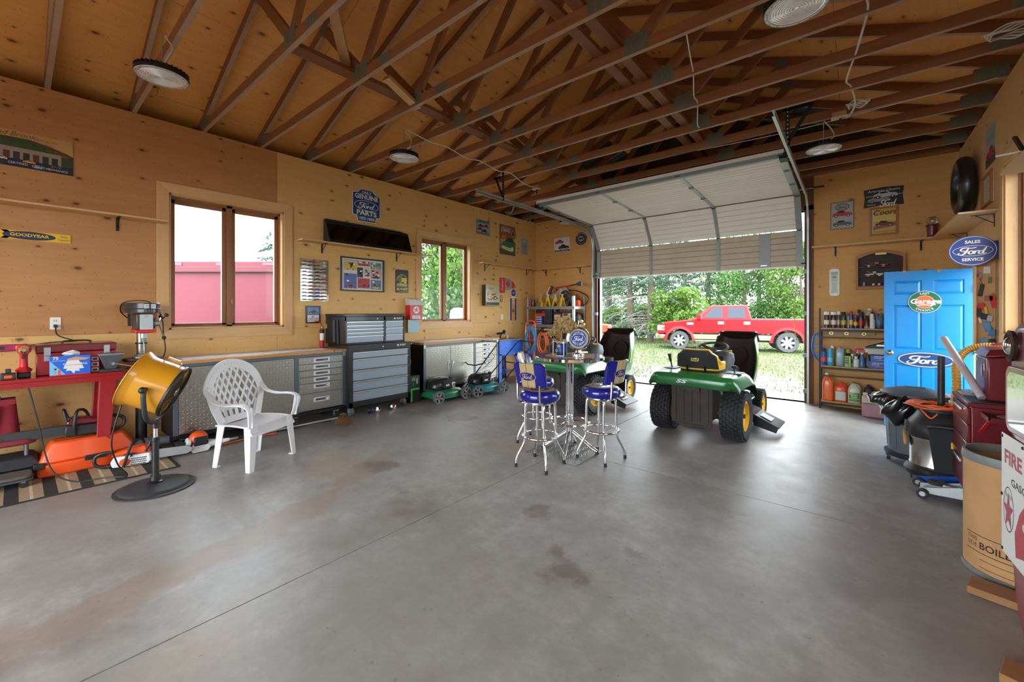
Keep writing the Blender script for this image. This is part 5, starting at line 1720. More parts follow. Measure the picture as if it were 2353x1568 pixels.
def riding_mower(label,loc,rz,badge,sticker):
 r=thing('riding_mower',label,'riding mower',loc,rz,'riding mowers')
 for sx in (-1,1):
  wheel(r,sx*.39,0,.275,.235,'rubber','jd_yellow',6,30)
  wheel(r,sx*.36,1.26,.195,.155,'rubber','jd_yellow',5,26)
 # fender deck shell
 def fen(u,v):
  # v: 0 rear bottom edge -> 1 front; u across
  x=(u-.5)*2
  prof=[(-.345,.60),(-.355,.64),(-.35,.69),(-.31,.725),(-.22,.735),(0,.735),(.25,.73),(.40,.70),(.50,.60),(.545,.50)]
  k=v*(len(prof)-1);i=min(int(k),len(prof)-2);f=k-i
  y=prof[i][0]+(prof[i+1][0]-prof[i][0])*f;z=prof[i][1]+(prof[i+1][1]-prof[i][1])*f
  ex=max(0,abs(x)-.80)/.20
  z -= .12*ex ** 2*(1 if v > .25 else v/.25)
  y += .09*max(0,abs(x)-.75)/.25*(1-min(1,v*2.2))
  return (x*(.50-.03*(1-min(1,v*4))),y,z+.012*(1-x*x))
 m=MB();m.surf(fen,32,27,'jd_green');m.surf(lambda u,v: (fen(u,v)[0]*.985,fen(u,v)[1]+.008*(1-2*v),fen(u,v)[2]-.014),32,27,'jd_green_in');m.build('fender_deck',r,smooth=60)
 m=MB();m.M=facing((0,-.352,.655),0)
 if badge:
  text(m,'SS',.055,'alu',-.10,.0,.006,w=.125,bold=.03,shear=.3);m.build('lettering',r,smooth=0,recalc=False)
 if sticker:
  m.poly([(-.21,-.04),(-.13,-.04),(-.13,.03),(-.21,.03)],'paper',.006);m.poly([(-.19,-.035),(-.15,-.035),(-.15,-.015),(-.19,-.015)],'frame_grey',.0065);m.build('sticker',r,smooth=0,recalc=False)
 # rear plate with ribs
 m=MB();m.box(-.22,.22,-.30,-.285,.17,.61,'grime')
 for k in range(5): m.box(-.19+k*.088,-.165+k*.088,-.312,-.298,.20,.58,'grime')
 m.box(-.10,.10,-.34,-.29,.56,.60,'black_metal');m.prism([(-.16,0),(.16,0),(.1,.06),(-.1,.06)],.16,.175,'grime',at=Matrix.Translation((0,-.32,0)));m.build('rear_plate',r,smooth=0)
 m=MB();m.box(-.12,.12,-.27,.35,.24,.50,'black_metal');m.tube([(-.39,0,.28),(.39,0,.28)],.02,'galv_dull',8);m.box(-.17,.17,.3,1.5,.33,.40,'black_metal');m.box(.14,.20,-.2,.2,.22,.56,'galv_dull');m.box(-.34,.34,1.22,1.30,.20,.30,'black_metal');m.build('chassis',r,smooth=0,bev=.006)
 # seat
 m=MB()
 def sb(u,v,o):
  x=(u-.5)*2;z=.79+.215*v
  w=.235-.02*v-.05*max(0,v-.8)/.2*abs(x)
  return (x*w,-.10-.05*v+.07*x*x-o,z-.03*max(0,abs(x)-.8)/.2*v)
 m.surf(lambda u,v: sb(u,v,.05),20,12,'black_plastic');m.surf(lambda u,v: sb(u,v,-.01),20,12,'jd_yellow')
 for uu in (0,1): m.surf(lambda v,t: tuple(Vector(sb(uu,v,.05)).lerp(Vector(sb(uu,v,-.01)),t)),12,3,'jd_yellow')
 m.surf(lambda u,t: tuple(Vector(sb(u,1,.05)).lerp(Vector(sb(u,1,-.01)),t)+Vector((0,0,.012*math.sin(PI*t)))),20,4,'jd_yellow');m.surf(lambda u,t: tuple(Vector(sb(u,0,.05)).lerp(Vector(sb(u,0,-.01)),t)),20,3,'black_plastic')
 m.build('seat_back',r,smooth=60)
 m=MB();m.prism(rrect(.45,.42,.10),.765,.83,'jd_yellow',at=Matrix.Translation((0,.10,0)));m.prism(rrect(.44,.41,.10),.745,.765,'black_plastic',at=Matrix.Translation((0,.10,0)))
 for sx in (-1,1): m.tube(cr([(sx*.22,-.08,.90),(sx*.225,-.02,.86),(sx*.22,.10,.845),(sx*.20,.25,.835)],5),.022,'jd_yellow',8)
 m.build('seat_cushion',r,bev=.015)
 m=MB();m.M=facing((0,-.172,.905),0,math.radians(-13));m.prism(rrect(.085,.065,.014),0,.006,'jd_yellow');m.prism(rrect(.076,.056,.012),.006,.007,'jd_green')
 m.poly([(-.028,-.006),(-.01,.004),(.004,.002),(.014,.012),(.017,.02),(.021,.012),(.026,.01),(.018,.004),(.02,-.006),(.03,-.014),(.014,-.008),(.002,-.006),(-.012,-.006),(-.022,-.016),(-.016,-.006)],'jd_yellow',.0078);m.build('emblem',r,smooth=0,recalc=False)
 m=MB();m.box(-.15,.15,-.06,.22,.735,.75,'black_metal')
 for sx in (-1,1): m.tube(cr([(sx*.1,-.08,.74),(sx*.1,-.13,.77),(sx*.1,-.15,.82)],4),.012,'black_metal',8)
 m.build('seat_bracket',r,smooth=30)
 # dash tower and steering wheel
 m=MB()
 sec=[(.46,.50,.13,.34),(.48,.66,.17,.36),(.52,.82,.20,.34),(.56,.90,.19,.27),(.62,.935,.15,.16)]
 vs,fs=[],[]
 for yc,z,hw,dp in sec:
  for k in range(20):
   a=2*PI*k/20;c,s=math.cos(a),math.sin(a)
   vs.append((hw*math.copysign(abs(c) ** .6,c),yc+dp/2+dp/2*math.copysign(abs(s) ** .6,s),z))
 for i in range(len(sec)-1):
  for k in range(20): fs.append((i*20+k,i*20+(k+1) % 20,(i+1)*20+(k+1) % 20,(i+1)*20+k))
 fs.append(tuple(range(80,100)));m.add(vs,fs,'grey_plastic');m.build('dash_tower',r,smooth=50)
 m=MB();m.cyl((.10,.515,.855),(.10,.50,.86),.028,'black_plastic',16);m.box(.135,.165,.47,.50,.74,.80,'black_plastic');m.box(-.10,-.02,.62,.70,.932,.945,'jd_yellow');m.tube([(.12,.62,.93),(.20,.60,.95)],.012,'jd_yellow',8);m.build('dash_controls',r,bev=.004)
 A=Matrix.Translation((0,.54,.985)) @ Matrix.Rotation(math.radians(-22),4,'X') @ Matrix.Rotation(0,4,'Z')
 A=Matrix.Translation((0,.50,.985)) @ Matrix.Rotation(math.radians(18),4,'X')
 m=MB();m.M=A;m.tube([(.175*math.cos(t*PI/20),.175*math.sin(t*PI/20),0) for t in range(40)],.014,'black_plastic',10,closed=True)
 for a in (.5,PI-.5,-PI/2): m.bar((0,0,-.03),(.17*math.cos(a),.17*math.sin(a),0),.035,.012,'black_plastic')
 m.lathe([(0,-.04),(.05,-.035),(.045,-.01),(0,-.005)],'black_plastic',20);m.cyl((0,0,-.12),(0,0,-.03),.018,'black_metal',10);m.build('steering_wheel',r)
 # foot boards
 for sx in (-1,1):
  m=MB();m.prism([(0,.0),(.14,0),(.16,.06),(.16,.50),(.12,.56),(0,.56)],.335,.355,'jd_green',at=Matrix.Translation((.24,.48,0)) if sx > 0 else Matrix.Translation((-.24,.48,0)) @ Matrix.Diagonal((-1,1,1,1)));m.build('footboard',r,bev=.006)
  m=MB();m.box(sx*.32-.065,sx*.32+.065,.53,.98,.356,.362,'rubber')
  for k in range(12): m.box(sx*.32-.06,sx*.32+.06,.55+k*.035,.562+k*.035,.362,.366,'rubber')
  m.build('foot_mat',r,smooth=0)
 # engine and raised hood
 m=MB();m.box(-.18,.18,.98,1.40,.40,.58,'engine_black');m.cyl((0,1.18,.58),(0,1.18,.68),.15,'engine_black',24);m.box(-.25,-.12,1.05,1.35,.46,.60,'galv_dull');m.cyl((.2,1.1,.5),(.2,1.32,.5),.05,'galv_dull',14);m.box(-.16,.16,.86,.97,.42,.62,'black_plastic');m.tube(cr([(.1,1.0,.6),(.22,1.05,.62),(.24,1.2,.52)],5),.012,'black_plastic',6);m.build('engine',r,bev=.01)
 HB=Matrix.Translation((0,1.56,.36)) @ Matrix.Rotation(math.radians(-10),4,'X')
 def hood(u,v,o):
  # u around the U (left edge, front, right edge); v from hinge (0) up to rear edge (1)
  a=(u-.5)*2
  w=(.255+.05*math.sin(PI*min(1,v*1.1)) )-o
  d=(.36-.06*v)*(1 if v > .12 else .5+.5*v/.12)-o
  ang=a*PI/2
  c,s=math.cos(ang),math.sin(ang)
  x=w*math.copysign(abs(s) ** .55,s);y=d*abs(c) ** .55-.16
  z=.82*v*(1-.13*abs(a) ** 5*v*v)+.02*v*(1-a*a)
  y += .10*v*v
  return HB @ Vector((x,y,z))
 m=MB();m.surf(lambda u,v: hood(u,v,0),36,16,'jd_green');m.surf(lambda u,v: hood(u,v,.014),36,16,'dark_brown')
 m.surf(lambda u,t: hood(u,1,.014*t),36,1,'jd_green'); 
 for uu in (0,1): m.surf(lambda v,t: hood(uu,v,.014*t),16,1,'jd_green')
 m.build('hood',r,smooth=55)
 m=MB();m.surf(lambda u,v: HB @ Vector(((u-.5)*.52,.24-.20*v,.70+.10*v)),6,3,'dark_brown');m.build('hood_baffle',r)
 m=MB();m.lathe([(.115,-.02),(.135,-.02),(.135,.07),(.118,.07),(.115,-.02)],'dark_brown',32,at=HB @ Matrix.Translation((-.02,.22,.47)) @ Matrix.Rotation(PI/2+.15,4,'X'));m.poly(ellipse(.115,.115,28),'jd_green_in',0,at=HB @ Matrix.Translation((-.02,.235,.47)) @ Matrix.Rotation(PI/2+.15,4,'X'));m.build('air_duct',r)
 m=MB();m.surf(lambda u,v: HB @ Vector(((.262+.048*math.sin(PI*min(1,(.25+.6*u)*1.1)))*1.012,-.10+.03*v,.82*(.25+.6*u))),10,2,'jd_yellow');m.build('hood_stripe',r)
 # deck and discharge chute
 m=MB();m.prism([(-.50,.42),(.40,.38),(.48,.55),(.48,.85),(.36,1.02),(-.40,1.02),(-.52,.85)],.10,.235,'jd_green' if False else 'grime');m.build('mower_deck',r,bev=.03)
 m=MB();m.add([(.46,.50,.215),(.46,.88,.215),(.73,.86,.10),(.73,.46,.10),(.46,.50,.20),(.46,.88,.20),(.73,.86,.085),(.73,.46,.085)],[(0,1,2,3),(7,6,5,4),(0,4,5,1),(1,5,6,2),(2,6,7,3),(3,7,4,0)],'dark_plastic');m.add([(.46,.50,.08),(.46,.50,.215),(.73,.46,.10),(.70,.47,.03)],[(0,1,2,3)],'dark_plastic');m.build('discharge_chute',r,bev=.004)
 m=MB();m.add([(.52,.56,.1995),(.52,.74,.1995),(.64,.72,.1485),(.64,.54,.1485)],[(0,1,2,3)],'paper');m.build('warning_label',r,smooth=0,recalc=False)
 # levers
 m=MB();m.tube([(-.35,.08,.72),(-.37,.07,.82)],.009,'black_metal',8);m.tube([(-.37,.07,.82),(-.385,.06,.92)],.022,'black_plastic',10,radii=[.014,.024]);m.box(-.43,-.28,-.02,.22,.742,.752,'black_plastic');m.build('deck_lever',r,bev=.003)
 m=MB();m.tube([(.36,.06,.72),(.36,.06,.80)],.007,'black_metal',8);m.lathe([(0,.80),(.03,.80),(.034,.815),(.02,.83),(0,.83)],'black_plastic',16,at=(.36,.06,0));m.box(.26,.44,-.02,.18,.742,.75,'black_plastic');m.build('throttle_knob',r,bev=.003)
 return r
riding_mower('green riding mower with raised hood and yellow seat before the open door',(-1.42,5.20,0),math.radians(-2),True,False)
riding_mower('green riding mower with raised hood behind the pub table',(-3.28,5.20,0),math.radians(-1),False,True)

# ================================================================== push mowers
def push_mower(label,loc,rz,deck,hgt):
 r=thing('push_mower',label,'lawn mower',loc,rz,'push mowers by the far bench')
 # local: +y front to rear (handle end at +y), x towards the room positive
 dk=[(-.20,-.28),(.20,-.28),(.245,-.18),(.245,.16),(.18,.30),(-.18,.30),(-.245,.16),(-.245,-.18)]
 m=MB();n=len(dk)
 for k0,z0,k1,z1 in ((1.0,.065,.97,.15),(.97,.15,.80,.185)):
  m.add([(x*k0,y*k0,z0) for x,y in dk]+[(x*k1,y*k1,z1) for x,y in dk],[(i,(i+1) % n,n+(i+1) % n,n+i) for i in range(n)],deck)
 m.add([(x*.80,y*.80,.185) for x,y in dk],[tuple(range(n))],deck);m.build('deck',r,bev=.015,smooth=40)
 for x in (-.245,.245):
  for y,R in ((-.28,.105),(.28,.105)):
   m=MB();m.lathe([(R*.70,-.024),(R*.96,-.024),(R,-.012),(R,.012),(R*.96,.024),(R*.70,.024)],'rubber_grey',32);w=m.build('wheel',r,loc=(x*1.12,y,R+.001));w.rotation_euler=(0,PI/2,0)
   m=MB();m.lathe([(R*.70,-.02),(R*.66,.0),(R*.70,.02)],'alu',32);m.lathe([(0,-.026),(R*.2,-.026),(R*.2,.026),(0,.026)],'steel_grey',16)
   for k in range(5):
    a=k*2*PI/5;m.bar((R*.15*math.cos(a),R*.15*math.sin(a),0),(R*.72*math.cos(a),R*.72*math.sin(a),0),R*.22,.03,'galv_dull')
   m.build('hub_cap',w,bev=.002)
 m=MB();m.box(-.13,.13,-.22,.10,.187,.25,'engine_black');m.build('engine_base',r,bev=.015)
 m=MB();m.surf(lambda u,v: ((.155*math.copysign(abs(math.cos(6.283*u)) ** .7,math.cos(6.283*u)))*math.cos(v*PI/2*.96) ** .6,-.06+.20*math.copysign(abs(math.sin(6.283*u)) ** .7,math.sin(6.283*u))*math.cos(v*PI/2*.96) ** .6,.25+.12*math.sin(v*PI/2)+.03*math.sin(6.283*u)*(1-v)),32,10,'black_paint',cu=True);m.build('engine_shroud',r,smooth=50)
 m=MB();m.box(.135,.185,-.10,.05,.22,.33,'engine_black');m.box(.185,.188,-.07,.0,.25,.275,'paper');m.build('air_filter_box',r,bev=.006)
 m=MB();m.cyl((.06,.13,.25),(.06,.13,.36),.03,'black_plastic',16);m.cyl((.06,.13,.36),(.06,.13,.375),.036,'black_plastic',16);m.box(.13,.19,.06,.12,.2,.29,'chrome');m.build('fuel_cap',r,bev=.003)
 m=MB();m.add([(-.16,.22,.185),(.16,.22,.185),(.16,.42,.10),(-.16,.42,.10),(-.16,.22,.06),(.16,.22,.06),(.16,.42,.06),(-.16,.42,.06)],[(0,1,2,3),(4,5,6,7),(0,1,5,4),(1,2,6,5),(2,3,7,6),(3,0,4,7)],'black_plastic');m.build('rear_flap',r,bev=.006)
 for x in (-.235,.235):
  m=MB();m.bar((x,.22,.15),(x,.34,.24),.01,.06,'galv_dull');m.build('handle_bracket',r)
 H=hgt
 m=MB()
 P=lambda x,t: (x,.30+.78*t,.20+(H-.20)*t)
 m.tube(cr([P(-.24,0),P(-.24,.5),P(-.235,.93),P(-.19,.995),P(-.10,1.0),P(.10,1.0),P(.19,.995),P(.235,.93),P(.24,.5),P(.24,0)],6),.0115,'galv_dull' if H > 9 else 'black_metal',8)
 m.tube([P(-.24,.5),P(-.10,.44),P(.10,.44),P(.24,.5)],.010,'black_metal',8);m.build('handle',r)
 m=MB();m.tube(cr([P(.235,.75),(.20,1.0,.62),(.12,.7,.40),(.06,.3,.30),(.05,.1,.30)],8),.004,'black_plastic',5);m.sph(P(.245,.44),.018,'galv',8,6);m.sph(P(-.245,.44),.018,'galv',8,6);m.build('control_cable',r)
 return r
push_mower('green push lawn mower with black engine, nearest the tool cabinet',(-5.225,4.49,0),math.radians(-3),'green_deck',.90)
push_mower('teal push lawn mower beside the blue parts washer',(-5.09,5.28,0),math.radians(-10),'teal_deck',.87)

# ================================================================== far left corner
def bottle(label,loc,prof,mat,group=None,cat='bottle',name='bottle',extra=None,n=20,rz=0.0):
 """lathe bottle in parts: (part name, profile, material)"""
 r=thing(name,label,cat,loc,rz,group)
 for nm,pf,mt in prof:
  m=MB();m.lathe(pf,mt,n);m.build(nm,r)
 if extra:
  extra(r)
 return r

# ---- steel rack
r=thing('steel_rack','grey steel storage rack in the corner left of the garage door','rack',(-5.17,7.72,0))
xa,xb,ya,yb=-5.79,-4.54,7.50,7.95
for x in (xa,xb):
 for y in (ya,yb):
  m=wm(r);sx=1 if x == xa else -1;sy=1 if y == ya else -1
  m.box(min(x,x+sx*.045),max(x,x+sx*.045),y-.001,y+.001,0,1.78,'galv');m.box(x-.001,x+.001,min(y,y+sy*.045),max(y,y+sy*.045),0,1.78,'galv');m.build('post',r,smooth=0)
SH=(1.555,1.155,.86,.30)
for z in SH:
 m=wm(r);m.box(xa,xb,ya,yb,z-.012,z,'galv_dull');m.build('shelf',r,smooth=0)
 m=wm(r);m.box(xa,xb,ya-.012,ya,z-.055,z+.002,'galv_dull');m.box(xa,xb,ya-.014,ya-.012,z-.032,z-.024,'black_metal');m.box(xb,xb+.012,ya,yb,z-.055,z+.002,'galv');m.build('shelf_rail',r,smooth=0)

def jack_stand(label,loc,mat,rz=0):
 r=thing('jack_stand',label,'jack stand',loc,rz,'jack stands on the steel rack')
 for a in range(4):
  c,s=math.cos(PI/4+a*PI/2),math.sin(PI/4+a*PI/2)
  m=MB();m.bar((.085*c,.085*s,.002),(.03*c,.03*s,.16),.045,.006,mat,up=(c,s,.5));m.build('leg',r,smooth=0)
 m=MB();m.add([(-.045,-.045,.12),(.045,-.045,.12),(.045,.045,.12),(-.045,.045,.12),(-.028,-.028,.20),(.028,-.028,.20),(.028,.028,.20),(-.028,.028,.20)],[(0,1,2,3),(4,5,6,7),(0,1,5,4),(1,2,6,5),(2,3,7,6),(3,0,4,7)],mat);m.build('collar',r,smooth=0)
 m=MB();m.box(-.016,.016,-.016,.016,.19,.26,mat);m.prism([(-.03,0),(.03,0),(.03,.02),(.012,.012),(-.012,.012),(-.03,.02)],-.015,.015,mat,at=facing((0,0,.255),0));m.build('ratchet_post',r,smooth=0)
 m=MB();m.bar((.03,-.02,.20),(.075,-.04,.10),.012,.008,'galv_dull');m.build('lever',r,smooth=0)
z1=SH[0]+.003
for i,x in enumerate((-5.46,-5.27,-5.08,-4.90)):
 jack_stand('yellow jack stand on the rack, %s from the left' % ORD[i],(x,7.60,z1),'yellow',.3*i)
jack_stand('grey jack stand beside the red gas can on the rack',(-4.72,7.62,z1),'grime',.5)
r=thing('spool_jar','small maroon jar at the left end of the rack top','jar',(-5.70,7.62,z1))
m=MB();m.lathe([(0,0),(.05,0),(.055,.02),(.055,.10),(.04,.115),(.04,.13),(0,.13)],'red_dark',20);m.build('jar_body',r)
m=MB();m.lathe([(0,.13),(.044,.13),(.044,.15),(0,.15)],'black_plastic',20);m.build('lid',r)
def lumpy(name,label,cat,loc,dims,mat,seed,squash=.12):
 rr=random.Random(seed);ph=[rr.uniform(0,6) for _ in range(6)]
 m=MB()
 def f(u,v):
  t=PI*v;a=2*PI*u
  k=1+squash*(math.sin(3*a+ph[0])*math.sin(2*t+ph[1])+.6*math.sin(5*a+ph[2]+3*t)+.4*math.sin(9*a+ph[3])*math.sin(7*t+ph[4]))
  return (dims[0]*math.sin(t) ** .7*math.cos(a)*k,dims[1]*math.sin(t) ** .7*math.sin(a)*k,dims[2]*(1-math.cos(t))/2*(1 if v < .5 else k))
 m.surf(f,40,24,mat,cu=True)
 o=m.build(name,smooth=60,loc=loc)
 return tag(o,label,cat)
lumpy('folded_tarp','crumpled tan tarp behind the yellow jack stands','tarp',(-5.36,7.80,z1),(.20,.10,.30),M('tarp','#b5a184',.85,var=.15,scale=8),4)
lumpy('cloth_bundle','pale cloth bundle behind the black round fan on the rack','cloth',(-5.02,7.82,z1),(.18,.09,.38),M('cloth_pale','#b8ab9a',.9,var=.1),5)
r=thing('round_fan','small black round clip fan among the jack stands','fan',(-4.90,7.715,z1))
m=MB();m.lathe([(.075,-.03),(.11,-.03),(.125,0),(.11,.03),(.075,.03)],'black_plastic',36,at=facing((0,0,.235),0));m.build('shroud',r)
m=MB();m.lathe([(0,-.02),(.04,-.02),(.045,.01),(.0,.03)],'dark_plastic',20,at=facing((0,0,.235),0))
for k in range(8): m.bar((0,0,.235),(.08*math.cos(k*PI/4),0,.235+.08*math.sin(k*PI/4)),.006,.006,'black_plastic')
m.build('hub',r)
m=MB();m.cyl((0,0,0),(0,0,.13),.014,'black_plastic',10);m.lathe([(0,0),(.055,0),(.055,.01),(0,.02)],'black_plastic',20);m.build('stand',r)
r=thing('snow_brush','snow brush with red handle lying across the rack top','snow brush',(-4.9,7.62,1.86))
m=wm(r);m.tube([(-5.16,7.66,1.965),(-4.72,7.64,2.01)],.014,'red_bright',8);m.tube([(-4.72,7.64,2.01),(-4.56,7.63,2.03)],.012,'black_plastic',8);m.build('handle',r)
m=wm(r);m.add([(-4.57,7.615,2.01),(-4.57,7.645,2.01),(-4.57,7.645,2.05),(-4.57,7.615,2.05),(-4.43,7.60,1.98),(-4.43,7.66,1.98),(-4.43,7.66,2.09),(-4.43,7.60,2.09)],[(0,1,2,3),(4,5,6,7),(0,1,5,4),(1,2,6,5),(2,3,7,6),(3,0,4,7)],'black_plastic');m.build('scraper',r,bev=.004)
m=wm(r);m.bx((-5.24,7.66,1.93),(.05,.05,.20),'walnut',Matrix.Rotation(.5,3,'Y'));m.bx((-5.29,7.66,1.90),(.05,.045,.19),'off_white',Matrix.Rotation(.5,3,'Y'));m.build('brush_head',r,bev=.004)
r=thing('gas_can','small red gas can with spout at the right end of the rack top','gas can',(-4.645,7.79,z1))
m=MB();m.lathe([(0,0),(.085,0),(.09,.01),(.09,.12),(.075,.14),(0,.145)],'orange',24);m.build('can_body',r)
m=MB();m.cyl((0,0,.14),(0,0,.17),.03,'black_plastic',14);m.build('cap',r)
m=MB();m.tube([(-.03,0,.16),(-.09,-.02,.22),(-.10,-.03,.27)],.016,'red_bright',8);m.tube([(-.09,-.02,.22),(.03,.0,.26)],.014,'red_bright',8);m.build('spout',r)
r=thing('rubber_belt','black rubber belt loop draped behind the gas can','belt',(-4.75,7.86,z1))
m=wm(r);m.tube(cr([(-4.95,7.88,1.93),(-4.70,7.90,1.90),(-4.46,7.905,1.78),(-4.44,7.905,1.68),(-4.55,7.90,1.585),(-4.72,7.88,1.575),(-4.85,7.87,1.57)],8),.011,'black_plastic',8);m.build('loop',r)

z2=SH[1]+.003
r=thing('parts_organizer','orange and black drawer organizer on the rack middle shelf','organizer',(-5.50,7.72,z2))
m=MB();m.box(-.15,.15,-.11,.11,0,.245,'orange');m.build('case',r,bev=.005)
for k in range(3):
 m=MB();m.box(-.145,.145,-.118,-.11,.01+k*.078,.08+k*.078,'orange');m.box(-.05,.05,-.125,-.118,.055+k*.078,.066+k*.078,'black_plastic');m.build('drawer',r,bev=.003)
m=MB();m.box(-.12,.15,-.11,.11,.247,.36,'black_plastic');m.box(.06,.13,-.114,-.11,.26,.30,'red_bright');m.build('top_tray',r,bev=.006)
for k in range(4):
 m=MB();m.box(-.075,.075,-.05,.05,0,.046,'ford_blue');m.box(-.075,.075,-.0505,-.05,.016,.030,'paper');m.box(.02,.06,-.052,-.0505,.012,.034,'off_white')
 tag(m.build('oil_filter_box',smooth=0,loc=(-5.44,7.54,z2+k*.047)),'small blue and white carton, %s from the bottom of the rack stack' % ORD[k],'carton','stack of blue cartons')
r=thing('instrument_case','tall dark grey plastic case on the rack middle shelf','case',(-5.25,7.70,z2))
m=MB();m.box(-.10,.05,-.12,.12,0,.36,'dark_plastic');m.build('shell',r,bev=.01)
m=MB();m.box(.055,.07,-.10,.10,.02,.34,'frame_grey');m.box(-.03,.0,-.13,-.12,.10,.26,'black_plastic');m.build('hinge_side',r,bev=.003)
r=thing('jump_starter','black jump starter with red clamps on the rack middle shelf','jump starter',(-5.01,7.66,z2))
m=MB();m.box(-.11,.11,-.08,.08,0,.28,'black_plastic');m.build('body',r,bev=.02)
m=MB();m.box(-.08,.08,-.086,-.08,.11,.22,M('cream_face','#c6b090',.5));m.box(-.02,.06,-.088,-.086,.13,.18,'orange');m.build('face_plate',r,bev=.004)
for sx in (-1,1):
 m=MB();m.tube(cr([(sx*.06,-.05,.27),(sx*.085,-.06,.31),(sx*.07,-.06,.36)],4),.014,M('clamp_pink','#e0434f',.4),8);m.build('clamp',r)
m=MB();m.tube(cr([(-.05,0,.28),(-.05,0,.33),(.05,0,.33),(.05,0,.28)],4),.012,'black_plastic',8);m.build('handle',r)
r=thing('charger_box','cream and black battery charger on the rack middle shelf','charger',(-4.79,7.66,z2))
m=MB();m.box(-.09,.08,-.09,.09,0,.25,M('cream_box','#b99f7a',.5));m.build('body',r,bev=.008)
m=MB();m.box(-.055,.045,-.097,-.09,.0,.24,'black_plastic')
for k in range(4): m.box(-.045,.035,-.099,-.097,.03+k*.05,.05+k*.05,'frame_grey')
m.build('front_panel',r,smooth=0)
m=MB();m.box(-.10,.09,-.08,.08,.252,.30,'black_plastic');m.tube(cr([(-.05,-.08,.30),(-.02,-.10,.36),(.05,-.08,.34),(.08,-.06,.30)],5),.012,'orange',8);m.build('cable_bundle',r,bev=.008)
r=thing('face_helmet','black and white helmet on the right end of the rack middle shelf','helmet',(-4.63,7.75,z2))
m=MB();m.sph((0,0,.14),(.12,.14,.14),'black_plastic',20,14);m.build('shell',r)
m=MB();m.surf(lambda u,v: (-.123*math.cos((v-.5)*1.0)*math.cos((u-.5)*1.2)-.003,.143*math.sin((u-.5)*1.2),.14+.14*math.sin((v-.5)*1.0)),10,8,'white_paint');m.build('visor',r)
z3=SH[2]+.003
for i,(x,w,d,h,c,lab) in enumerate(((-5.62,.07,.1,.22,'off_white','thin white binder on the rack lower shelf'),(-5.50,.10,.10,.18,'clear_plastic','clear plastic bag box on the rack lower shelf'),(-5.24,.20,.12,.20,'red_dark','dark red box with a white stripe on the rack lower shelf'),
       (-4.98,.14,.1,.16,'cardboard','brown box on the rack lower shelf behind the dried flowers'),(-4.75,.18,.12,.18,'black_plastic','black box at the right of the rack lower shelf'))):
 r=thing('storage_box',lab,'box',(x,7.66,z3),0,'boxes on the rack lower shelf')
 m=MB();m.box(-w/2,w/2,-d,d,0,h*.82,c);m.build('box_body',r,bev=.004)
 m=MB();m.box(-w/2-.004,w/2+.004,-d-.004,d+.004,h*.82+.001,h,'paper' if i == 2 else c);m.build('lid',r,bev=.003)

# ---- orange hand truck with a blue air hose
r=thing('hand_truck','orange hand truck standing before the steel rack','hand truck',(-5.30,6.98,0))
for x in (-.135,.115):
 m=MB();m.tube(cr([(x,0,.10),(x,.0,.6),(x,.02,1.12)],5),.014,M('truck_orange','#df4a2a',.4,coat=.3),8);m.build('side_rail',r)
m=MB();m.tube(cr([(-.135,.02,1.12),(-.125,.02,1.20),(-.08,.02,1.245),(.06,.02,1.245),(.105,.02,1.20),(.115,.02,1.12)],6),.014,'truck_orange',8);m.build('top_loop',r)
m=MB();m.tube(cr([(.115,.02,1.18),(.09,-.06,1.12),(.03,-.07,1.0),(.02,-.05,.85),(.02,.0,.60)],6),.012,'truck_orange',8);m.build('grip_bar',r)
for z in (.25,.55,.85):
 m=MB();m.box(-.135,.115,-.006,.006,z-.015,z+.015,'truck_orange');m.build('cross_bar',r,smooth=0)
m=MB();m.box(-.17,.15,-.25,.0,.03,.038,'truck_orange');m.build('toe_plate',r,smooth=0)
for x in (-.20,.18):
 m=MB();m.lathe([(.05,-.03),(.11,-.03),(.12,0),(.11,.03),(.05,.03)],'rubber',28);m.lathe([(0,-.02),(.05,-.03),(.05,.03),(0,.02)],'white_paint',20);o=m.build('wheel',r,loc=(x,.06,.121));o.rotation_euler=(0,PI/2,0)
r=thing('air_hose','coiled blue air hose hanging on the orange hand truck','hose',(-5.24,6.90,.5))
m=wm(r)
rr=random.Random(2)
for k in range(7):
 a=rr.uniform(.10,.135);b=rr.uniform(.21,.27);c0=Vector((-5.20+rr.uniform(-.02,.03),6.90-k*.012,.86+rr.uniform(-.03,.03)))
 m.tube([c0+Vector((a*math.cos(t*PI/14),0,b*math.sin(t*PI/14))) for t in range(28)],.010,'hose_blue',7,closed=True)
for x,l in ((-5.30,.35),(-5.27,.30),(-5.13,.25)):
 m.tube(cr([(x,6.86,.75),(x+.01,6.85,.55),(x-.01,6.86,l)],5),.010,'hose_blue',7)
m.build('coil',r)
m=wm(r);m.box(-5.40,-5.36,6.93,6.965,.75,1.05,'white_paint');m.build('wrap',r,bev=.012)
r=thing('orange_cord_coil','coiled orange extension cord hanging beside the blue hose','cord',(-4.92,6.95,.55))
m=wm(r)
for k in range(7):
 a=.11+.012*math.sin(k*2.1);b=.19+.02*math.sin(k*1.3);c0=Vector((-4.93+.015*math.sin(k),6.95-.012*k,.80+.012*math.cos(k*2)))
 m.tube([c0+Vector((a*math.cos(t*PI/12),0,b*math.sin(t*PI/12))) for t in range(24)],.007,'orange_cord',6,closed=True)
m.build('coil',r)
m=wm(r);m.tube([(-4.93,6.96,1.0),(-4.93,7.3,1.02),(-4.93,7.49,1.03)],.005,'galv',6);m.build('hook',r)
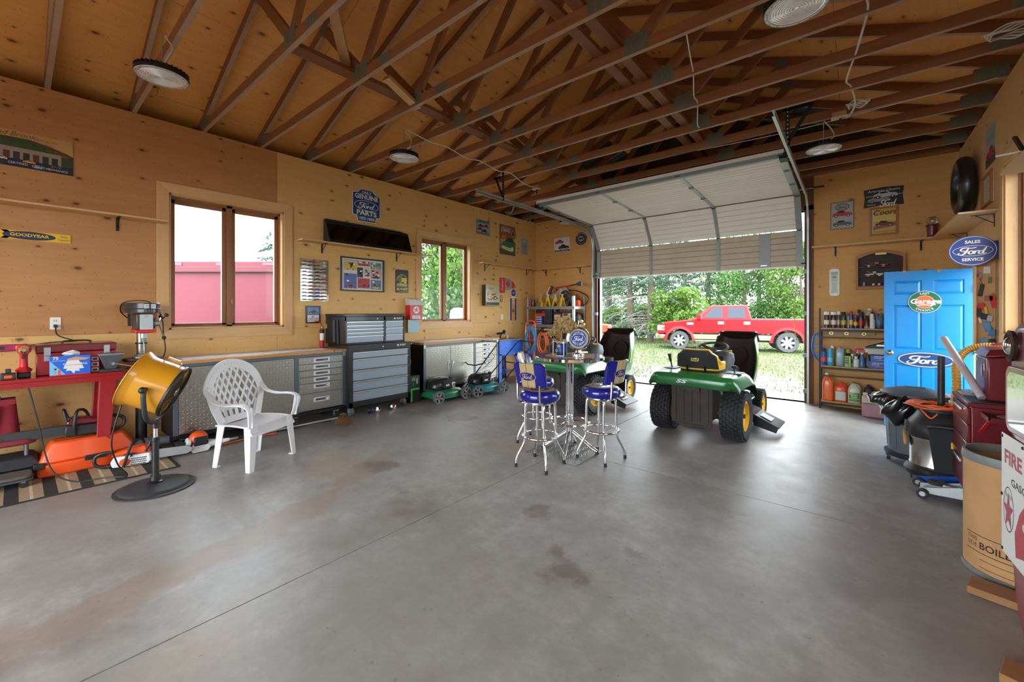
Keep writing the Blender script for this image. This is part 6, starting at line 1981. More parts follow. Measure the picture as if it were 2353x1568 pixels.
# ---- gas welding cylinder
r=thing('gas_cylinder','pink-brown welding gas cylinder with brass regulator in front of the rack','gas cylinder',(-4.21,7.20,0))
m=MB();m.lathe([(0,0),(.11,0),(.115,.02),(.115,.92),(.10,1.02),(.06,1.09),(.035,1.11),(0,1.11)],'copper_tank',28);m.build('tank',r)
m=MB();m.cyl((0,0,1.11),(0,0,1.19),.018,'brass',12);m.cyl((-.05,0,1.17),(.05,0,1.17),.014,'brass',12);m.lathe([(0,-.02),(.035,-.02),(.035,.02),(0,.02)],'brass',18,at=facing((.03,-.02,1.25),0));m.lathe([(0,-.015),(.03,-.015),(.03,.015),(0,.015)],'brass',18,at=facing((.075,-.01,1.19),0));m.build('regulator',r)
m=MB();m.poly(ellipse(.03,.025,16),'blue_paper',0,at=facing((0,-.1165,.95),0,-.1));m.build('label',r,smooth=0,recalc=False)
m=MB();m.cyl((-.045,0,1.11),(-.05,0,1.27),.010,'galv',8);m.build('valve_stem',r)

# ---- blue parts washer
r=thing('parts_washer','bright blue parts washer on legs beside the far bench','parts washer',(-5.64,6.50,0))
m=wm(r);m.box(XL+.02,-5.40,6.10,6.86,.56,.86,'blue_washer');m.build('tub',r,bev=.012)
m=wm(r);m.box(XL+.02,-5.37,6.08,6.88,.862,.882,M('washer_lid','#8d7f78',.5,var=.1));m.build('lid',r,bev=.004)
m=wm(r);m.box(-5.40,-5.385,6.30,6.86,.72,.73,'blue_washer');m.build('front_lip',r,smooth=0)
for x in (XL+.05,-5.43):
 for y in (6.13,6.83):
  m=wm(r);m.box(x-.03,x+.03,y-.002,y+.002,0,.60,'blue_washer');m.box(x-.002,x+.002,y-.03,y+.03,0,.60,'blue_washer')
  m.box(x+.002,x+.03,y-.03,y+.05,0,.60,'blue_washer') if x >-5.6 and y < 6.5 else None
  m.build('leg',r,smooth=0)
m=wm(r);m.box(XL+.06,-5.44,6.14,6.82,.20,.21,'blue_washer');m.build('lower_shelf',r,smooth=0)
r=thing('silver_cup','small silver cup on the blue parts washer','cup',(-5.62,6.60,.882))
m=MB();m.lathe([(0,0),(.03,0),(.034,.07),(.031,.07),(.027,.005),(0,.005)],'alu',20);m.build('cup_body',r)
r=thing('spray_gun','black paint spray gun lying on the blue parts washer','spray gun',(-5.72,6.50,.882))
m=MB();m.cyl((-.06,-.05,.10),(.08,.06,.12),.022,'black_metal',10);m.build('barrel',r)
m=MB();m.tube([(.02,.0,.10),(.0,-.02,.005)],.016,'black_metal',8);m.sph((.06,.05,.15),.035,'black_metal',10,8);m.build('grip',r)
m=MB();m.tube(cr([(0,-.03,.03),(.05,-.2,.01),(.02,-.42,.08),(.05,-.5,.10),(.10,-.52,.02)],6),.005,'black_plastic',6);m.build('hose',r)
r=thing('red_jug','red plastic fuel container on the floor beside the parts washer','fuel can',(-5.05,6.85,0))
m=MB();m.add([(-.16,-.13,0),(.16,-.13,0),(.16,.13,0),(-.16,.13,0),(-.13,-.10,.36),(.13,-.10,.36),(.13,.10,.36),(-.13,.10,.36)],[(0,1,2,3),(4,5,6,7),(0,1,5,4),(1,2,6,5),(2,3,7,6),(3,0,4,7)],M('jug_red','#c4161c',.4));m.build('can_body',r,bev=.03)
m=MB();m.tube(cr([(-.08,0,.36),(-.08,0,.41),(.04,0,.41),(.05,0,.36)],4),.014,'jug_red',8);m.build('handle',r)
m=MB();m.cyl((.10,0,.36),(.10,0,.40),.025,'black_plastic',12);m.build('cap',r)

# ================================================================== black rack on the right of the garage door
RX0,RX1,RY0,RY1=-.405,.50,7.70,7.985
r=thing('bottle_rack','black metal rack with plywood shelves beside the blue door','rack',(.05,7.84,0))
for x in (RX0,RX1):
 for y in (RY0,RY1):
  m=wm(r);m.box(x-.012,x+.012,y-.012,y+.012,0,1.50 if y == RY0 else 1.22,'black_metal');m.build('post',r,smooth=0)
RS=(1.205,.645,.125)
for z in RS:
 m=wm(r);m.box(RX0+.014,RX1-.014,RY0-.014,RY1,z-.018,z,'shelf_ply');m.build('shelf',r,smooth=0)
 m=wm(r);m.box(RX0,RX1,RY0-.01,RY0+.012,z-.05,z-.02,'black_metal');m.box(RX0,RX1,RY1-.02,RY1,z-.05,z-.02,'black_metal');m.build('rail',r,smooth=0)
for z in (1.075,.505):
 m=wm(r);m.box(RX0,RX1,RY0-.008,RY0+.008,z-.018,z,'black_metal');m.build('rail',r,smooth=0)
r=thing('spirit_level','long wooden spirit level lying under the top rack shelf','level',(.0,7.93,1.09))
m=wm(r);m.box(-.37,.22,RY1-.05,RY1-.02,1.095,1.15,M('level_wood','#9c7b55',.5));m.build('bar',r,smooth=0)
for x in (-.28,-.10,.10):
 m=wm(r);m.cyl((x,RY1-.055,1.12),(x,RY1-.049,1.12),.024,'brass',18);m.cyl((x,RY1-.057,1.12),(x,RY1-.055,1.12),.012,'dark_brown',12);m.build('vial',r)
def ux(u,y):       # running position along a shelf that stands at depth y
 a=(u-1176.5)/948.3;yw=math.radians(39.74)
 fx,fy,rx,ry=-math.sin(yw),math.cos(yw),math.cos(yw),math.sin(yw)
 return (fx+a*rx)/(fy+a*ry)*y
def aerosol(label,u0,u1,h,z,body,cap,band=None,y=7.78,capr=.8):
 x0,x1=ux(u0,y),ux(u1,y);R=min(.034,(x1-x0)/2*.95);x=(x0+x1)/2
 b=h*.80
 prof=[('can',[(0,0),(R,0),(R,.006),(R,b*.25,band or body),(R,b*.6,body),(R,b*.92),(R*.85,b),(0,b)],body),('cap',[(0,b),(R*capr,b),(R*capr,h*.97),(R*capr*.8,h),(0,h)],cap)]
 return bottle(label,(x,y,z+.001),prof,body,'spray cans on the rack','spray can','spray_can')
def matc(h,rough=.4):
 return M('c'+h.lstrip('#'),h,rough,coat=.2)
zt=RS[0]
aerosol('white-capped spray can with red and black print, first on the top shelf',1892,1907,.24,zt,matc('#3a1a1c'),'white_paint',matc('#d8ccb8'),capr=.98)
aerosol('white-capped spray can with red and black print, second on the top shelf',1908,1922,.24,zt,matc('#3a1a1d'),'white_paint',matc('#d8ccb9'),capr=.98)
aerosol('white-capped spray can with olive print, third on the top shelf',1922,1932,.245,zt,matc('#57502c'),'white_paint',matc('#b7ae98'),y=7.84,capr=.98)
aerosol('black and gold spray can on the top shelf',1932,1945,.235,zt,matc('#2b2a26'),'black_plastic','gift')
aerosol('narrow white spray can behind the blue ones on the top shelf',1946,1953,.22,zt,matc('#c8c8c4'),matc('#4b6f52'),None,y=7.86)
aerosol('blue spray can with red cap and yellow badge on the top shelf',1951,1961,.25,zt,matc('#2a3f8f'),'red_bright','yellow')
aerosol('short dark blue spray can with red cap on the top shelf',1961,1972,.195,zt,matc('#1d2a5e'),'red_bright','yellow')
aerosol('tall black can with red band on the top shelf',1972,1986,.235,zt,matc('#2a2a2c'),'black_plastic','red_bright',capr=.9)
aerosol('grey capped bottle at the back of the top shelf',1969,1978,.27,zt,matc('#a9adb0'),'black_plastic',None,y=7.90)
bottle('amber bottle with gold label and brown cap on the top shelf',(ux(1992.5,7.78),7.78,zt+.001),[('bottle_body',[(0,0),(.036,0,'gift'),(.036,.03,matc('#5b2a1a')),(.036,.12),(.02,.15),(.018,.165),(0,.165)],matc('#5b2a1a')),('cap',[(0,.165),(.021,.165),(.021,.185),(0,.185)],'dark_brown')],None,'bottles on the rack')
bottle('white bottle with long nozzle on the top shelf',(ux(2004,7.78),7.78,zt+.001),[('bottle_body',[(0,0),(.034,0),(.034,.12),(.024,.135),(.02,.21),(0,.21)],'white_paint'),('nozzle',[(0,.21),(.018,.21),(.012,.235),(0,.24)],'black_plastic')],None,'bottles on the rack')
bottle('clear jug at the back of the top shelf',(ux(1998,7.90),7.90,zt+.001),[('bottle_body',[(0,0),(.06,0),(.06,.18),(.03,.25),(0,.26)],matc('#b9b3a6')),('cap',[(0,.26),(.025,.26),(.025,.285),(0,.285)],'white_paint')],None,'bottles on the rack')
lumpy('plastic_bag','blue and orange plastic bag at the end of the top shelf','bag',(ux(2021,7.80),7.80,zt+.001),(.05,.06,.19),M('bag_blue','#5c6f8f',.3,var=.3,scale=20),9)
zt=RS[1]
aerosol('red, white and blue cleaner can, first on the middle shelf',1886,1899,.25,zt,matc('#2a4fa0'),'navy',matc('#d64a4a'))
aerosol('light blue foam cleaner can on the middle shelf',1900,1914,.25,zt,matc('#3aa6dd'),matc('#39a9e6'),matc('#7fc7e8'),capr=.95)
bottle('yellow oil bottle with white cap on the middle shelf',(ux(1913,7.88),7.88,zt+.001),[('bottle_body',[(0,0),(.035,0),(.035,.22),(.018,.25),(0,.25)],matc('#b5a53a')),('cap',[(0,.25),(.022,.25),(.022,.285),(0,.285)],'white_paint')],None,'bottles on the rack')
def jug(label,u0,u1,h,z,body,cap,lab=None,y=7.80,rest=None,name='jug',handle=True,inner=None):
 x0,x1=ux(u0,y),ux(u1,y);w=(x1-x0);d=w*.62
 r=thing(name,label,'jug',((x0+x1)/2,y,z+.001),0,'jugs on the rack')
 m=MB()
 secs_=[(0,.96),(.02,1.0),(.58,1.0),(.70,.92),(.82,.62),(.90,.30),(.93,.26)]
 vs,fs=[],[]
 for t,k in secs_:
  for q in range(24):
   a=2*PI*q/24;c,s=math.cos(a),math.sin(a)
   vs.append((w/2*k*math.copysign(abs(c) ** .55,c)-(1-k)*w*.08,d/2*k*math.copysign(abs(s) ** .55,s),h*t))
 for i in range(len(secs_)-1):
  for q in range(24): fs.append((i*24+q,i*24+(q+1) % 24,(i+1)*24+(q+1) % 24,(i+1)*24+q))
 fs.append(tuple(range(24)));fs.append(tuple(len(vs)-24+q for q in range(24)))
 m.add(vs,fs,body);m.build('jug_body',r,smooth=50)
 m=MB();m.cyl((-w*.06,0,h*.93),(-w*.06,0,h),w*.14,cap,16);m.build('cap',r)
 if handle:
  m=MB();m.tube(cr([(w*.05,0,h*.88),(w*.30,0,h*.86),(w*.44,0,h*.74),(w*.46,0,h*.60)],5),w*.075,body,8);m.build('handle',r)
 if lab:
  m=MB();m.surf(lambda u,v: (w/2*1.012*math.copysign(abs(math.cos(PI+PI*u)) ** .55,math.cos(PI+PI*u))*.96,-d/2*1.03*abs(math.sin(PI*(1+u))) ** .55,h*(.08+.42*v)),20,3,lab)
  if rest: rest(m,w,d,h)
  m.build('label',r,smooth=0,recalc=False)
 return r
jug('grey windshield washer jug with orange cap on the middle shelf',1920,1940,.29,zt,matc('#8fa6b5',.3),'orange')
bottle('black spray bottle with olive trigger on the middle shelf',(ux(1949,7.86),7.86,zt+.001),[('bottle_body',[(0,0),(.036,0),(.036,.14),(.014,.19),(0,.19)],'black_plastic'),('trigger',[(0,.19),(.03,.19),(.034,.215),(.02,.245),(0,.245)],matc('#a8a04a'))],None,'bottles on the rack')
r=thing('green_carton','lime green and black carton on the middle shelf','carton',(ux(1947.5,7.745),7.745,zt+.001))
m=MB();m.box(-.036,.036,-.03,.03,0,.155,matc('#86d13a'));m.build('carton',r,smooth=0)
m=MB();m.M=facing((-.004,-.0302,.08),0);m.poly([(-.03,-.07),(.02,-.07),(.02,.065),(-.03,.065)],'black_plastic',.0003)
for k in range(4): m.poly([(-.025,.04-k*.026),(.015,.045-k*.026),(.015,.055-k*.026),(-.025,.05-k*.026)],matc('#c9c23a'),.0006)
m.poly(rrect(.04,.016,.005,4,-.004,-.055),'paper',.0006);m.build('print',r,smooth=0,recalc=False)
bottle('clear bottle with dark label on the middle shelf',(ux(1958.5,7.80),7.80,zt+.001),[('bottle_body',[(0,0),(.026,0),(.026,.05,matc('#3d4650')),(.026,.11),(.014,.155),(0,.155)],matc('#8aa0a8')),('cap',[(0,.155),(.016,.155),(.016,.185),(0,.185)],'white_paint')],None,'bottles on the rack')
bottle('small white round bottle on the middle shelf',(ux(1967.5,7.74),7.74,zt+.001),[('bottle_body',[(0,0),(.032,0),(.034,.01),(.034,.11),(.018,.125),(0,.125)],'paper'),('cap',[(0,.125),(.019,.125),(.019,.155),(0,.155)],'white_paint')],None,'bottles on the rack')
def sprayer(label,u,z,y,body,head1,head2,h=.27):
 r=thing('spray_bottle',label,'spray bottle',(ux(u,y),y,z+.001),0,'trigger bottles on the rack')
 m=MB();m.lathe([(0,0),(.04,0),(.043,.01),(.038,.06),(.030,.12),(.014,.19),(0,.19)],body,20);m.build('bottle_body',r)
 m=MB();m.lathe([(.016,.19),(.018,.215),(0,.215)],head2,14);m.build('collar',r)
 m=MB();m.box(-.045,.025,-.013,.013,.215,h-.015,head1);m.box(-.055,-.045,-.008,.008,.225,.245,head2);m.bar((-.03,0,.215),(-.045,0,.17),.012,.006,head2);m.build('trigger',r,bev=.005)
sprayer('blue trigger bottle with red and white head on the middle shelf',1981,zt,7.755,matc('#3d6d9a'),'red_bright','white_paint')
sprayer('dark trigger bottle with red and white collar on the middle shelf',1994,zt,7.82,matc('#584a44'),'white_paint','red_bright',.28)
sprayer('maroon trigger bottle at the back of the middle shelf',1971,zt,7.92,matc('#3a1f38'),'red_bright','white_paint',.27)
r=thing('grey_tool_tray','grey plastic tray box on the glove cartons','tray',(ux(2018,7.80),7.80,zt+.195))
m=MB();m.box(-.11,.12,-.05,.06,0,.075,matc('#b9b9ae'));m.build('tray',r,bev=.006)
m=MB();m.box(-.115,.125,-.055,.065,.076,.088,matc('#c6c6bb'));m.build('lid',r,bev=.003)
r=thing('black_wrap','black folded cable wrap lying on the grey tray','wrap',(ux(2014,7.80),7.80,zt+.285))
m=MB();m.add([(-.13,-.04,.0),(.12,-.05,.0),(.12,.05,0),(-.13,.04,0),(-.11,-.03,.02),(.12,-.04,.11),(.12,.04,.11),(-.11,.03,.02)],[(0,1,2,3),(4,5,6,7),(0,1,5,4),(1,2,6,5),(2,3,7,6),(3,0,4,7)],'black_plastic');m.build('sleeve',r,bev=.01)
m=MB();m.box(.0,.08,-.052,-.046,.03,.05,'alu');m.build('buckle',r,smooth=0)
for i,(u,h,dz,c) in enumerate(((2017,.10,0,'#31479c'),(2022,.085,.101,'#2f58ad'))):
 r=thing('glove_carton',['blue glove carton with white print standing on the middle shelf','blue glove carton lying on top of the other one'][i],'carton',(ux(u,7.77),7.77,zt+.001+dz))
 m=MB();m.box(-.10,.12,-.05,.05,0,h,matc(c));m.build('carton',r,smooth=0)
 m=MB();m.M=facing((0.01,-.0502,h*.5),0);text(m,'DISPOSABLE',.022,'paper',-.01,.025,.0003,bold=.02);text(m,'GLOVES',.022,'paper',-.035,.002,.0003,bold=.02);text(m,'powder free',.016,'paper',0,-.022,.0003);m.build('print',r,smooth=0,recalc=False)
zt=RS[2]
jug('tall translucent orange jug with white cap on the bottom shelf',1889,1915,.40,zt,matc('#ef6a2a',.3),'white_paint',y=7.76)
jug('red-orange jug with pale label on the bottom shelf',1917,1946,.295,zt,matc('#e2491f',.35),'orange',matc('#b9c9bd'),y=7.76)
def sg_print(m,w,d,h):
 o=m.M;m.M=o @ facing((0,-d/2*1.045,h*.30),0)
 text(m,'Simple',h*.09,'paper',0,h*.09,.001,bold=.02);text(m,'Green',h*.09,'paper',0,0,.001,bold=.02);m.poly([(-w*.4,-h*.07),(w*.4,-h*.07),(w*.4,-h*.10),(-w*.4,-h*.10)],'yellow',.0008);m.poly([(-w*.4,h*.17),(w*.1,h*.17),(-w*.4,h*.1)],'yellow',.0006);m.M=o
jug('white jug with green and yellow label and green cap on the bottom shelf',1948,1978,.30,zt,matc('#c9c3b0',.35),matc('#2f9a4a'),matc('#2f8a3a'),y=7.76,rest=sg_print)
jug('black oil jug with red label on the bottom shelf',1984,2008,.27,zt,'black_plastic','black_plastic',matc('#a5352a'),y=7.84)
bottle('gold and black can at the end of the bottom shelf',(ux(2022,7.84),7.84,zt+.001),[('can_body',[(0,0),(.05,0),(.05,.02,'gift'),(.05,.13,'black_plastic'),(.05,.17),(.0,.17)],'gift'),('lid',[(0,.17),(.052,.17),(.052,.19),(0,.19)],'black_plastic')],None,None,'can','paint_can')
r=thing('jerry_can','square translucent jerry can with pink liquid on the floor','jerry can',(.20,7.53,0))
m=MB();m.box(-.13,.13,-.10,.10,.001,.20,matc('#a5727c',.35));m.build('liquid_half',r,bev=.02)
m=MB();m.add([(-.13,-.10,.20),(.13,-.10,.20),(.13,.10,.20),(-.13,.10,.20),(-.13,-.10,.27),(.13,-.10,.27),(.13,.10,.27),(-.13,.10,.27),(-.09,-.07,.30),(.12,-.08,.30),(.12,.08,.30),(-.09,.07,.30)],[(0,1,5,4),(1,2,6,5),(2,3,7,6),(3,0,4,7),(4,5,9,8),(5,6,10,9),(6,7,11,10),(7,4,8,11),(8,9,10,11)],matc('#b7a494',.4));m.build('can_top',r,bev=.015)
m=MB();m.tube(cr([(-.02,0,.29),(0,0,.335),(.08,0,.335),(.11,0,.29)],5),.018,matc('#b7a494',.4),8);m.build('handle',r)
m=MB();m.cyl((-.09,0,.29),(-.09,0,.325),.026,matc('#d0c2ae'),14);m.build('cap',r)
r=thing('blue_file_hook','bright blue curved plastic holder hanging beside the rack post','holder',(-.46,7.78,.7))
m=wm(r);m.tube(cr([(-.40,7.80,1.12),(-.47,7.80,1.10),(-.50,7.80,.98),(-.50,7.80,.86),(-.46,7.80,.74),(-.41,7.80,.70)],6),.012,M('holder_blue','#1f6fd0',.35),8);m.build('arc',r)
for k in range(3):
 m=wm(r);m.add([(-.49,7.795,1.06-k*.12),(-.49,7.805,1.06-k*.12),(-.49,7.805,1.02-k*.12),(-.49,7.795,1.02-k*.12),(-.34,7.80,1.05-k*.12)],[(0,1,2,3),(0,1,4),(1,2,4),(2,3,4),(3,0,4)],'holder_blue');m.build('prong',r,smooth=0)

# ================================================================== right side
# ---- open blue door
DYY,DX_0,DX_1,DH=7.07,.285,1.055,1.95
door=bpy.data.objects.new('door_1',None);COL.objects.link(door);struct(door,'bright blue six-panel entry door standing open')
pan=[(-.30,-.045,1.66,1.83),(.055,.31,1.66,1.83),(-.30,-.045,.98,1.53),(.055,.31,.98,1.53),(-.30,-.045,.22,.80),(.055,.31,.22,.80)]
Wd=DX_1-DX_0
m=MB();m.M=Matrix.Translation(((DX_0+DX_1)/2,DYY,0))
for a0,a1,b0,b1 in cut((-Wd/2,Wd/2,.012,DH),[(p[0],p[1],p[2],p[3]) for p in pan]):
 m.box(a0,a1,0,.042,b0,b1,'door_blue')
m.box(-Wd/2+.01,Wd/2-.01,.014,.030,.02,DH-.01,'door_blue');m.build('door_leaf',door,smooth=0)
for a0,a1,b0,b1 in pan:
 m=MB();m.M=Matrix.Translation(((DX_0+DX_1)/2,DYY,0));i=.032
 o=[(a0,b0),(a1,b0),(a1,b1),(a0,b1)];q=[(a0+i,b0+i),(a1-i,b0+i),(a1-i,b1-i),(a0+i,b1-i)]
 q0=[(a0+.01,b0+.01),(a1-.01,b0+.01),(a1-.01,b1-.01),(a0+.01,b1-.01)]
 vs=[(x,0,z) for x,z in o]+[(x,.012,z) for x,z in q0]+[(x,.003,z) for x,z in q]
 m.add(vs,[(k,(k+1) % 4,4+(k+1) % 4,4+k) for k in range(4)]+[(4+k,4+(k+1) % 4,8+(k+1) % 4,8+k) for k in range(4)]+[(8,9,10,11)],'door_blue');m.build('panel',door,smooth=0)
m=MB();m.lathe([(0,0),(.034,0),(.034,.006),(.018,.012),(.016,.03),(.030,.05),(.030,.065),(.018,.075),(0,.076)],M('nickel','#a89888',.25,.9),24,at=facing((DX_0+.055,DYY,.93),0));m.build('door_knob',door)
for z in (.25,1.0,1.72):
 m=MB();m.box(DX_1+.001,DX_1+.006,DYY-.03,DYY+.01,z-.045,z+.045,'brass');m.cyl((DX_1+.003,DYY-.012,z-.048),(DX_1+.003,DYY-.012,z+.048),.006,'brass',8);m.build('hinge',door)
for x in (.47,.77):
 m=MB();m.box(x-.015,x+.015,DYY-.004,DYY+.046,DH-.022,DH+.008,'cardboard');m.build('hanger_clip',door,smooth=0)
t=MB()
for y0,y1 in ((6.19,6.275),(7.074,7.17)): t.box(XR-.018,XR+.16,y0,y1,0,2.06,'pine_z')
t.box(XR-.018,XR+.16,6.19,7.17,1.98,2.06,'pine');struct(t.build('trim_3',smooth=0),'pine trim around the side door opening')
t=MB();t.box(XR+.06,XR+.16,6.27,6.30,0,1.985,'white_paint');t.box(XR+.06,XR+.16,7.05,7.08,0,1.985,'white_paint');struct(t.build('trim_4',smooth=0),'white weather stop of the side door')

# ---- key rack beside the side door
r=thing('key_rack','wooden key rack crowded with keys beside the side door','key rack',(XR,6.08,1.5))
m=wm(r);m.box(XR-.135,XR-.001,6.165,6.177,1.08,1.97,'pine_z');m.build('backboard',r,smooth=0)
for x0,x1,z0,z1 in ((XR-.15,XR-.135,1.06,1.985),(XR-.15,XR-.001,1.06,1.08)):
 m=wm(r);m.box(x0,x1,6.11,6.178,z0,z1,'pine_z');m.build('frame_board',r,smooth=0)
kc=[('off_white',6.07,1.86,.06,.07),('galv_dull',6.12,1.80,.03,.05),(matc('#b0705c'),6.14,1.76,.05,.07),('black_plastic',6.11,1.66,.035,.12),(matc('#5a7a48'),6.05,1.76,.03,.06),('red_bright',6.03,1.55,.05,.13),('red_bright',6.11,1.50,.05,.06),('black_plastic',6.13,1.44,.05,.08),('yellow',6.08,1.46,.025,.07),('navy',6.09,1.40,.05,.06),('white_paint',6.12,1.36,.02,.05),(matc('#b04a5c'),6.06,1.58,.07,.05),('galv',6.05,1.38,.05,.06),(matc('#4f8fc4'),6.07,1.30,.06,.09),(matc('#3d7fc0'),6.04,1.24,.05,.07),(matc('#5ea0d4'),6.09,1.15,.07,.06),('black_plastic',6.03,1.15,.05,.06)]
kn=['white tag','steel key','pink pouch','black strap','green key tag','red holder','red fob','black key fob','yellow key tag','dark blue fob','white paper tag','pink sign tag','steel key ring','blue card','darker blue card','pale blue card','black wallet']
for i,(c,y,z,w,h) in enumerate(kc):
 k=thing('hanging_key','%s hanging on the key rack by the side door' % kn[i],'key',(XR-.135+(6.15-y)*.95,6.164,z),0,'keys on the rack')
 m=MB();m.bx((0,-.014-.007*(i % 3),0),(w*.8,.011,h),c,Matrix.Rotation(.25*math.sin(i*2.3),3,'Y'));m.build('tag',k,bev=.003)
 m=MB();m.tube([(.012*math.cos(t*PI/6),-.012,h/2+.006+.010*math.sin(t*PI/6)) for t in range(12)],.0016,'galv',5,closed=True);m.tube([(0,.002,h/2+.016),(0,-.016,h/2+.016)],.002,'brass',5);m.build('ring',k)

# ---- wall bins
r=thing('bin_rack','rack of small blue plastic bins on the right wall','bin rack',(XR,5.45,.8))
m=wm(r);m.box(XR-.012,XR-.001,5.10,5.80,.52,1.18,'black_metal');m.build('panel',r,smooth=0)
bm=MB();bm.add([(0,-.05,0),(0,.05,0),(-.11,.05,0),(-.11,-.05,0),(0,-.055,.075),(0,.055,.075),(-.09,.055,.075),(-.13,-.055+.11,.04),(-.13,-.055,.04),(-.09,-.055,.075)],[(0,1,2,3),(0,4,5,1),(2,7,8,3),(1,5,6,7,2),(0,3,8,9,4)],'blue_plastic');bdat=bm.data('bin',20)
cm=MB();cm.box(-.10,-.01,-.045,.045,.006,.05,'grime');cm.bx((-.06,0,.055),(.05,.03,.02),'red_bright',Matrix.Rotation(.4,3,'Z'));cdat=cm.data('bin_contents',0)
for j in range(5):
 for k in range(6):
  o=bpy.data.objects.new('bin',bdat);COL.objects.link(o);o.parent=r;o.location=(-.014,-.29+k*.116,-.26+j*.125)
  c=bpy.data.objects.new('bin_contents',cdat);COL.objects.link(c);c.parent=o;c.location=(0,0,.001)

# ---- grey bin with black bag, on a dolly
r=thing('trash_can','grey round trash can with dark lid on a wheeled dolly','trash can',(.44,5.52,0))
m=MB();m.lathe([(0,.10),(.185,.10),(.19,.11),(.215,.60),(.225,.61),(.225,.64),(.205,.64),(.18,.13),(0,.12)],'can_grey',40)
for k in range(16): a=k*PI/8;m.bar((.193*math.cos(a),.193*math.sin(a),.14),(.213*math.cos(a),.213*math.sin(a),.56),.008,.008,'can_grey')
m.build('body',r)
m=MB();m.lathe([(.24,.645),(.252,.65),(.252,.668),(.235,.68),(.12,.715),(0,.72)],'lid_grey',48);m.bx((0,0,.722),(.14,.05,.012),'lid_grey');m.build('lid',r)
m=MB();m.lathe([(0,.06),(.21,.06),(.22,.075),(.22,.098),(0,.098)],'black_plastic',40);m.build('dolly',r)
for k in range(5):
 a=k*2*PI/5+3.3;c,s=math.cos(a)*.19,math.sin(a)*.19
 m=MB();m.cyl((c-.014,s,.031),(c+.014,s,.031),.03,'black_plastic',18);m.cyl((c-.016,s,.031),(c+.016,s,.031),.012,'galv',10);m.box(c-.02,c+.02,s-.02,s+.02,.045,.062,'black_plastic');m.build('caster',r)
rr=random.Random(8)
m=MB();ph=[rr.uniform(0,6) for _ in range(4)]
def bagf(u,v):
 a=PI*(.55+1.0*u);out=.235+(.085*math.sin(PI*v) ** .7)*(1.2-.9*abs(u-.45)*1.6)+.018*math.sin(23*u+ph[0]+4*v)+.012*math.sin(41*u+9*v+ph[1])
 return (out*math.cos(a),out*math.sin(a),.655-(.22+.07*math.sin(9*u+ph[2]))*v+.014*math.sin(31*u+14*v))
m.surf(bagf,70,22,'bag_black');m.build('bin_bag',r,smooth=25)
# ---- shop vacuum
r=thing('shop_vacuum','stainless steel shop vacuum with black top and coiled orange cord','vacuum',(.545,5.045,0))
m=MB();m.lathe([(0,.12),(.175,.12),(.182,.13),(.182,.145,'stainless'),(.178,.155),(.178,.35),(.182,.36),(.182,.38),(0,.38)],'stainless',40);m.build('tank',r)
m=MB();m.lathe([(.19,.375),(.20,.39),(.20,.45),(.185,.50),(.14,.56),(.12,.60),(0,.61)],'black_plastic',40);m.build('motor_head',r)
m=MB();m.lathe([(.125,.60),(.15,.605),(.15,.62),(0,.63)],'dark_plastic',32)
for k in range(14): m.bx((.10*math.cos(k*.45),.10*math.sin(k*.45),.626),(.05,.012,.01),'black_plastic',Matrix.Rotation(k*.45,3,'Z'))
m.build('vent_cap',r)
m=MB();m.lathe([(.15,.06),(.205,.05),(.215,.09),(.19,.13),(.15,.13)],'black_plastic',36);m.build('base_ring',r)
for k in range(4):
 a=k*PI/2+.9;c,s=math.cos(a)*.185,math.sin(a)*.185
 m=MB();m.cyl((c-.012,s,.03),(c+.012,s,.03),.029,'black_plastic',14);m.box(c-.016,c+.016,s-.016,s+.016,.035,.07,'black_plastic');m.build('caster',r)
m=MB();m.box(-.205,-.17,-.05,.05,.40,.49,'dark_plastic');m.box(-.05,.05,-.21,-.18,.40,.46,'black_plastic');m.build('latch',r,bev=.01)
m=MB();m.prism(ellipse(.05,.09,20),-.006,.006,'yellow_fan',at=Matrix.Translation((-.205,.03,.33)) @ Matrix.Rotation(.5,4,'X') @ Matrix.Rotation(PI/2,4,'Y'));m.build('yellow_scoop',r)
m=MB()
for k in range(7):
 q=.10+.011*k
 m.tube([(q*1.15*math.cos(t*PI/14)-.02,q*math.sin(t*PI/14),.638+.006*(k % 3)+.008*math.sin(t*.9+k)) for t in range(28)],.0065,'orange_cord',6,closed=True)
m.tube(cr([(-.12,-.10,.63),(-.10,-.16,.60),(-.06,-.18,.56),(-.02,-.17,.60)],6),.0065,'orange_cord',6);m.build('coiled_cord',r)
m=MB();m.box(.0,.05,-.205,-.199,.42,.50,M('vac_label','#c9924a',.6));m.build('label',r,smooth=0)
m=MB();pts=cr([(.10,.06,.60),(.13,.16,.80),(.14,.24,.98),(.20,.28,1.10),(.30,.26,1.15),(.40,.20,1.14),(.45,.08,1.02),(.45,.0,.85)],14)
m.tube(pts,.026,'vac_hose',12,radii=[.026+.004*(i % 2) for i in range(len(pts))]);m.build('corrugated_hose',r,smooth=20)
m=MB();m.cyl((.03,.10,.55),(.03,.10,1.06),.024,'black_plastic',14);m.build('wand',r)
r=thing('black_tote','black fabric bag hanging in front of the shop vacuum','bag',(.60,4.815,.13))
m=MB();m.add([(-.10,-.02,.0),(.12,-.02,0),(.12,.02,0),(-.10,.02,0),(-.14,-.03,.36),(.16,-.03,.36),(.16,.03,.36),(-.14,.03,.36)],[(0,1,2,3),(4,5,6,7),(0,1,5,4),(1,2,6,5),(2,3,7,6),(3,0,4,7)],M('tote','#23262a',.85));m.build('pouch',r,bev=.015)
m=MB();m.tube(cr([(-.14,-.035,.36),(-.13,-.04,.38),(.0,-.045,.385),(.15,-.04,.38)],5),.012,'black_plastic',8);m.box(-.01,.0,-.034,-.03,.22,.27,'yellow');m.build('trim',r)
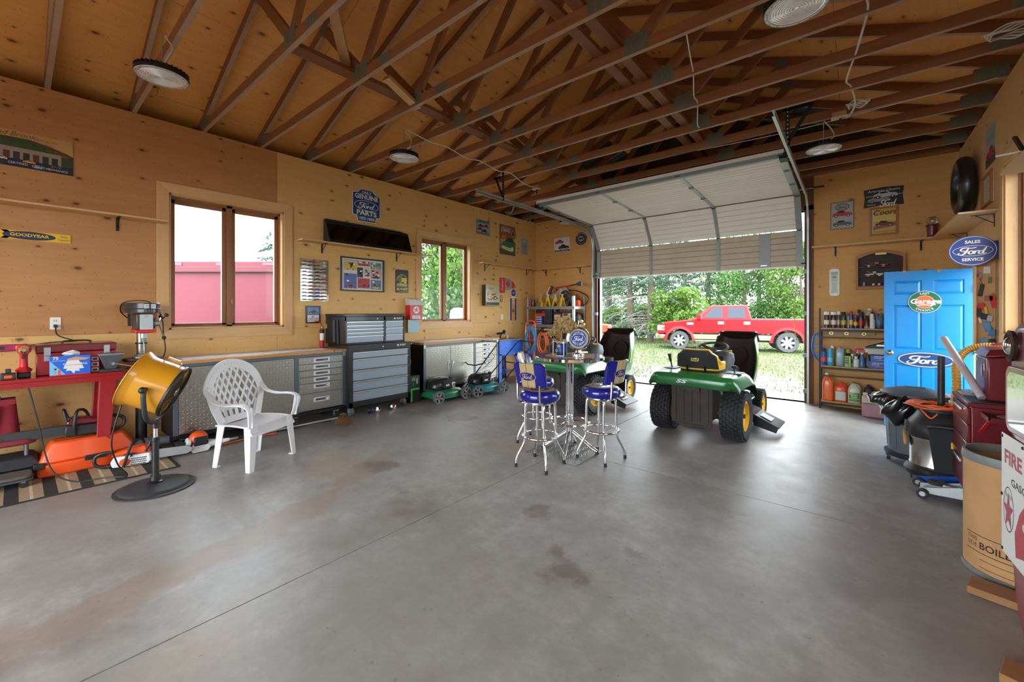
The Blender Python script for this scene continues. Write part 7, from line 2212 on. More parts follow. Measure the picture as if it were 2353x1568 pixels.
def floor_jack(label,loc,rz,mat,L,w):
 r=thing('floor_jack',label,'floor jack',loc,rz,'floor jacks by the red cabinet')
 for sy in (-1,1):
  m=MB();m.prism([(-.02,.03),(L,.05),(L,.12),(L*.6,.13),(.05,.085),(-.02,.07)],sy*w-.005,sy*w+.005,mat,at=facing((0,0,0),0));m.build('side_plate',r,bev=.002)
  m=MB();m.cyl((0,sy*w-.02+sy*.03,.036),(0,sy*w+.02+sy*.03,.036),.035,'rubber',24);m.cyl((0,sy*w-.022+sy*.03,.036),(0,sy*w+.022+sy*.03,.036),.018,'galv',14);m.build('wheel',r)
 m=MB();m.lathe([(0,.10),(.045,.10),(.05,.125),(.04,.125),(0,.11)],'grime',20,at=(.07,0,0));m.bar((.07,0,.10),(L*.9,0,.09),.05,.03,mat);m.build('lift_arm',r)
 m=MB();m.cyl((L*.45,0,.07),(L,0,.07),.03,mat,14);m.tube([(0,-w-.03,.036),(0,w+.03,.036)],.01,'galv',8);m.build('cylinder',r)
floor_jack('blue floor jack poking out beside the red cabinet',(.40,4.875,0),0,M('jack_blue','#1a4fae',.35,coat=.3),.42,.05)
floor_jack('silver aluminium floor jack beside the red cabinet',(.415,4.60,0),math.radians(-8),'galv',.33,.06)

# ---- red roll cabinet with a fold-out tray and an upper chest
cx0,cx1,cy0,cy1=.60,1.045,4.24,4.80
r=thing('red_cabinet','tall red tool cabinet with black top mat and side tray','tool cabinet',((cx0+cx1)/2,4.52,0))
m=wm(r);m.box(cx0+.02,cx1,cy0,cy1,.155,.785,'red_dark');m.build('body',r,bev=.006)
m=wm(r);m.box(cx0,cx1,cy0-.005,cy1+.005,.786,.815,'red_dark');m.build('top_frame',r,bev=.004)
m=wm(r);m.box(cx0+.02,cx1-.02,cy0+.015,cy1-.015,.816,.822,'black_plastic');m.build('top_mat',r,smooth=0)
for zb,zt in ((.66,.775),(.53,.655),(.40,.525),(.165,.395)):
 m=wm(r);m.box(cx0,cx0+.02,cy0+.012,cy1-.012,zb,zt,'red_dark');d=m.build('drawer',r,bev=.004)
 if zt > .7 or zt < .4: m=wm(r);m.bar((cx0-.010,cy0+.16,zt-.03),(cx0-.010,cy1-.16,zt-.03),.016,.02,'alu');m.build('drawer_pull',d,bev=.003)
m=wm(r);m.box(.66,1.0,cy0-.24,cy0-.02,.735,.75,'red_dark');m.box(.66,.668,cy0-.24,cy0-.02,.75,.765,'red_dark');m.box(.66,1.0,cy0-.24,cy0-.232,.75,.765,'red_dark');m.box(.67,1.0,cy0-.23,cy0-.02,.751,.754,'black_plastic');m.build('side_tray',r,smooth=0)
m=wm(r);m.bar((.68,cy0-.16,.735),(.66,cy0-.01,.62),.02,.006,'red_bright');m.build('tray_brace',r,smooth=0)
for x in (cx0+.06,cx1-.06):
 for y in (cy0+.06,cy1-.06):
  m=wm(r);m.cyl((x,y-.02,.06),(x,y+.02,.06),.059,'rubber',20);m.box(x-.03,x+.03,y-.026,y+.026,.10,.155,'black_metal');m.build('caster',r)
for i,(x,y,q) in enumerate(((.78,cy0-.10,.06),(.86,cy0-.17,.07),(.92,cy0-.08,.05))):
 m=MB();m.lathe([(.01,0),(q,0),(q,.004),(.01,.004)],matc('#8f8078',.5),28);tag(m.build('grinding_disc',loc=(x,y,.7545+.0)),['flat grey disc in the middle of the side tray','larger flat grey disc at the front of the side tray','small flat grey disc at the back of the side tray'][i],'disc','discs on the side tray')
r=thing('red_chest','burgundy metal chest with stickers on the red cabinet','chest',(.88,4.52,.822))
m=MB();m.add([(-.17,-.17,0),(.16,-.17,0),(.16,.19,0),(-.17,.19,0),(-.17,-.17,.30),(.16,-.17,.34),(.16,.19,.34),(-.17,.19,.30)],[(0,1,2,3),(4,5,6,7),(0,1,5,4),(1,2,6,5),(2,3,7,6),(3,0,4,7)],'red_dark');m.build('body',r,bev=.012)
m=MB();m.add([(-.18,-.18,.305),(.165,-.18,.345),(.165,.20,.345),(-.18,.20,.305),(-.15,-.15,.36),(.165,-.15,.38),(.165,.17,.38),(-.15,.17,.36)],[(3,2,1,0),(4,5,6,7),(0,1,5,4),(1,2,6,5),(2,3,7,6),(3,0,4,7)],'red_dark');m.build('lid',r,bev=.01)
m=MB();m.M=Matrix(((0,0,-1,-.1715),(-1,0,0,.0),(0,1,0,.2),(0,0,0,1)));m.poly(ellipse(.03,.045,20,.02,0),matc('#c09aa0'),.001);m.poly(rrect(.035,.05,.004,4,.10,.03),'paper',.001);m.poly(rrect(.03,.02,.004,4,-.12,.07),'paper',.001);m.build('sticker',r,smooth=0,recalc=False)
m=MB();m.tube(cr([(-.172,-.10,.05),(-.21,-.10,.06),(-.21,.02,.06),(-.172,.02,.05)],4),.010,'chrome',8);m.build('handle',r)
r=thing('steel_pipe','grey steel pipe leaning on the red cabinet top','pipe',(.70,4.40,.822))
m=wm(r);m.tube([(.695,4.385,.835),(.545,4.76,1.235)],.024,matc('#b3a8aa',.35),16);m.build('pipe_wall',r)
m=wm(r);m.cyl((.545,4.76,1.235),(.5435,4.7635,1.239),.019,'dark_brown',14);m.build('bore',r)
m=MB();m.surf(lambda u,v: (.62+.13*u,4.55+.22*v,.824+.012*math.sin(7*u+5*v)*math.sin(9*v)+.012),12,16,'clear_plastic');m.surf(lambda u,v: (.62+.13*u,4.55+.22*v,.8235),2,2,'paper');tag(m.build('plastic_sleeve',smooth=50),'crinkled clear plastic sleeve on the red cabinet top','sleeve')
r=thing('level_frame','thin red triangular frame on top of the burgundy chest','frame',(.93,4.6,1.21))
m=wm(r)
for a,b in (((.78,4.62,1.205),(1.04,4.50,1.28)),((1.04,4.50,1.28),(1.04,4.50,1.215)),((.78,4.62,1.205),(1.04,4.50,1.215))): m.bar(a,b,.012,.012,'red_bright')
m.build('frame_bar',r,smooth=0)

# ---- fibre drum and planks
r=thing('fibre_drum','tall brown fibre drum with metal rims and faded stencil','drum',(.70,3.51,0))
m=MB();m.lathe([(.20,.012),(.215,.012),(.218,.03),(.218,.63),(.212,.63),(.212,.03),(0,.03),(0,.012),(.2,.012)],'fibre',48);m.build('barrel',r)
for z0,z1 in ((.0,.028),(.615,.662)):
 m=MB();m.lathe([(.205,z0),(.222,z0),(.225,z0+.006),(.222,z1-.006),(.222,z1),(.209,z1),(.207,z0+.002)],'galv_dull',48);m.build('rim',r)
m=MB();fl=MB();ink=M('stencil','#3a2a20',.8)
text(fl,'BOILER',.05,ink,.06,0,0,bold=.02);text(fl,'THIS',.03,ink,-.06,.03,0);text(fl,'SIDE',.03,ink,-.06,-.005,0)
for a,b,c,d in ((-.10,.14,.052,.056),(-.10,.14,-.04,-.036),(.136,.14,-.04,.056),(-.02,.14,-.075,-.072),(-.02,.14,-.115,-.112),(.137,.14,-.115,-.072)):
 fl.surf(lambda u,v: (a+(b-a)*u,c+(d-c)*v,0),8,1,ink)
m.v=[(.2188*math.sin(v[0]/.2188-.85),-.2188*math.cos(v[0]/.2188-.85),.165+v[1]) for v in fl.v];m.f=fl.f;m.mi=fl.mi;m.mats=fl.mats;m.build('stencil',r,smooth=0,recalc=False)
for i,(x0,y0,x1,y1,lab) in enumerate(((.46,3.20,1.0,3.06,'short brown plank lying on the floor before the drum'),(.45,2.52,.95,2.38,'short brown plank lying on the floor before the gas pump'))):
 m=MB();m.bar((x0,y0,.021),(x1,y1,.021),.14,.038,'plank_floor');tag(m.build('floor_plank',smooth=0,bev=.003),lab,'plank','loose planks')

# ---- antique fuel pump
r=thing('gas_pump','antique maroon gas pump with white enamel panel at the right edge','gas pump',(.765,2.62,0),math.radians(4))
secs_=[(0,.70),(.05,.78),(.12,.86),(.22,.93),(.36,.98),(.50,1.0),(1.25,1.0),(1.32,.985),(1.37,.93),(1.395,.84),(1.405,.70)]
def plan(k,q,n=40):
 a=2*PI*q/n;c,s=math.cos(a),math.sin(a)
 return (.225*math.copysign(abs(c) ** .38,c)*(.6+.4*k),.30*math.copysign(abs(s) ** .38,s)*k)
m=MB();vs,fs=[],[]
for z,k in secs_: vs += [(*plan(k,q),z) for q in range(40)]
for i in range(len(secs_)-1):
 for q in range(40): fs.append((i*40+q,i*40+(q+1) % 40,(i+1)*40+(q+1) % 40,(i+1)*40+q))
fs += [tuple(range(40)),tuple(len(vs)-40+q for q in range(40))]
lo=[f for f in fs if max(vs[i][2] for i in f) <= .51];hi=[f for f in fs if f not in lo]
m.add(vs,lo,'pump_red');m.add(vs,hi,'pump_maroon');m.build('body',r,smooth=50)
F=Matrix(((0,0,-1,-.226),(-1,0,0,0),(0,1,0,0),(0,0,0,1)))
m=MB();m.M=F;m.prism([(-.285,.90),(.27,.90),(.27,.36),(-.285,.36)],0,.004,'white_paint');m.build('enamel_panel',r,bev=.002)
m=MB();m.M=F;fr=M('faded_red','#b0505a',.5)
text(m,'FIRE CHIEF',.085,fr,0,.80,.005,w=.49,bold=.03);text(m,'GASOLINE',.045,M('faded_black','#5a5456',.5),-.03,.705,.005,w=.28,bold=.02)
for i in range(24):
 a0,a1=i*PI/12,(i+1)*PI/12;m.poly([(-.20+.057*math.cos(a0),.575+.10*math.sin(a0)),(-.20+.057*math.cos(a1),.575+.10*math.sin(a1)),(-.20+.053*math.cos(a1),.575+.095*math.sin(a1)),(-.20+.053*math.cos(a0),.575+.095*math.sin(a0))],'faded_black',.005)
st=[(-.20+(.055 if k % 2 == 0 else .022)*math.cos(PI/2+k*PI/5),.565+(.085 if k % 2 == 0 else .034)*math.sin(PI/2+k*PI/5)) for k in range(10)];m.poly(st,fr,.006);text(m,'TEXACO',.022,'faded_black',-.20,.635,.006)
hat=[(-.12,.40),(-.13,.50),(-.08,.60),(-.02,.66),(.04,.64),(.09,.56),(.12,.48),(.22,.42),(.14,.41),(.02,.44),(-.06,.42)]
m.poly(hat,M('hat_red','#b8474a',.45),.0055);m.poly([(-.03,.65),(.0,.70),(.03,.69),(.03,.64)],matc('#c08a4a'),.006);m.poly([(-.05,.57),(-.02,.58),(-.03,.54),(-.05,.55)],'paper',.0062)
m.build('panel_print',r,smooth=0,recalc=False)
for x,z in ((-.27,.885),(-.05,.885),(.15,.885),(-.275,.62),(-.27,.375),(0,.375)):
 m=MB();m.M=F;m.lathe([(.008,.003),(.006,.008),(0,.009)],'black_metal',10,at=Matrix.Translation((x,z,0)));m.build('screw',r)
m=MB();m.M=F;m.prism(rrect(.42,.29,.05,6,.0,1.07),-.004,.012,'pump_maroon');m.build('window_frame',r,bev=.006)
m=MB();m.M=F;m.prism(rrect(.36,.235,.035,6,0,1.07),.006,.0135,M('pump_glass','#202428',.02,.0,coat=1.0,spec=1.0));m.build('window_glass',r,smooth=0)
m=MB();m.M=F;m.lathe([(.05,0),(.065,0),(.068,.014),(.055,.02),(.045,.012)],'dark_brown',32,at=Matrix.Translation((-.16,1.30,0)) @ Matrix.Diagonal((.8,1,1,1)));m.build('lamp_bezel',r)
m=MB();m.M=F;m.sph((-.16,1.30,.002),(.035,.045,.03),'chrome',20,12);m.build('lamp_lens',r)

# ---- things on the near right shelf
r=thing('spray_tool','dark metal hand tool on the right edge shelf','tool',(.90,4.38,2.441))
m=MB();m.cyl((0,0,0),(0,0,.09),.04,'dark_plastic',18);m.build('pot',r)
m=MB();m.bar((-.14,.03,.10),(.10,-.02,.10),.02,.008,'galv');m.bar((-.02,0,.10),(-.05,.05,.22),.022,.016,'dark_brown');m.cyl((.02,0,.09),(.02,0,.18),.022,'dark_brown',12);m.build('lever',r)
bottle('yellow bottle on the right edge shelf',(.93,4.22,2.441),[('bottle_body',[(0,0),(.035,0),(.035,.14),(.015,.18),(0,.18)],'yellow'),('cap',[(0,.18),(.018,.18),(.018,.21),(0,.21)],'black_plastic')],None)
r=thing('glass_globe','small glass gumball-style jar hanging in the corner behind the corner shelf','jar',(.80,7.90,2.441))
m=MB();m.lathe([(0,.0),(.06,0),(.06,.02),(.05,.03),(.055,.16),(.065,.165),(.065,.18),(0,.18)],'red_dark',20);m.build('base',r)
m=MB();m.sph((0,0,.23),.06,'clear_plastic',16,10);m.build('globe',r)

# ================================================================== lamps and cables
def ufo(label,loc,top):
 r=thing('high_bay_lamp',label,'ceiling lamp',loc,0,'round high bay lamps')
 m=MB();m.lathe([(.165,0),(.168,.01),(.165,.03),(.12,.045),(.10,.075),(.05,.085),(0,.085)],'lamp_body',40)
 for k in range(32):
  a=k*PI/16;m.bar((.11*math.cos(a),.11*math.sin(a),.05),(.164*math.cos(a),.164*math.sin(a),.035),.005,.03,'lamp_body')
 m.build('heat_sink',r)
 pf=[(0,.0)]
 for k in range(9): pf += [(.012+k*.014,-.001),(.018+k*.014,-.005),(.022+k*.014,-.001)]
 m=MB();m.lathe(pf+[(.142,-.002)],'lens',48);m.build('lens',r,smooth=10)
 m=MB();m.lathe([(.142,-.003),(.150,-.006),(.160,-.004),(.165,.002)],'lens_dark',48)
 for k in range(16): m.sph((.153*math.cos(k*PI/8),.153*math.sin(k*PI/8),-.005),.004,'steel_grey',6,4)
 m.build('lens_rim',r)
 h=top-loc[2]
 m=MB();m.tube([(0,0,.085),(0,0,h)],.005,'galv',8);m.tube([(.0,.018*math.cos(t*PI/8),.11+.022*math.sin(t*PI/8)) for t in range(16)],.004,'galv',6,closed=True);m.build('hook',r)
 m=MB();m.tube(cr([(.03,0,.08),(.09,.02,.13),(.07,.05,.22),(.02,.03,h-.03),(.0,.02,h)],6),.006,'cable_white',6);m.build('cord',r)
 return r
ufo('round high bay lamp with pinkish reflection above the red bench',(-4.10,.72,3.25),3.58)
ufo('round high bay lamp above the blue genuine parts sign',(-4.08,2.92,3.25),3.58)
ufo('large round high bay lamp at the top edge of the picture',(-.27,2.96,3.25),3.58)
ufo('round high bay lamp beside the right garage door track',(-.27,5.74,3.25),3.58)
ufo('round high bay lamp half hidden by the left garage door track',(-4.62,7.36,3.30),3.58)
for i,(x,y,lab) in enumerate(((-4.14,5.62,'white junction box under the truss by the left garage track'),(-.13,5.62,'white junction box under the truss by the right garage track'))):
 r=thing('junction_box',lab,'junction box',(x,y,3.49));m=MB();m.box(-.06,.06,-.03,.03,.035,.085,'cardboard');m.build('box',r,smooth=0)
 m=MB();m.box(-.07,.07,-.04,.04,.02,.034,'cable_white');m.build('cover',r,bev=.003)
 m=MB();m.cyl((.01,0,.02),(.01,0,-.05),.012,'black_plastic',10);m.build('plug',r)
zc=3.56
CB=[('white cable running along the trusses to the left junction box',[(-4.07,2.95,3.6),(-4.08,3.3,3.57),(-4.1,3.6,3.6),(-4.1,3.95,3.555),(-4.12,4.25,3.6),(-4.1,4.6,3.55),(-4.12,4.9,3.6),(-4.12,5.25,3.52),(-4.14,5.55,3.53)],.007),
  ('white cable swagged between the trusses over the garage door',[(-.05,2.6,3.6),(.08,2.95,3.54),(.10,3.25,3.60),(.06,3.55,3.53),(.07,3.88,3.60),(.02,4.2,3.53),(.0,4.5,3.60),(-.06,4.8,3.54),(-.03,5.1,3.60),(.0,5.3,3.50),(-.06,5.5,3.46),(-.12,5.6,3.52)],.008),
  ('thin white cable crossing under the middle trusses',[(-1.0,3.3,3.6),(-1.05,3.6,3.53),(-1.12,3.9,3.6),(-1.2,4.2,3.54),(-1.25,4.5,3.6),(-1.35,4.85,3.54),(-1.4,5.1,3.6)],.006),
  ('thin wire strung along the trusses toward the right wall',[(-1.6,5.74,3.57),(-.6,5.72,3.53),(.3,5.72,3.56),(1.0,5.72,3.58)],.004),
  ('loose cable end hanging by the left truss heels',[(-5.2,6.3,3.58),(-5.25,6.35,3.5),(-5.4,6.45,3.46),(-5.6,6.5,3.52)],.006)]
for lab,pts,w in CB:
 m=MB();m.tube(cr(pts,6),w,'cable_white',6);tag(m.build('electrical_cable'),lab,'cable','ceiling cables')
for i,(c,q,lab) in enumerate((((.90,4.75,3.53),.11,'coil of pale cable tucked under the trusses at the right wall'),((.02,5.35,3.50),.07,'small coil of cable beside the right junction box'))):
 m=MB()
 for k in range(4): m.tube([(c[0]+q*(1+.1*k)*math.cos(t*PI/12),c[1]+q*.7*math.sin(t*PI/12),c[2]+.01*k+.012*math.sin(t+k)) for t in range(24)],.006,'cable_white',6,closed=True)
 tag(m.build('cable_coil'),lab,'cable','ceiling cables')

# ================================================================== outside
def gz(x,y):
 return -.035-.010*max(0,min(y,20)-8.3)
m=MB()
m.surf(lambda u,v: (-60+110*u,-25+100*v,gz(0,-25+100*v)-(.12 if XL-.2 <-60+110*u < XR+.2 and -4 <-25+100*v < 8.2 else 0)-.02),110,100,'lawn_ground')
struct(m.build('ground',smooth=60),'lawn and gravel drive outside the garage')
rg=np.random.default_rng(5)
N=42000
gx=rg.uniform(-11,2.5,N);gy=9.2+15*rg.random(N) ** 1.3
keep=(np.sin(gx*1.3+2)+np.sin(gy*1.1+gx*.4)+rg.normal(0,.6,N)+(gy-11)*.35) >-.2
gx,gy=gx[keep],gy[keep];n=len(gx)
hh=rg.uniform(.03,.085,n);an=rg.uniform(0,6.28,n);lx=rg.normal(0,.02,n);ly=rg.normal(0,.02,n)
z0=np.array([gz(0,y) for y in gy])-.025
V=np.stack([np.stack([gx-.009*np.cos(an),gy-.009*np.sin(an),z0],1),np.stack([gx+.009*np.cos(an),gy+.009*np.sin(an),z0],1),np.stack([gx+lx,gy+ly,z0+hh],1)],1).reshape(-1,3)
def npmesh(name,V,k,mat,smooth=False):
 me=bpy.data.meshes.new(name);nf=len(V) // k
 me.vertices.add(len(V));me.vertices.foreach_set('co',np.ascontiguousarray(V,dtype=np.float32).ravel())
 me.loops.add(len(V));me.loops.foreach_set('vertex_index',np.arange(len(V),dtype=np.int32))
 me.polygons.add(nf);me.polygons.foreach_set('loop_start',np.arange(0,len(V),k,dtype=np.int32))
 me.update(calc_edges=True);me.validate()
 me.materials.append(MATS[mat])
 return me
o=bpy.data.objects.new('grass',npmesh('grass',V,3,'leaf_grass'));COL.objects.link(o);tag(o,'short grass blades on the lawn outside','grass',kind='stuff')

def leaves(P,D,size,seed,asp=.5):
 """quads at P, lying along D, `size` long"""
 g=np.random.default_rng(seed);n=len(P)
 D=D/np.linalg.norm(D,axis=1,keepdims=True);R=g.normal(size=(n,3));S=np.cross(D,R);S /= np.linalg.norm(S,axis=1,keepdims=True)+1e-9
 L=size*g.uniform(.6,1.3,(n,1));W=L*asp
 return np.stack([P-D*L*.5,P+S*W*.5,P+D*L*.5,P-S*W*.5],1).reshape(-1,3)
def spruce(seed,H,bare):
 g=np.random.default_rng(seed)
 r=thing('spruce_tree','x','tree',(0,0,0),0,'trees behind the lawn')
 m=MB();m.tube([(0,0,-.2),(.03,0,H*.3),(0,.03,H*.65),(0,0,H)],.2,'bark',10,radii=[.19,.15,.09,.02]);m.build('trunk',r)
 tw=MB();Ps,Ds=[],[]
 for k in range(int(H*13)):
  z=g.uniform(.5,H*.97);a=g.uniform(0,6.28);L=(1-z/H)*2.6*g.uniform(.6,1.1)+.25;dr=g.uniform(.15,.45)
  f=lambda t: np.array([math.cos(a)*L*t,math.sin(a)*L*t,z+.15*t*L-dr*L*t*t])
  pts=[f(t) for t in (0,.35,.7,1.0)]
  low=z < bare
  tw.tube([tuple(p) for p in pts],.015,'twig',3,radii=[.022,.014,.008,.003])
  for q in range(7 if low else 3):
   t=g.uniform(.3,1);p=f(t);d=g.normal(size=3)*.28;d[2] -= .12;tw.tube([tuple(p),tuple(p+d*L*.5)],.004,'twig',3,radii=[.007,.002])
  nn=int((14 if low else 70)*L)
  t=g.uniform(.25 if not low else .6,1.05,nn);b=np.array([f(x) for x in t]);side=np.stack([-math.sin(a)*np.ones(nn),math.cos(a)*np.ones(nn),np.zeros(nn)],1)
  off=g.normal(0,.22,(nn,1))*(1.1-t[:,None])*L*.7
  P=b+side*off;P[:,2] -= np.abs(off[:,0])*.45+g.uniform(0,.12,nn)
  D=np.stack([math.cos(a)*np.ones(nn),math.sin(a)*np.ones(nn),-.5*np.ones(nn)],1)+side*np.sign(off)*.9+g.normal(0,.3,(nn,3))
  Ps.append(P);Ds.append(D)
 o=tw.build('branches',r,smooth=0,recalc=False);o['kind']='stuff'
 o=bpy.data.objects.new('needles',npmesh('needles',leaves(np.concatenate(Ps),np.concatenate(Ds),.17,seed,.30),4,'leaf_spruce'));COL.objects.link(o);o.parent=r;o['kind']='stuff'
 return r
def leafy(seed,H,R,n,mat,base=.3):
 g=np.random.default_rng(seed)
 r=thing('leafy_tree','x','tree',(0,0,0),0,'trees behind the lawn')
 m=MB();m.tube([(0,0,-.2),(.05,.05,H*.4),(-.05,.1,H*.8)],.1,'bark',8,radii=[.06*R,.045*R,.015*R])
 m.build('trunk',r)
 bl=[(g.uniform(-.6,.6)*R,g.uniform(-.6,.6)*R,base*H+g.uniform(0,1-base)*H*.9,g.uniform(.25,.5)*R) for _ in range(22)]
 tw=MB()
 for b in bl: tw.tube([(0,0,b[2]*.6),(b[0]*.6,b[1]*.6,b[2]*.85),b[:3]],.02,'bark',4,radii=[.03,.02,.006])
 o=tw.build('branches',r,smooth=0,recalc=False);o['kind']='stuff'
 i=g.integers(0,len(bl),n);B=np.array(bl)[i];d=g.normal(size=(n,3));d /= np.linalg.norm(d,axis=1,keepdims=True)
 P=B[:,:3]+d*B[:,3:4]*g.uniform(.45,1.05,(n,1))*np.array([1,1,.75]);D=g.normal(size=(n,3));D[:,2] -= .5
 o=bpy.data.objects.new('leaves',npmesh('leaves',leaves(P,D,.15,seed,.65),4,mat));COL.objects.link(o);o.parent=r;o['kind']='stuff'
 return r
YW=math.radians(39.74)
def spot(a,t):      # a: tangent of the bearing off the view axis, t: distance along it
 x=t*(-math.sin(YW)+a*math.cos(YW));y=t*(math.cos(YW)+a*math.sin(YW))
 return (x,y,gz(x,y)-.1)
S=[spruce(1,8.5,3.4),spruce(2,9.5,2.6)]
Lf=[leafy(3,3.2,1.5,5200,'leaf_light',.12),leafy(4,6.5,2.8,11000,'leaf_mid',.08),leafy(6,5.2,2.2,8000,'leaf_light',.08)]
TREES=[(S,0,.285,23,1,'spruce with bare lower trunk just right of the white door jamb'),(S,1,.335,22,1,'spruce with grey dead twigs between jamb and truck nose'),(S,1,.235,25,1,'spruce partly hidden by the white door jamb'),(S,0,.475,27,1,'spruce standing behind the truck cab'),(S,1,.42,29,1.05,'spruce far behind the truck hood'),(S,0,.60,30,1.05,'spruce behind the truck bed'),
   (Lf,0,.405,21,1.0,'bright yellow-green bush behind the truck nose'),(Lf,1,.56,25,1,'mid green tree behind the truck cab roof'),(Lf,1,.66,26,.95,'mid green tree behind the truck bed'),(Lf,2,.70,23,1,'pale green tree at the right edge of the garage opening'),(Lf,1,.36,31,1,'mid green tree far behind the spruces'),(Lf,1,.24,33,1.1,'mid green tree far away past the door jamb'),(Lf,0,.30,25,.75,'low light green bush under the spruces'),(Lf,0,.36,24,.8,'low bush between the spruce trunks'),(Lf,2,.50,33,1.1,'pale green tree deep behind the cab'),(Lf,0,.25,24,.7,'small bush beside the door jamb'),(Lf,1,.80,30,1.0,'mid green tree hidden right of the garage opening'),
   (Lf,1,-.19,17,1.15,'tall leafy tree filling the left pane of the far window'),(Lf,2,-.12,16,1.2,'pale leafy tree filling the right pane of the far window'),(Lf,1,-.05,21,1.1,'leafy tree farther back outside the far window'),(S,1,-.575,24,.82,'spruce top rising behind the red container')]
used=set()
for lib,k,a,t,s,lab in TREES:
 src=lib[k]
 if id(src) not in used:
  used.add(id(src));o=src;o.location=spot(a,t);o['label']=lab
 else:
  o=dup(src,spot(a,t),a*37,lab)
 o.scale=(s,s,s)

# ---- red pickup truck
r=thing('pickup_truck','red and beige four-door pickup truck parked on the grass','truck',(-5.97,18.83,gz(0,18.8)-.02),math.radians(16.1))
def arch(cx,R,n=12): return [(cx+R*math.cos(PI-PI*i/n),.37+R*math.sin(PI-PI*i/n)) for i in range(n+1)]
SD=lambda o=0: Matrix(((1,0,0,0),(0,0,1,o),(0,1,0,0),(0,0,0,1)))
def side_prof(z1pts,zlo): return [(-.86,zlo)]+[p for p in arch(0,.50) if p[1] >= zlo]+[p for p in arch(4.0,.50) if p[1] >= zlo]+[(5.30,zlo)]+z1pts
up=[(5.32,1.28),(2.72,1.28),(2.70,1.30),(.75,1.30),(.45,1.24),(-.55,1.14),(-.82,1.02),(-.92,.72)]
m=MB();m.prism(side_prof(up,.66),-.98,.98,'truck_red',at=SD());m.build('upper_body',r,bev=.04,smooth=40)
m=MB()
for x0,x1 in ((.505,3.495),(4.505,5.30)): m.box(x0,x1,-.985,.985,.46,.66,'truck_beige')
m.build('lower_body',r,bev=.02)
m=MB();m.add([(.55,-.93,1.29),(2.78,-.93,1.29),(2.78,.93,1.29),(.55,.93,1.29),(1.30,-.72,1.86),(2.62,-.72,1.87),(2.62,.72,1.87),(1.30,.72,1.86)],[(0,1,5,4),(1,2,6,5),(2,3,7,6),(3,0,4,7),(4,5,6,7)],'truck_red');m.build('cab',r,bev=.06,smooth=40)
def cabside(x,z,o): f=(z-1.29)/.575;return (x,-(.93-.21*f)-o,z)
for nm,q in (('front_window',[(.98,1.34),(1.68,1.34),(1.68,1.77),(1.42,1.77),(1.30,1.72)]),('rear_window',[(1.90,1.34),(2.52,1.34),(2.50,1.77),(1.90,1.77)])):
 m=MB();m.add([cabside(x,z,.02) for x,z in q]+[cabside(x,z,-.03) for x,z in q],[tuple(range(len(q)))]+[(i,(i+1) % len(q),len(q)+(i+1) % len(q),len(q)+i) for i in range(len(q))],'tinted');m.build(nm,r,smooth=0)
m=MB();m.add([(.60,-.80,1.33),(1.27,-.66,1.84),(1.27,.66,1.84),(.60,.80,1.33)],[(0,1,2,3)],'tinted');m.M=Matrix.Translation((-.02,0,.02));m.build('windshield',r,smooth=0,loc=(-.02,0,.015))
m=MB();m.box(2.80,5.30,-.86,.86,1.275,1.30,'black_plastic');m.build('bed_rail',r,smooth=0)
for cx,R in ((0,.50),(4.0,.50)):
 m=MB();A=arch(cx,R+.02,16);B=arch(cx,R+.13,16);m.add([(p[0],-1.02,p[1]) for p in A]+[(p[0],-.975,p[1]+.01) for p in B],[(i,i+1,18+i,17+i) for i in range(16)],'truck_red');m.build('fender_flare',r,smooth=60)
 for sy in (-1,1):
  m=MB();m.lathe([(.24,-.12),(.36,-.13),(.395,-.07),(.395,.07),(.36,.13),(.24,.12)],'tire_dusty',40,at=Matrix.Rotation(PI/2,4,'X'));w=m.build('wheel',r,loc=(cx,sy*.86,.397))
  m=MB();m.M=Matrix.Rotation(PI/2,4,'X');m.lathe([(.245,-.1),(.25,.115),(.23,.12),(.22,.05),(0,.05)],'black_metal',36)
  for k in range(7): a=k*2*PI/7;m.bar((.03*math.cos(a),.03*math.sin(a),.10),(.235*math.cos(a),.235*math.sin(a),.105),.085,.04,'alu')
  m.lathe([(.08,.08),(.075,.13),(0,.13)],'alu',20);m.M=m.M @ Matrix.Diagonal((1,1,1 if sy < 0 else -1,1));m.build('rim',w)
m=MB();m.box(-.98,-.58,-.95,.95,.45,.66,'chrome');m.build('front_bumper',r,bev=.05)
m=MB();m.box(-.90,-.60,-.985,-.60,.80,1.02,'lens');m.box(-.74,-.60,-.99,-.90,.84,.98,'orange');m.build('headlight',r,bev=.02)
m=MB();m.box(-.935,-.88,-.6,.6,.70,1.02,'chrome');m.build('grille',r,smooth=0)
m=MB();m.box(.68,.86,-1.16,-.98,1.28,1.46,'truck_red');m.box(.86,.88,-1.15,-.99,1.30,1.44,'chrome');m.build('mirror',r,bev=.03)
for x in (1.50,2.46):
 m=MB();m.box(x,x+.24,-1.005,-.97,1.08,1.20,'alu');m.box(x+.05,x+.22,-1.03,-1.005,1.12,1.145,'alu');m.build('door_handle',r,bev=.01)
m=MB();m.box(.30,.56,-.995,-.97,1.05,1.15,'galv');m.build('fender_vent',r,bev=.01)
m=MB();m.box(.62,2.85,-1.03,-.90,.37,.43,'chrome');m.build('running_board',r,bev=.02)
m=MB();m.box(.50,.53,-1.0,-.75,.12,.55,'dark_plastic');m.build('mud_flap',r,smooth=0)
m=MB()
for x in (.58,1.79,2.70): m.box(x-.006,x+.006,-.984,-.979,.48,1.27,'dark_brown')
m.box(2.75,2.79,-.97,.97,.5,1.27,'dark_brown');m.build('panel_gap',r,smooth=0)
m=MB();m.box(-.5,5.2,-.75,.75,.38,.60,'black_metal');m.build('chassis',r,smooth=0)

r.scale=(.965,1,1)
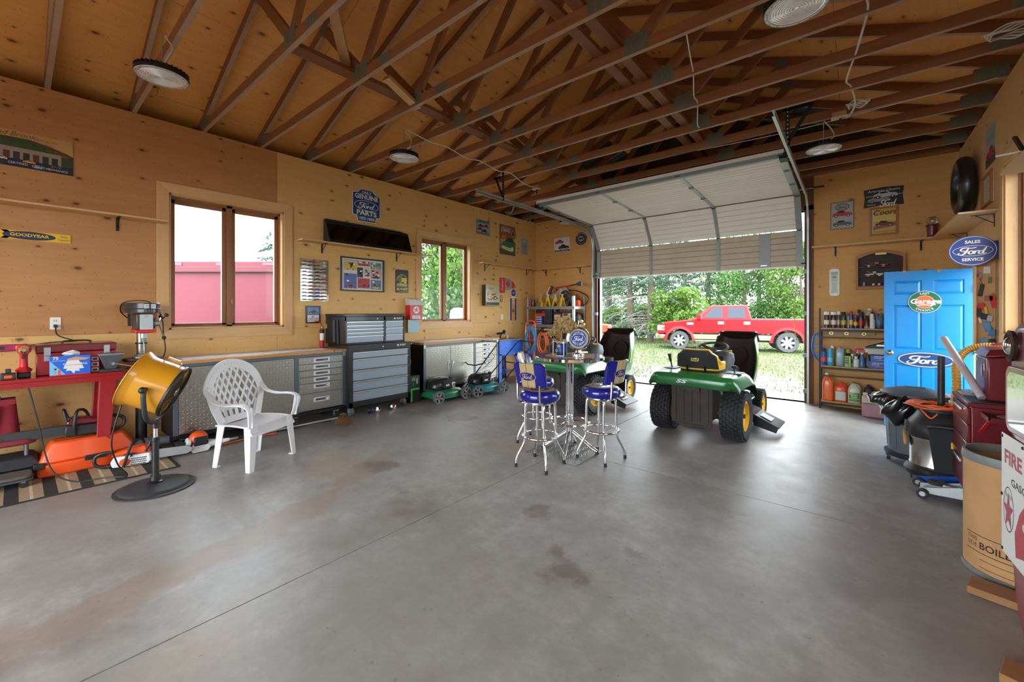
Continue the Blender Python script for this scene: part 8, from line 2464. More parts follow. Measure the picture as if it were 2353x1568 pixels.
# ---- orange snow blower outside the opening, red container, white tank
r=thing('snow_blower','orange upright machine standing outside the left jamb','snow blower',(-4.86,9.55,gz(0,9.5)))
m=MB();m.box(-.16,.14,-.2,.2,.02,.95,'snow_orange');m.build('housing',r,bev=.04)
m=MB();m.add([(-.14,-.15,.96),(.12,-.15,.96),(.12,.15,.96),(-.14,.15,.96),(-.10,-.12,1.18),(.13,-.12,1.16),(.13,.12,1.16),(-.10,.12,1.18)],[(0,1,2,3),(4,5,6,7),(0,1,5,4),(1,2,6,5),(2,3,7,6),(3,0,4,7)],'snow_orange');m.build('chute',r,bev=.03)
m=MB();m.tube([(.12,-.15,.86),(.30,-.22,.70)],.016,'white_paint',8);m.tube(cr([(.12,0,1.05),(.17,0,1.02),(.17,0,.92)],4),.015,'snow_orange',8);m.build('lever',r)
e1=Vector(spot(-.84,8.5));e2=Vector(spot(-.42,8.5));d=(e2-e1);d.z=0
r=thing('shipping_container','faded red shipping container outside the left window','container',((e1+e2)/2)[:2]+(-.05,),math.atan2(d.y,d.x))
Lc=d.length/2+1.2
m=MB();m.box(-Lc,d.length/2,0,2.4,.05,2.30,'container_red');m.build('box',r,smooth=0)
m=MB();m.box(-Lc,d.length/2+.02,-.05,.06,2.30,2.52,'container_red');m.box(-Lc,d.length/2+.02,-.065,-.05,2.305,2.325,'dark_brown');m.box(-Lc,d.length/2+.02,-.055,.0,2.40,2.41,'red_dark');m.build('top_rail',r,smooth=0)
for k in range(6):
 m=MB();m.box(-2.6+k*.95,-2.35+k*.95,-.06,-.048,2.44,2.50,'red_dark');m.build('rail_plate',r,smooth=0)
m=MB();m.tube(cr([(-1.62,-.03,1.15),(-1.50,-.03,.9),(-1.45,-.03,.6)],5),.03,'black_plastic',8);m.build('hose',r)
m=MB();m.box(1.12,1.5,-.02,-.001,.55,1.5,matc('#d98a90'));m.build('patch',r,smooth=0)
r=thing('white_tank','white domed tank outside the far window','tank',spot(-.131,12))
m=MB();m.lathe([(0,0),(.22,0),(.23,.05),(.23,1.5),(.21,1.62),(.12,1.68),(0,1.69)],'white_paint',32);m.build('shell',r)
m=MB();m.lathe([(.232,1.48),(.24,1.49),(.24,1.52),(.232,1.53)],'galv',32);m.build('band',r)
r=thing('white_trailer','low white covered trailer far outside the left pane of the far window','trailer',spot(-.19,13.5),.3)
m=MB();m.box(-.9,.9,-.4,.4,.55,1.22,'white_paint');m.build('cover',r,bev=.15)
for x in (-.4,.4):
 m=MB();m.cyl((x,-.42,.28),(x,-.28,.28),.28,'rubber',24);m.build('wheel',r)

# ================================================================== signs and wall pieces
def R_(m,x0,x1,y0,y1,mat,z=.0004): m.poly([(x0,y0),(x1,y0),(x1,y1),(x0,y1)],mat,z)
def E_(m,x,y,rx,ry,mat,z=.0004,n=28): m.poly(ellipse(rx,ry,n,x,y),mat,z)
def car(m,x,y,w,mat,z=.001,flip=1):
 P=[(-.5,.0),(-.5,.12),(-.42,.19),(-.2,.21),(-.08,.33),(.2,.33),(.32,.21),(.47,.18),(.5,.06),(.48,0)]
 m.poly([(x+flip*p[0]*w,y+p[1]*w) for p in P],mat,z);m.poly([(x+flip*p[0]*w,y+p[1]*w) for p in [(-.12,.21),(-.05,.30),(.17,.30),(.25,.21)]],'tinted',z+.0003)
 for q in (-.3,.3): E_(m,x+flip*q*w,y+.01*w,.09*w,.09*w,'black_plastic',z+.0005,12);E_(m,x+flip*q*w,y+.01*w,.045*w,.045*w,'alu',z+.0008,10)
def sign(name,label,cat,fr,a0,a1,z0,z1,mat,draw,th=.004,shape=None,frame=None,fw=.02,d=.002,group=None):
 a,z=(a0+a1)/2,(z0+z1)/2;w,h=abs(a1-a0),z1-z0;A=fr(a,z,d)
 r=thing(name,label,cat,A.translation,0,group);B=Matrix.Translation(-A.translation) @ A
 m=MB();m.M=B;m.prism(shape(w,h) if shape else [(-w/2,-h/2),(w/2,-h/2),(w/2,h/2),(-w/2,h/2)],0,th,mat);m.build('board',r,smooth=0)
 if frame:
  o=[(-w/2,-h/2),(w/2,-h/2),(w/2,h/2),(-w/2,h/2)];q=[(x-math.copysign(fw,x),y-math.copysign(fw,y)) for x,y in o]
  for k in range(4):
   m=MB();m.M=B;m.prism([o[k],o[(k+1) % 4],q[(k+1) % 4],q[k]],th,th+.018,frame);m.build('frame',r,smooth=0)
 m=MB();m.M=B @ Matrix.Translation((0,0,th));draw(m,w,h);m.build('print',r,smooth=0,recalc=False)
 return r
C=matc
def d1(m,w,h):
 R_(m,-w/2,w/2,-h*.5,-h*.28,C('#1b2238'));m.poly([(-w*.5,-h*.28),(w*.5,-h*.28),(w*.5,h*.05),(w*.42,h*.12),(w*.25,h*.22),(0,h*.32),(-w*.5,h*.30)],C('#34452c'),.0005)
 R_(m,-w*.4,w*.36,-h*.28,h*.04,C('#8e8274'),.0007)
 for k in range(7): R_(m,-w*.38+k*w*.105,-w*.31+k*w*.105,-h*.28,-h*.08,C(('#2a2420','#5c2c22','#24303c')[k % 3]),.0009)
 for k in range(3): car(m,-w*.3+k*w*.3,-h*.34,w*.14,C(('#c8c8c0','#c79a3a','#3a4a5c')[k]),.001)
 text(m,"We'll do the",.03,C('#a33a26'),w*.18,h*.36,.001,shear=.2);text(m,"Fillin'",.03,C('#a33a26'),w*.22,h*.24,.001,bold=.02);text(m,'you do the',.028,C('#a33a26'),w*.30,h*.12,.001);text(m,"Chillin'",.03,C('#a33a26'),w*.38,h*.02,.001,bold=.02)
 text(m,'CERTIFIED',.026,'paper',-w*.12,-h*.40,.001);oval_ford(m,.08,.03,Matrix.Translation((w*.1,-h*.41,.0006)));text(m,'MECHANICS',.026,'paper',w*.31,-h*.42,.001);text(m,'Lind Brook',.06,C('#6b4c2a'),-w*.18,h*.4,.001,shear=.4)
sign('service_banner','wide vintage service station banner high on the left wall','banner',wl,-.20,.362,2.78,3.11,C('#b9935f'),d1)
def d2(m,w,h):
 E_(m,-.02,.0,w*.34,h*.48,C('#14304f'));m.poly([(-w*.34,-h*.1),(-w*.40,-h*.48),(-w*.32,-h*.48),(-w*.26,-h*.2)],C('#14304f'));m.poly([(-w*.34,h*.1),(-w*.40,h*.48),(-w*.32,h*.48),(-w*.26,h*.2)],C('#14304f'))
 text(m,'GOODYEAR',.038,'yellow',-.02,.002,.001,w=w*.5,bold=.03);text(m,'Safely',.022,C('#14304f'),w*.41,.016,.001);text(m,'Together',.022,C('#14304f'),w*.41,-.014,.001)
sign('blimp_sign','narrow yellow sign with dark blue blimp and tyre maker lettering','sign',wl,-.135,.345,2.115,2.195,'yellow',d2)
def gshape(k=1.0):
 def f(w,h):
  w,h=w*k,h*k;c=.085
  return [(-w/2,-h/2+.10),(-w/2+.02,-h/2+.085),(-w/2+c-.02,-h/2+.085),(-w/2+c,-h/2+.0),(w/2-c,-h/2),(w/2-c+.02,-h/2+.085),(w/2-.02,-h/2+.085),(w/2,-h/2+.10),(w/2,h/2-.07),(w/2-c,h/2-.055),(w/2-c-.03,h/2-.02),(w/2-c-.06,h/2),(-w/2+c+.06,h/2),(-w/2+c+.03,h/2-.02),(-w/2+c,h/2-.055),(-w/2,h/2-.07)]
 return f
def d3(m,w,h):
 m.poly(gshape(.965)(w,h),'ford_blue',.0006);W=C('#e6dfc6')
 text(m,'ONLY',.062,W,0,h*.39,.001,bold=.02);text(m,'GENUINE',.098,W,0,h*.255,.001,w=w*.84,bold=.03);E_(m,0,0,w*.44,h*.155,W,.001,44);E_(m,0,0,w*.42,h*.14,'ford_blue',.0014,44);ford_script(m,w*.62,W,0,0,.002,None,h*.19)
 text(m,'PARTS',.10,W,0,-h*.235,.001,w=w*.72,bold=.03);text(m,'USED HERE',.056,W,0,-h*.40,.001,w=w*.58,bold=.02)
sign('parts_sign','blue die-cut genuine parts sign above the black display case','sign',wl,3.295,3.77,2.855,3.365,C('#d9d4c2'),d3,.012,gshape())
def d4(m,w,h): pass
r=sign('car_rack','mirrored wall case with rows of tiny model cars','display case',wl,2.527,2.895,1.60,2.19,'black_plastic',lambda m,w,h: R_(m,-w/2,w/2,-h/2,h/2,'chrome'))
B=Matrix.Translation(-r.location) @ wl(2.711,1.895,.008)
cars_=MB();cars_.M=B;rr=random.Random(4)
for k in range(12):
 z=-.29+k*.0485
 m=MB();m.M=B;m.box(-.182,.182,z,z+.003,0,.04,'clear_plastic');m.build('shelf',r,smooth=0)
 for q in range(4):
  x=-.14+q*.092;c=C(rr.choice(['#a82020','#20242c','#c8c8c8','#2a4a9a','#c07a20','#3a6a3a','#7a2a5a']));cars_.box(x-.033,x+.033,z+.006,z+.018,.008,.034,c);cars_.box(x-.018,x+.020,z+.018,z+.027,.011,.031,c)
  for s in (-.021,.021): cars_.cyl((x+s,z+.008,.006),(x+s,z+.008,.036),.006,'black_plastic',8)
o=cars_.build('tiny_car',r,smooth=0);o['kind']='stuff'
for x in (-.184,.184,0):
 m=MB();m.M=B;m.box(x-.003,x+.003,-.295,.295,0,.042,'clear_plastic');m.build('side_wall',r,smooth=0)
def d5(m,w,h):
 R_(m,-w*.46,w*.46,-h*.44,h*.44,C('#c9c4bb'));rr=random.Random(5)
 cells=[(-.42,-.14,.12,.36,'#c7a13a'),(-.12,.16,.27,.41,'#c8402e'),(.18,.43,.2,.4,'#4f7f9c'),(-.42,-.14,-.42,.02,'#4a5fa0'),(-.13,.0,-.08,.22,'#2c3136'),(.02,.16,-.05,.22,'#b9b4aa'),(-.12,.16,-.40,-.1,'#b5322c'),(.18,.43,-.1,.18,'#b88a8a'),(.18,.43,-.42,-.13,'#51708c')]
 for a,b,c,d,q in cells:
  R_(m,a*w,b*w,c*h,d*h,C(q),.0008)
  for k in range(5): x=rr.uniform(a+.02,b-.05)*w;y=rr.uniform(c+.02,d-.05)*h;R_(m,x,x+.05*w,y,y+.05*h,C(rr.choice(['#22262c','#d8d4cc','#7a4a3a','#3a5a7a'])),.0012)
  car(m,(a+b)/2*w,(c+.02)*h,(b-a)*w*.7,C(rr.choice(['#8a2a26','#24303c','#c9a94a'])),.0016)
 text(m,'DAYTONA 500',.034,C('#5a6a8a'),-w*.26,h*.405,.001,bold=.02);text(m,'CHAMPIONS',.026,'paper',w*.02,h*.34,.002)
sign('race_poster','black-framed collage racing poster between the two left windows','poster',wl,3.10,3.842,1.76,2.28,'paper',d5,.006,None,'black_paint',.022)
def rr_(w,h): return rrect(w,h,.03)
def d6(m,w,h):
 arc_text(m,'WOOD BROTHERS',.03,'yellow',w*.38,h*.28,90,170,.001);E_(m,-.03,h*.1,.045,.07,C('#5a5a58'),.0008);R_(m,-.01,.09,-.03,.06,C('#c9b63a'),.0009);car(m,0,-h*.2,w*.8,C('#b5a23a'),.001);R_(m,-.1,.1,-h*.24,-h*.18,C('#5c6f80'),.0007)
 text(m,'BLANEY',.058,'yellow',0,-h*.34,.001,w=w*.85,bold=.03,shear=.15);text(m,'N.C.  2016  USA',.018,'paper',0,-h*.45,.001)
sign('driver_sign','black rounded race driver sign beside the far window','sign',wl,4.065,4.328,1.765,2.158,'black_paint',d6,.004,rr_)
def d7(m,w,h):
 R_(m,-w*.40,w*.40,h*.02,h*.42,C('#5a6f9c'));car(m,0,h*.08,w*.6,C('#20242c'),.001);R_(m,-w*.40,w*.40,-h*.42,-h*.02,'paper');text(m,'#1',.04,C('#8a2a2a'),0,-h*.12,.001,bold=.02);text(m,'CREW CHIEF',.024,C('#8a2a2a'),0,-h*.24,.001,bold=.02);text(m,'RANDY FREEMAN',.02,C('#5a2a2a'),0,-h*.34,.001)
sign('award_plaque','small dark blue plaque with race photo above the bench','plaque',wl,2.598,2.80,1.281,1.53,C('#1c2036'),d7,.014)
r=thing('dispenser_box','red and white service station towel box under the race driver sign','box',(XL,4.40,1.31))
m=wm(r);m.box(XL+.002,XL+.13,4.27,4.53,1.31,1.555,'red_bright');m.build('lower_box',r,bev=.004)
m=wm(r);m.add([(XL+.002,4.265,1.556),(XL+.135,4.265,1.556),(XL+.135,4.535,1.556),(XL+.002,4.535,1.556),(XL+.002,4.265,1.69),(XL+.10,4.265,1.655),(XL+.10,4.535,1.655),(XL+.002,4.535,1.69)],[(3,2,1,0),(4,5,6,7),(0,1,5,4),(1,2,6,5),(2,3,7,6),(3,0,4,7)],C('#c9c6c0'));m.build('lid',r,bev=.003)
m=wm(r);m.M=m.M @ wl(4.40,1.43,.1305);E_(m,0,.045,.062,.062,'paper',.0008);m.poly([((.055 if k % 2 == 0 else .022)*math.cos(PI/2+k*PI/5),.045+(.055 if k % 2 == 0 else .022)*math.sin(PI/2+k*PI/5)) for k in range(10)],C('#9c3a42'),.0014);text(m,'TEXACO',.02,'black_plastic',0,.06,.002);m.poly(rrect(.17,.06,.008,4,0,-.075),'paper',.0008);text(m,'WINDSHIELD',.024,C('#4a3a3a'),0,-.063,.0014);text(m,'SERVICE',.024,C('#4a3a3a'),0,-.088,.0014);m.build('print',r,smooth=0,recalc=False)
m=MB();m.box(XL+.06,XL+.066,4.275,4.51,1.09,1.309,'blue_paper');tag(m.build('blue_towel',smooth=0),'pale blue paper towel hanging below the red and white box','paper towel')
def d9(m,w,h):
 m.poly(rrect(w*.94,h*.62,.05,5,0,-.01),C('#8fa0a2'),.0006);text(m,'SUPER TRUCKS',.045,C('#22343c'),0,h*.40,.001,bold=.02);text(m,'SINCE THE 50s',.035,C('#22343c'),.0,-h*.42,.001)
 car(m,w*.2,h*.05,w*.42,C('#9c2f2c'),.001);car(m,-w*.2,h*.02,w*.4,C('#3c3434'),.0014);car(m,-w*.25,-h*.2,w*.4,C('#8a2626'),.0018);car(m,w*.08,-h*.3,w*.42,C('#2a3440'),.0022)
sign('truck_sign','small teal-grey sign with pickup drawings high by the far window','sign',wl,5.985,6.39,3.035,3.335,C('#6f8688'),d9)
def d10(m,w,h):
 R_(m,-w*.5,w*.5,h*.02,h*.5,C('#8a5c48'),.0003);R_(m,-w*.5,w*.5,-h*.5,-h*.3,C('#5c4038'),.0003);m.poly([(-w*.5,h*.02),(w*.1,h*.02),(w*.3,h*.16),(w*.5,h*.16),(w*.5,-h*.3),(-w*.5,-h*.3)],C('#a58a70'),.0005)
 text(m,'BEST QUALITY',.05,'paper',-w*.1,h*.40,.001);text(m,'SERVICE',.07,'paper',-w*.08,h*.32,.001,bold=.02);text(m,'1955',.05,'paper',-w*.40,h*.3,.001,rot=PI/2)
 E_(m,w*.34,h*.25,.10,.11,C('#3a2a22'),.001);E_(m,w*.34,h*.25,.085,.095,C('#9c7a52'),.0014);m.poly([(w*.34-.05,h*.25),(w*.34,h*.25-.06),(w*.34+.05,h*.25),(w*.34,h*.25+.06)],C('#5c2f24'),.0018)
 m.poly([(-w*.45,h*.02),(-w*.02,h*.10),(-w*.02,h*.22),(-w*.45,h*.13)],C('#3a2620'),.001);m.poly([(-w*.42,h*.035),(-w*.05,h*.105),(-w*.05,h*.2),(-w*.42,h*.125)],C('#c9762a'),.0014);E_(m,-w*.12,h*.14,.035,.035,C('#d84a1c'),.0018)
 m.poly([(-w*.45,-h*.36),(-w*.46,-h*.16),(-w*.3,-h*.08),(-w*.05,.0),(w*.3,.0),(w*.5,-h*.06),(w*.5,-h*.42),(w*.1,-h*.42)],C('#2f6b52'),.0022);m.poly([(-w*.4,-h*.30),(-w*.42,-h*.2),(w*.2,-h*.26),(w*.22,-h*.38)],C('#c9c07a'),.0026);E_(m,w*.28,-h*.28,.045,.05,C('#dcd49a'),.003);m.poly([(-w*.2,-h*.05),(.0,.06),(w*.3,.06),(w*.4,-h*.04)],C('#1f3c3a'),.0026);m.poly([(w*.1,h*.06),(w*.5,h*.10),(w*.5,0),(w*.2,0)],C('#c9a93a'),.0021)
sign('garage_poster','tall brown and green vintage car poster on the left wall corner','poster',wl,6.706,7.227,2.70,3.345,C('#4a342c'),d10,.015)
def d11(m,w,h):
 oval_ford(m,w*.75,h*.17,Matrix.Translation((0,h*.33,0)),C('#3a78b8'));text(m,'TRUCK',.05,C('#3c4654'),0,h*.13,.001);text(m,'PARKING',.05,C('#3c4654'),0,h*.0,.001);text(m,'ONLY',.05,C('#3c4654'),0,-h*.13,.001);R_(m,-w*.36,w*.36,-h*.24,-h*.21,C('#3a78b8'),.001);text(m,'ALL OTHERS',.022,C('#3c4654'),0,-h*.33,.001);text(m,'WILL BE TOWED',.02,C('#3c4654'),0,-h*.40,.001)
sign('parking_sign','narrow grey parking sign beside the tall vintage poster','sign',wl,7.448,7.695,2.775,3.14,C('#8d959e'),d11)
r=thing('flag_sign','tattered red and grey maple leaf flag cut from metal','sign',(XL,6.97,2.04));B=Matrix.Translation(-r.location) @ wl(6.975,2.05,.004)
m=MB();m.M=B;m.prism([(-.27,-.20),(-.10,-.19),(-.09,-.10),(-.10,.14),(-.27,.13),(-.29,.05),(-.27,0),(-.29,-.08)],0,.003,'red_bright');m.build('red_band',r,smooth=0)
m=MB();m.M=B;m.prism([(-.098,-.14),(.10,-.11),(.14,-.08),(.14,.08),(.06,.12),(-.098,.14)],0,.003,'galv_dull');m.build('grey_band',r,smooth=0)
m=MB();m.M=B;m.prism([(.142,-.08),(.24,-.10),(.20,-.07),(.29,-.07),(.22,-.045),(.30,-.035),(.22,-.02),(.29,-.005),(.21,.01),(.26,.025),(.20,.03),(.22,.05),(.142,.08)],0,.003,'red_bright');m.build('torn_band',r,smooth=0)
m=MB();m.M=B;m.poly([(.02,-.09),(.025,-.04),(.06,-.05),(.05,-.03),(.09,.01),(.07,.02),(.075,.05),(.045,.04),(.03,.03),(.04,.08),(.015,.065),(0,.10),(-.015,.065),(-.04,.08),(-.03,.03),(-.045,.04),(-.075,.05),(-.07,.02),(-.09,.01),(-.05,-.03),(-.06,-.05),(-.01,-.04),(.01,-.09)],'red_bright',.0036);text(m,'Freeman',.07,'paper',-.185,-.02,.004,rot=PI/2,shear=.3);m.build('leaf_print',r,smooth=0,recalc=False)
r=thing('key_cabinet','olive key cabinet with vintage truck picture on the left wall','cabinet',(XL,6.36,1.57));A=Matrix.Translation(-r.location)
m=MB();m.M=A;m.box(XL+.002,XL+.10,6.155,6.575,1.572,2.0,C('#3a3228'));m.build('case',r,smooth=0)
m=MB();m.M=A;m.box(XL+.101,XL+.112,6.155,6.575,1.572,2.0,C('#a59f72'));d=m.build('door',r,bev=.003)
m=MB();m.M=A @ wl(6.365,1.786,.1125);R_(m,-.20,.20,-.205,-.145,'black_plastic');text(m,'Ford',.07,C('#a8382e'),-.04,.14,.001,shear=.3,bold=.02);car(m,-.01,-.06,.30,C('#c9a23a'),.001);R_(m,-.14,.12,-.10,-.07,C('#a8382e'),.0008);car(m,.06,-.08,.2,C('#2c2c30'),.0016);R_(m,-.17,-.13,-.08,.06,C('#3c4a2c'),.0008);m.poly([(.04,.06),(.08,.0),(.14,.09),(.09,.03)],C('#2c2c30'),.001);m.build('print',d,smooth=0,recalc=False)
def pshape(k):
 def f(w,h):
  b=[(-.46,-.5),(.46,-.5),(.5,-.46),(.5,.05),(.42,.12),(.42,.22),(.28,.24),(.2,.25)]
  g=[(.36*math.cos(a),.37+.125*math.sin(a)) for a in [-1.0+(PI+2.0)*i/20 for i in range(21)]]
  return [(x*w*k,y*h*(k if k == 1 else .985)) for x,y in b+g+[(-x,y) for x,y in reversed(b)]]
 return f
def d14(m,w,h):
 R_(m,-w*.44,w*.40,-h*.46,h*.21,C('#26347c'));R_(m,-w*.24,w*.2,-h*.46,h*.21,C('#e0962a'),.0008);E_(m,0,h*.37,w*.32,h*.108,C('#26347c'),.0008);text(m,'GAS',.05,'paper',0,h*.37,.0012);R_(m,-w*.2,w*.16,h*.03,h*.10,C('#b7bcc0'),.0012);R_(m,-w*.1,w*.06,h*.15,h*.18,'paper',.0012);E_(m,-.005,-h*.17,w*.17,h*.05,C('#26347c'),.0012);text(m,'Ford',.03,'paper',-.005,-h*.17,.0016);R_(m,w*.41,w*.47,-h*.42,h*.08,'alu',.0012);R_(m,-w*.42,w*.42,-h*.49,-h*.46,'alu',.001)
sign('pump_sign','yellow and blue gas pump shaped sign near the rack','sign',wl,7.04,7.30,1.22,1.965,C('#cfd2d8'),d14,.004,pshape(1))
sign('house_plate','tiny red and grey plate with letter H left of the pump sign','plate',wl,6.72,6.80,1.65,1.80,C('#b0443c'),lambda m,w,h: (R_(m,-w*.3,w*.3,-h*.05,h*.35,C('#b9b4ac')),text(m,'H',.05,C('#8a2a26'),0,h*.15,.001,bold=.03),text(m,'8',.05,'paper',0,-h*.28,.001)),.004,rr_)
def d16(m,w,h):
 car(m,-w*.16,h*.12,w*.55,C('#b02a3a'),.001);car(m,w*.12,-h*.28,w*.68,C('#2c3044'),.0014,-1);R_(m,-w*.47,w*.5,-h*.47,-h*.36,'black_plastic');text(m,'AMERICAN MUSCLE CARS',.028,'paper',0,-h*.415,.001);text(m,'V8',.03,'black_plastic',w*.33,h*.3,.001)
sign('muscle_car_sign','white sign with red and dark muscle cars left of the garage track','sign',wb,-5.37,-4.957,2.815,3.14,C('#cfccc6'),d16)
def d17(m,w,h):
 disc(m,w*.40,h*.40,C('#7d7a78'),.0006,Matrix());disc(m,w*.37,h*.37,C('#20263c'),.0012,Matrix());arc_text(m,'MUSTANG',.038,C('#b9b6b0'),w*.43,h*.43,90,120,.0012);E_(m,0,.0,w*.26,h*.22,C('#a8a49c'),.0018);m.poly([(-.07,-.01),(-.02,.03),(.03,.02),(.075,.045),(.05,.0),(.07,-.03),(.02,-.01),(-.03,-.03)],C('#20263c'),.0024);text(m,'1964',.03,C('#b9b6b0'),0,-h*.44,.0012)
sign('round_emblem','round dark emblem sign with silver horse beside the garage track','sign',wb,-4.80,-4.52,2.92,3.20,C('#20263c'),d17,.005,lambda w,h: ellipse(w/2,h/2))
def d19(m,w,h):
 R_(m,-w*.45,w*.45,-h*.46,h*.46,C('#a7a39c'));E_(m,0,h*.30,w*.30,h*.13,C('#4c4a48'),.0008);E_(m,0,h*.30,w*.27,h*.10,C('#9a968e'),.0012);ford_script(m,w*.4,C('#4c4a48'),0,h*.3,.0016,None,h*.13);car(m,.0,-h*.02,w*.84,C('#b8271c'),.0012,-1);car(m,.0,-h*.36,w*.8,C('#5a5a5c'),.0012,-1)
sign('red_car_sign','metal sign with red car drawing right of the garage door','sign',wb,-.293,-.01,2.695,3.115,C('#6b6864'),d19)
def d20(m,w,h):
 text(m,'American Classics',.045,'paper',0,h*.33,.001,shear=.3,w=w*.8);car(m,.02,-h*.02,w*.6,C('#b9b6b0'),.001,-1);car(m,-.05,-h*.22,w*.55,C('#8c8a86'),.0014,-1);text(m,'Fairlane',.026,'paper',-w*.34,h*.08,.002);text(m,'Thunderbird',.026,'paper',w*.32,h*.06,.002);text(m,'Mustang',.026,'paper',-w*.30,-h*.36,.002);ford_script(m,w*.42,'paper',w*.12,-h*.34,.002)
sign('classics_sign','black curved plate with white classic car lettering','sign',wb,.095,.53,2.965,3.245,'black_paint',d20,.004,lambda w,h: [(-w*.5,-h*.5),(0,-h*.42),(w*.5,-h*.5),(w*.47,0),(w*.5,h*.44),(0,h*.5),(-w*.5,h*.44),(-w*.47,0)])
def d21(m,w,h):
 R_(m,-w*.36,w*.44,-h*.44,h*.44,C('#c9a23a'));R_(m,-w*.44,-w*.36,-h*.44,h*.44,C('#b9b0a0'));R_(m,-w*.36,w*.44,.0,h*.24,C('#d8b85a'),.0006);text(m,'Coors',.10,C('#3a2418'),.01,h*.30,.001,shear=.25,bold=.02);car(m,.01,-h*.16,w*.66,C('#6b2a1c'),.001,-1);m.poly([(-w*.36,-h*.18),(w*.44,-h*.05),(w*.44,-h*.2),(-w*.36,-h*.3)],C('#8a5a3a'),.0008);text(m,'THE BANQUET BEER',.026,C('#3a2418'),.01,-h*.38,.001)
sign('beer_picture','wood-framed yellow picture with a brown car on the back wall','picture',wb,.162,.466,2.555,2.955,C('#c9a23a'),d21,.006,None,'oak',.022)
def d22(m,w,h):
 R_(m,-w*.36,w*.36,-h*.40,h*.40,C('#9ca88f'));text(m,'PARKING',.022,C('#2c3430'),0,h*.34,.001);text(m,'FOR',.022,C('#2c3430'),0,h*.27,.001);E_(m,0,h*.19,w*.24,h*.028,C('#1c2a5c'),.001);R_(m,-w*.34,w*.34,h*.135,h*.14,'red_bright',.001);text(m,'FANS',.03,C('#2c3430'),0,h*.08,.001);R_(m,-.003,.003,-h*.31,h*.0,C('#5c4a44'),.001)
 for k in range(10):
  for s in (-1,1): R_(m,s*.018-.007,s*.018+.007,-h*.30+k*h*.03,-h*.288+k*h*.03,C('#2c3430'),.001)
 text(m,'ONLY',.03,C('#2c3430'),0,-h*.36,.001)
sign('wall_thermometer','white enamel thermometer sign under the shelf right of the garage door','thermometer',wb,-.303,-.183,1.688,2.10,'white_paint',d22,.008,lambda w,h: rrect(w,h,.035))
r=thing('toy_shelf','arched oak display shelf with toy trucks behind the blue door','display shelf',(.27,YB,1.8));A=Matrix.Translation(-r.location) @ wb(.274,2.04,.002)
ar=lambda w,b,t,n=14: [(-w/2,b),(w/2,b)]+[(w/2-w*i/n,t+.075*math.sin(PI*i/n)) for i in range(n+1)]
m=MB();m.M=A;m.prism(ar(.52,-.25,.21),0,.006,'dark_brown');m.build('back_panel',r,smooth=0)
o_,i_=ar(.54,-.265,.22),ar(.48,-.225,.18);n=len(o_)
m=MB();m.M=A;m.add([(p[0],p[1],z) for z in (.006,.08) for p in o_]+[(p[0],p[1],z) for z in (.006,.08) for p in i_],[(k,(k+1) % n,n+(k+1) % n,n+k) for k in range(n)]+[(2*n+k,3*n+k,3*n+(k+1) % n,2*n+(k+1) % n) for k in range(n)]+[(n+k,n+(k+1) % n,3*n+(k+1) % n,3*n+k) for k in range(n)],'oak');m.build('frame',r,smooth=20)
m=MB();m.M=A;m.box(-.05,.07,.225,.25,.08,.083,'brass');m.build('name_plate',r,smooth=0)
for z in (.055,-.08,-.215):
 m=MB();m.M=A;m.box(-.24,.24,z-.012,z,.006,.085,'walnut');m.build('shelf',r,bev=.003)
def toy(label,x,z,L,c1,c2,hood):
 t=thing('toy_truck',label,'toy truck',(x,YB-.048,z+.0005),0,'toys on the oak shelf')
 m=MB();m.box(-L/2,L*.0,-.022,.022,.016,.036,c1);m.box(L*.12,L/2,-.024,.024,.016,.040,c1);m.build('body',t,bev=.004)
 m=MB();m.box(-L*.08,L*.13,-.02,.02,.034,.072,c2);m.build('cab',t,bev=.006)
 if hood: m=MB();m.bar((-L*.10,0,.045),(-L*.42,0,.078),.03,.004,c2);m.build('raised_hood',t,smooth=0)
 for q in (-.32,.30):
  for s in (-.022,.022): m=MB();m.cyl((L*q,s-.005,.014),(L*q,s+.005,.014),.0138,'off_white',14);m.cyl((L*q,s-.006,.014),(L*q,s+.006,.014),.007,'chrome',10);m.build('wheel',t)
toy('dark red toy truck with raised hood on the top oak shelf',.235,2.095,.26,C('#5c1a16'),C('#8a4a34'),True);toy('white toy convertible on the middle oak shelf',.21,1.96,.20,C('#c9c2b0'),C('#a8a294'),True);toy('small red toy tractor on the bottom oak shelf',.235,1.825,.10,C('#8a1c1c'),C('#3a1414'),True)
bottle('tiny blue and cream jar on the bottom oak shelf',(.10,YB-.05,1.8255),[('jar',[(0,0),(.022,0),(.02,.018),(.016,.02),(.016,.05),(0,.05)],C('#8a8f9a'))],None,None,'jar','tiny_jar')
r=thing('tire_ring','black inflated tube ring with white lettering on the right wall','tire',(XR,7.12,2.92));A=Matrix.Translation(-r.location) @ wr(7.12,2.92,.085)
m=MB();m.M=A;m.surf(lambda u,v: ((.265+.075*math.cos(6.283*v))*math.cos(6.283*u),(.265+.075*math.cos(6.283*v))*math.sin(6.283*u),.075*math.sin(6.283*v)),48,16,'black_paint',cu=True,cv=True);m.build('tube',r)
m=MB();m.M=A @ Matrix.Translation((0,0,-.078));E_(m,0,0,.2,.2,C('#6b7f94'));R_(m,-.13,.13,-.14,.0,C('#6b4a34'),.001);car(m,0,-.06,.2,C('#8a2a26'),.0016);m.build('picture_disc',r,smooth=0,recalc=False)
m=MB();m.M=A;arc_text(m,'KUMHO',.06,'paper',.285,.285,250,46,.078,inward=True);arc_text(m,'TIRES',.05,'paper',.285,.285,80,30,.078);m.build('lettering',r,smooth=0,recalc=False)
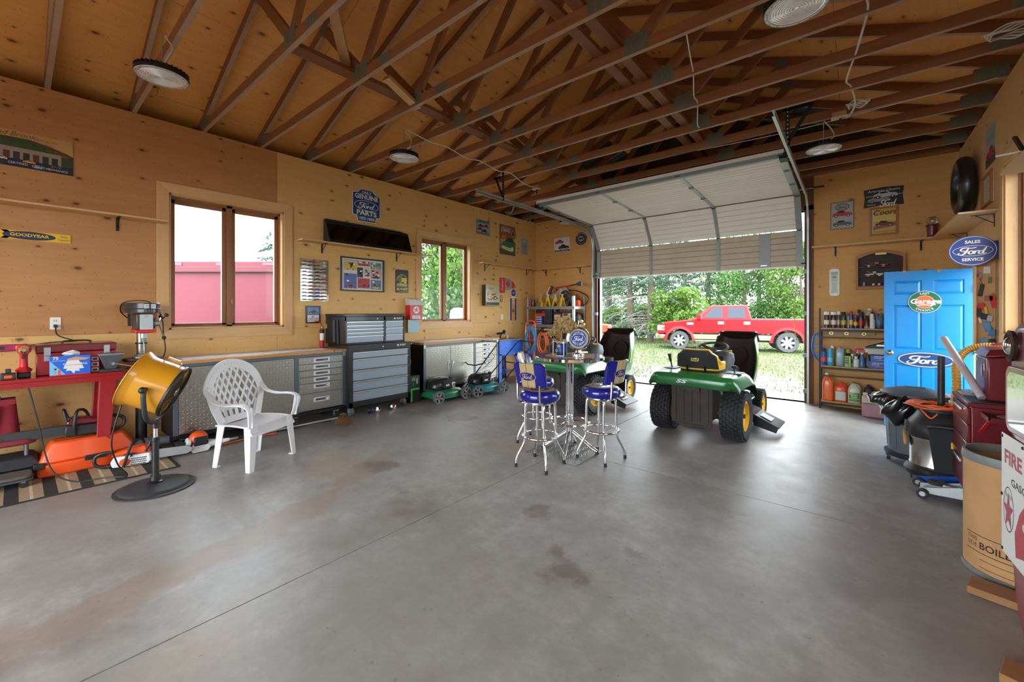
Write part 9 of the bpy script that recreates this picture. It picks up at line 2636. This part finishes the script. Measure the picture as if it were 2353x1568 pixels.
sign('racing_print','grey print with a red car high on the right wall','print',wr,6.13,6.53,2.94,3.33,C('#a9adb2'),lambda m,w,h: (R_(m,-w*.5,w*.5,-h*.5,-h*.25,C('#4a463f')),car(m,0,-h*.3,w*.85,C('#b02a22'),.001),R_(m,-w*.4,w*.4,h*.1,h*.3,C('#8f979f'),.0008)))
sign('framed_certificate','small wood-framed certificate on the right wall','picture',wr,6.21,6.62,2.545,2.875,C('#b9b4a2'),lambda m,w,h: [R_(m,-w*.3,w*.3,h*.25-k*.03,h*.265-k*.03,C('#6f6a5c'),.0008) for k in range(6)],.006,None,'oak',.03)
sign('green_print','pale green print half hidden by the black tube ring','print',wr,7.45,7.80,2.62,3.18,C('#8fa890'),lambda m,w,h: car(m,0,-h*.1,w*.7,C('#4a5a4a'),.001))
r=thing('flange_sign','blue oval sales and service sign sticking out from the right wall','sign',(XR,6.0,2.04));A=Matrix.Translation(-r.location) @ facing((.885,6.0,2.045),0)
m=MB();m.M=A;m.prism(ellipse(.165,.148,48),-.004,.004,C('#16357f'));m.build('oval_plate',r,smooth=0)
m=MB();m.M=A;m.box(.11,.177,-.085,.085,-.003,.003,C('#1a1c3a'));m.box(.172,.1775,-.11,.11,-.02,.02,C('#1a1c3a'));m.build('flange',r,smooth=0)
for sg in (1,-1):
 m=MB();m.M=A @ Matrix.Diagonal((sg,1,sg,1));E_(m,0,0,.157,.14,'paper',.0046,44);E_(m,0,0,.153,.136,C('#16357f'),.005,44);E_(m,0,0,.135,.052,'paper',.0054,44);E_(m,0,0,.131,.048,C('#16357f'),.0058,44);ford_script(m,.20,C('#e8dfc0'),0,0,.0064,None,.078);text(m,'SALES',.04,C('#e8dfc0'),0,.086,.0056,bold=.03);text(m,'SERVICE',.04,C('#e8dfc0'),0,-.086,.0056,bold=.03);m.build('print',r,smooth=0,recalc=False)
fd=lambda a,z,d=0: facing((a,DYY-d,z),0)
def d29(m,w,h):
 G_=C('#0f6b45');E_(m,0,0,w*.485,h*.48,G_,.0006,44);E_(m,0,0,w*.29,h*.29,'paper',.001,40);E_(m,0,0,w*.275,h*.275,C('#e2692a'),.0014,40);text(m,'Garage',.082,'paper',.005,.005,.002,w=w*.92,bold=.035,shear=.1);ribbon(m,[(-.06,-.04,.01),(0,-.035,.014),(.07,-.045,.006)],'paper',.002,Matrix());text(m,'LAST',.032,'paper',0,h*.375,.0012,bold=.03,w=.085);arc_text(m,'CHANCE',.034,'paper',w*.385,h*.385,270,90,.0012,bold=.03,inward=True)
sign('oval_garage_sign','green and orange oval garage sign on the blue door','sign',fd,.505,.795,1.43,1.70,'paper',d29,.005,lambda w,h: ellipse(w/2,h/2,48))
sign('oval_door_sign','wide dark blue oval script sign on the blue door','sign',fd,.405,.905,.765,.955,C('#143a6b'),lambda m,w,h: oval_ford(m,w*.97,h*.93,Matrix(),C('#143f78'),'paper'),.005,lambda w,h: ellipse(w/2,h/2,48))
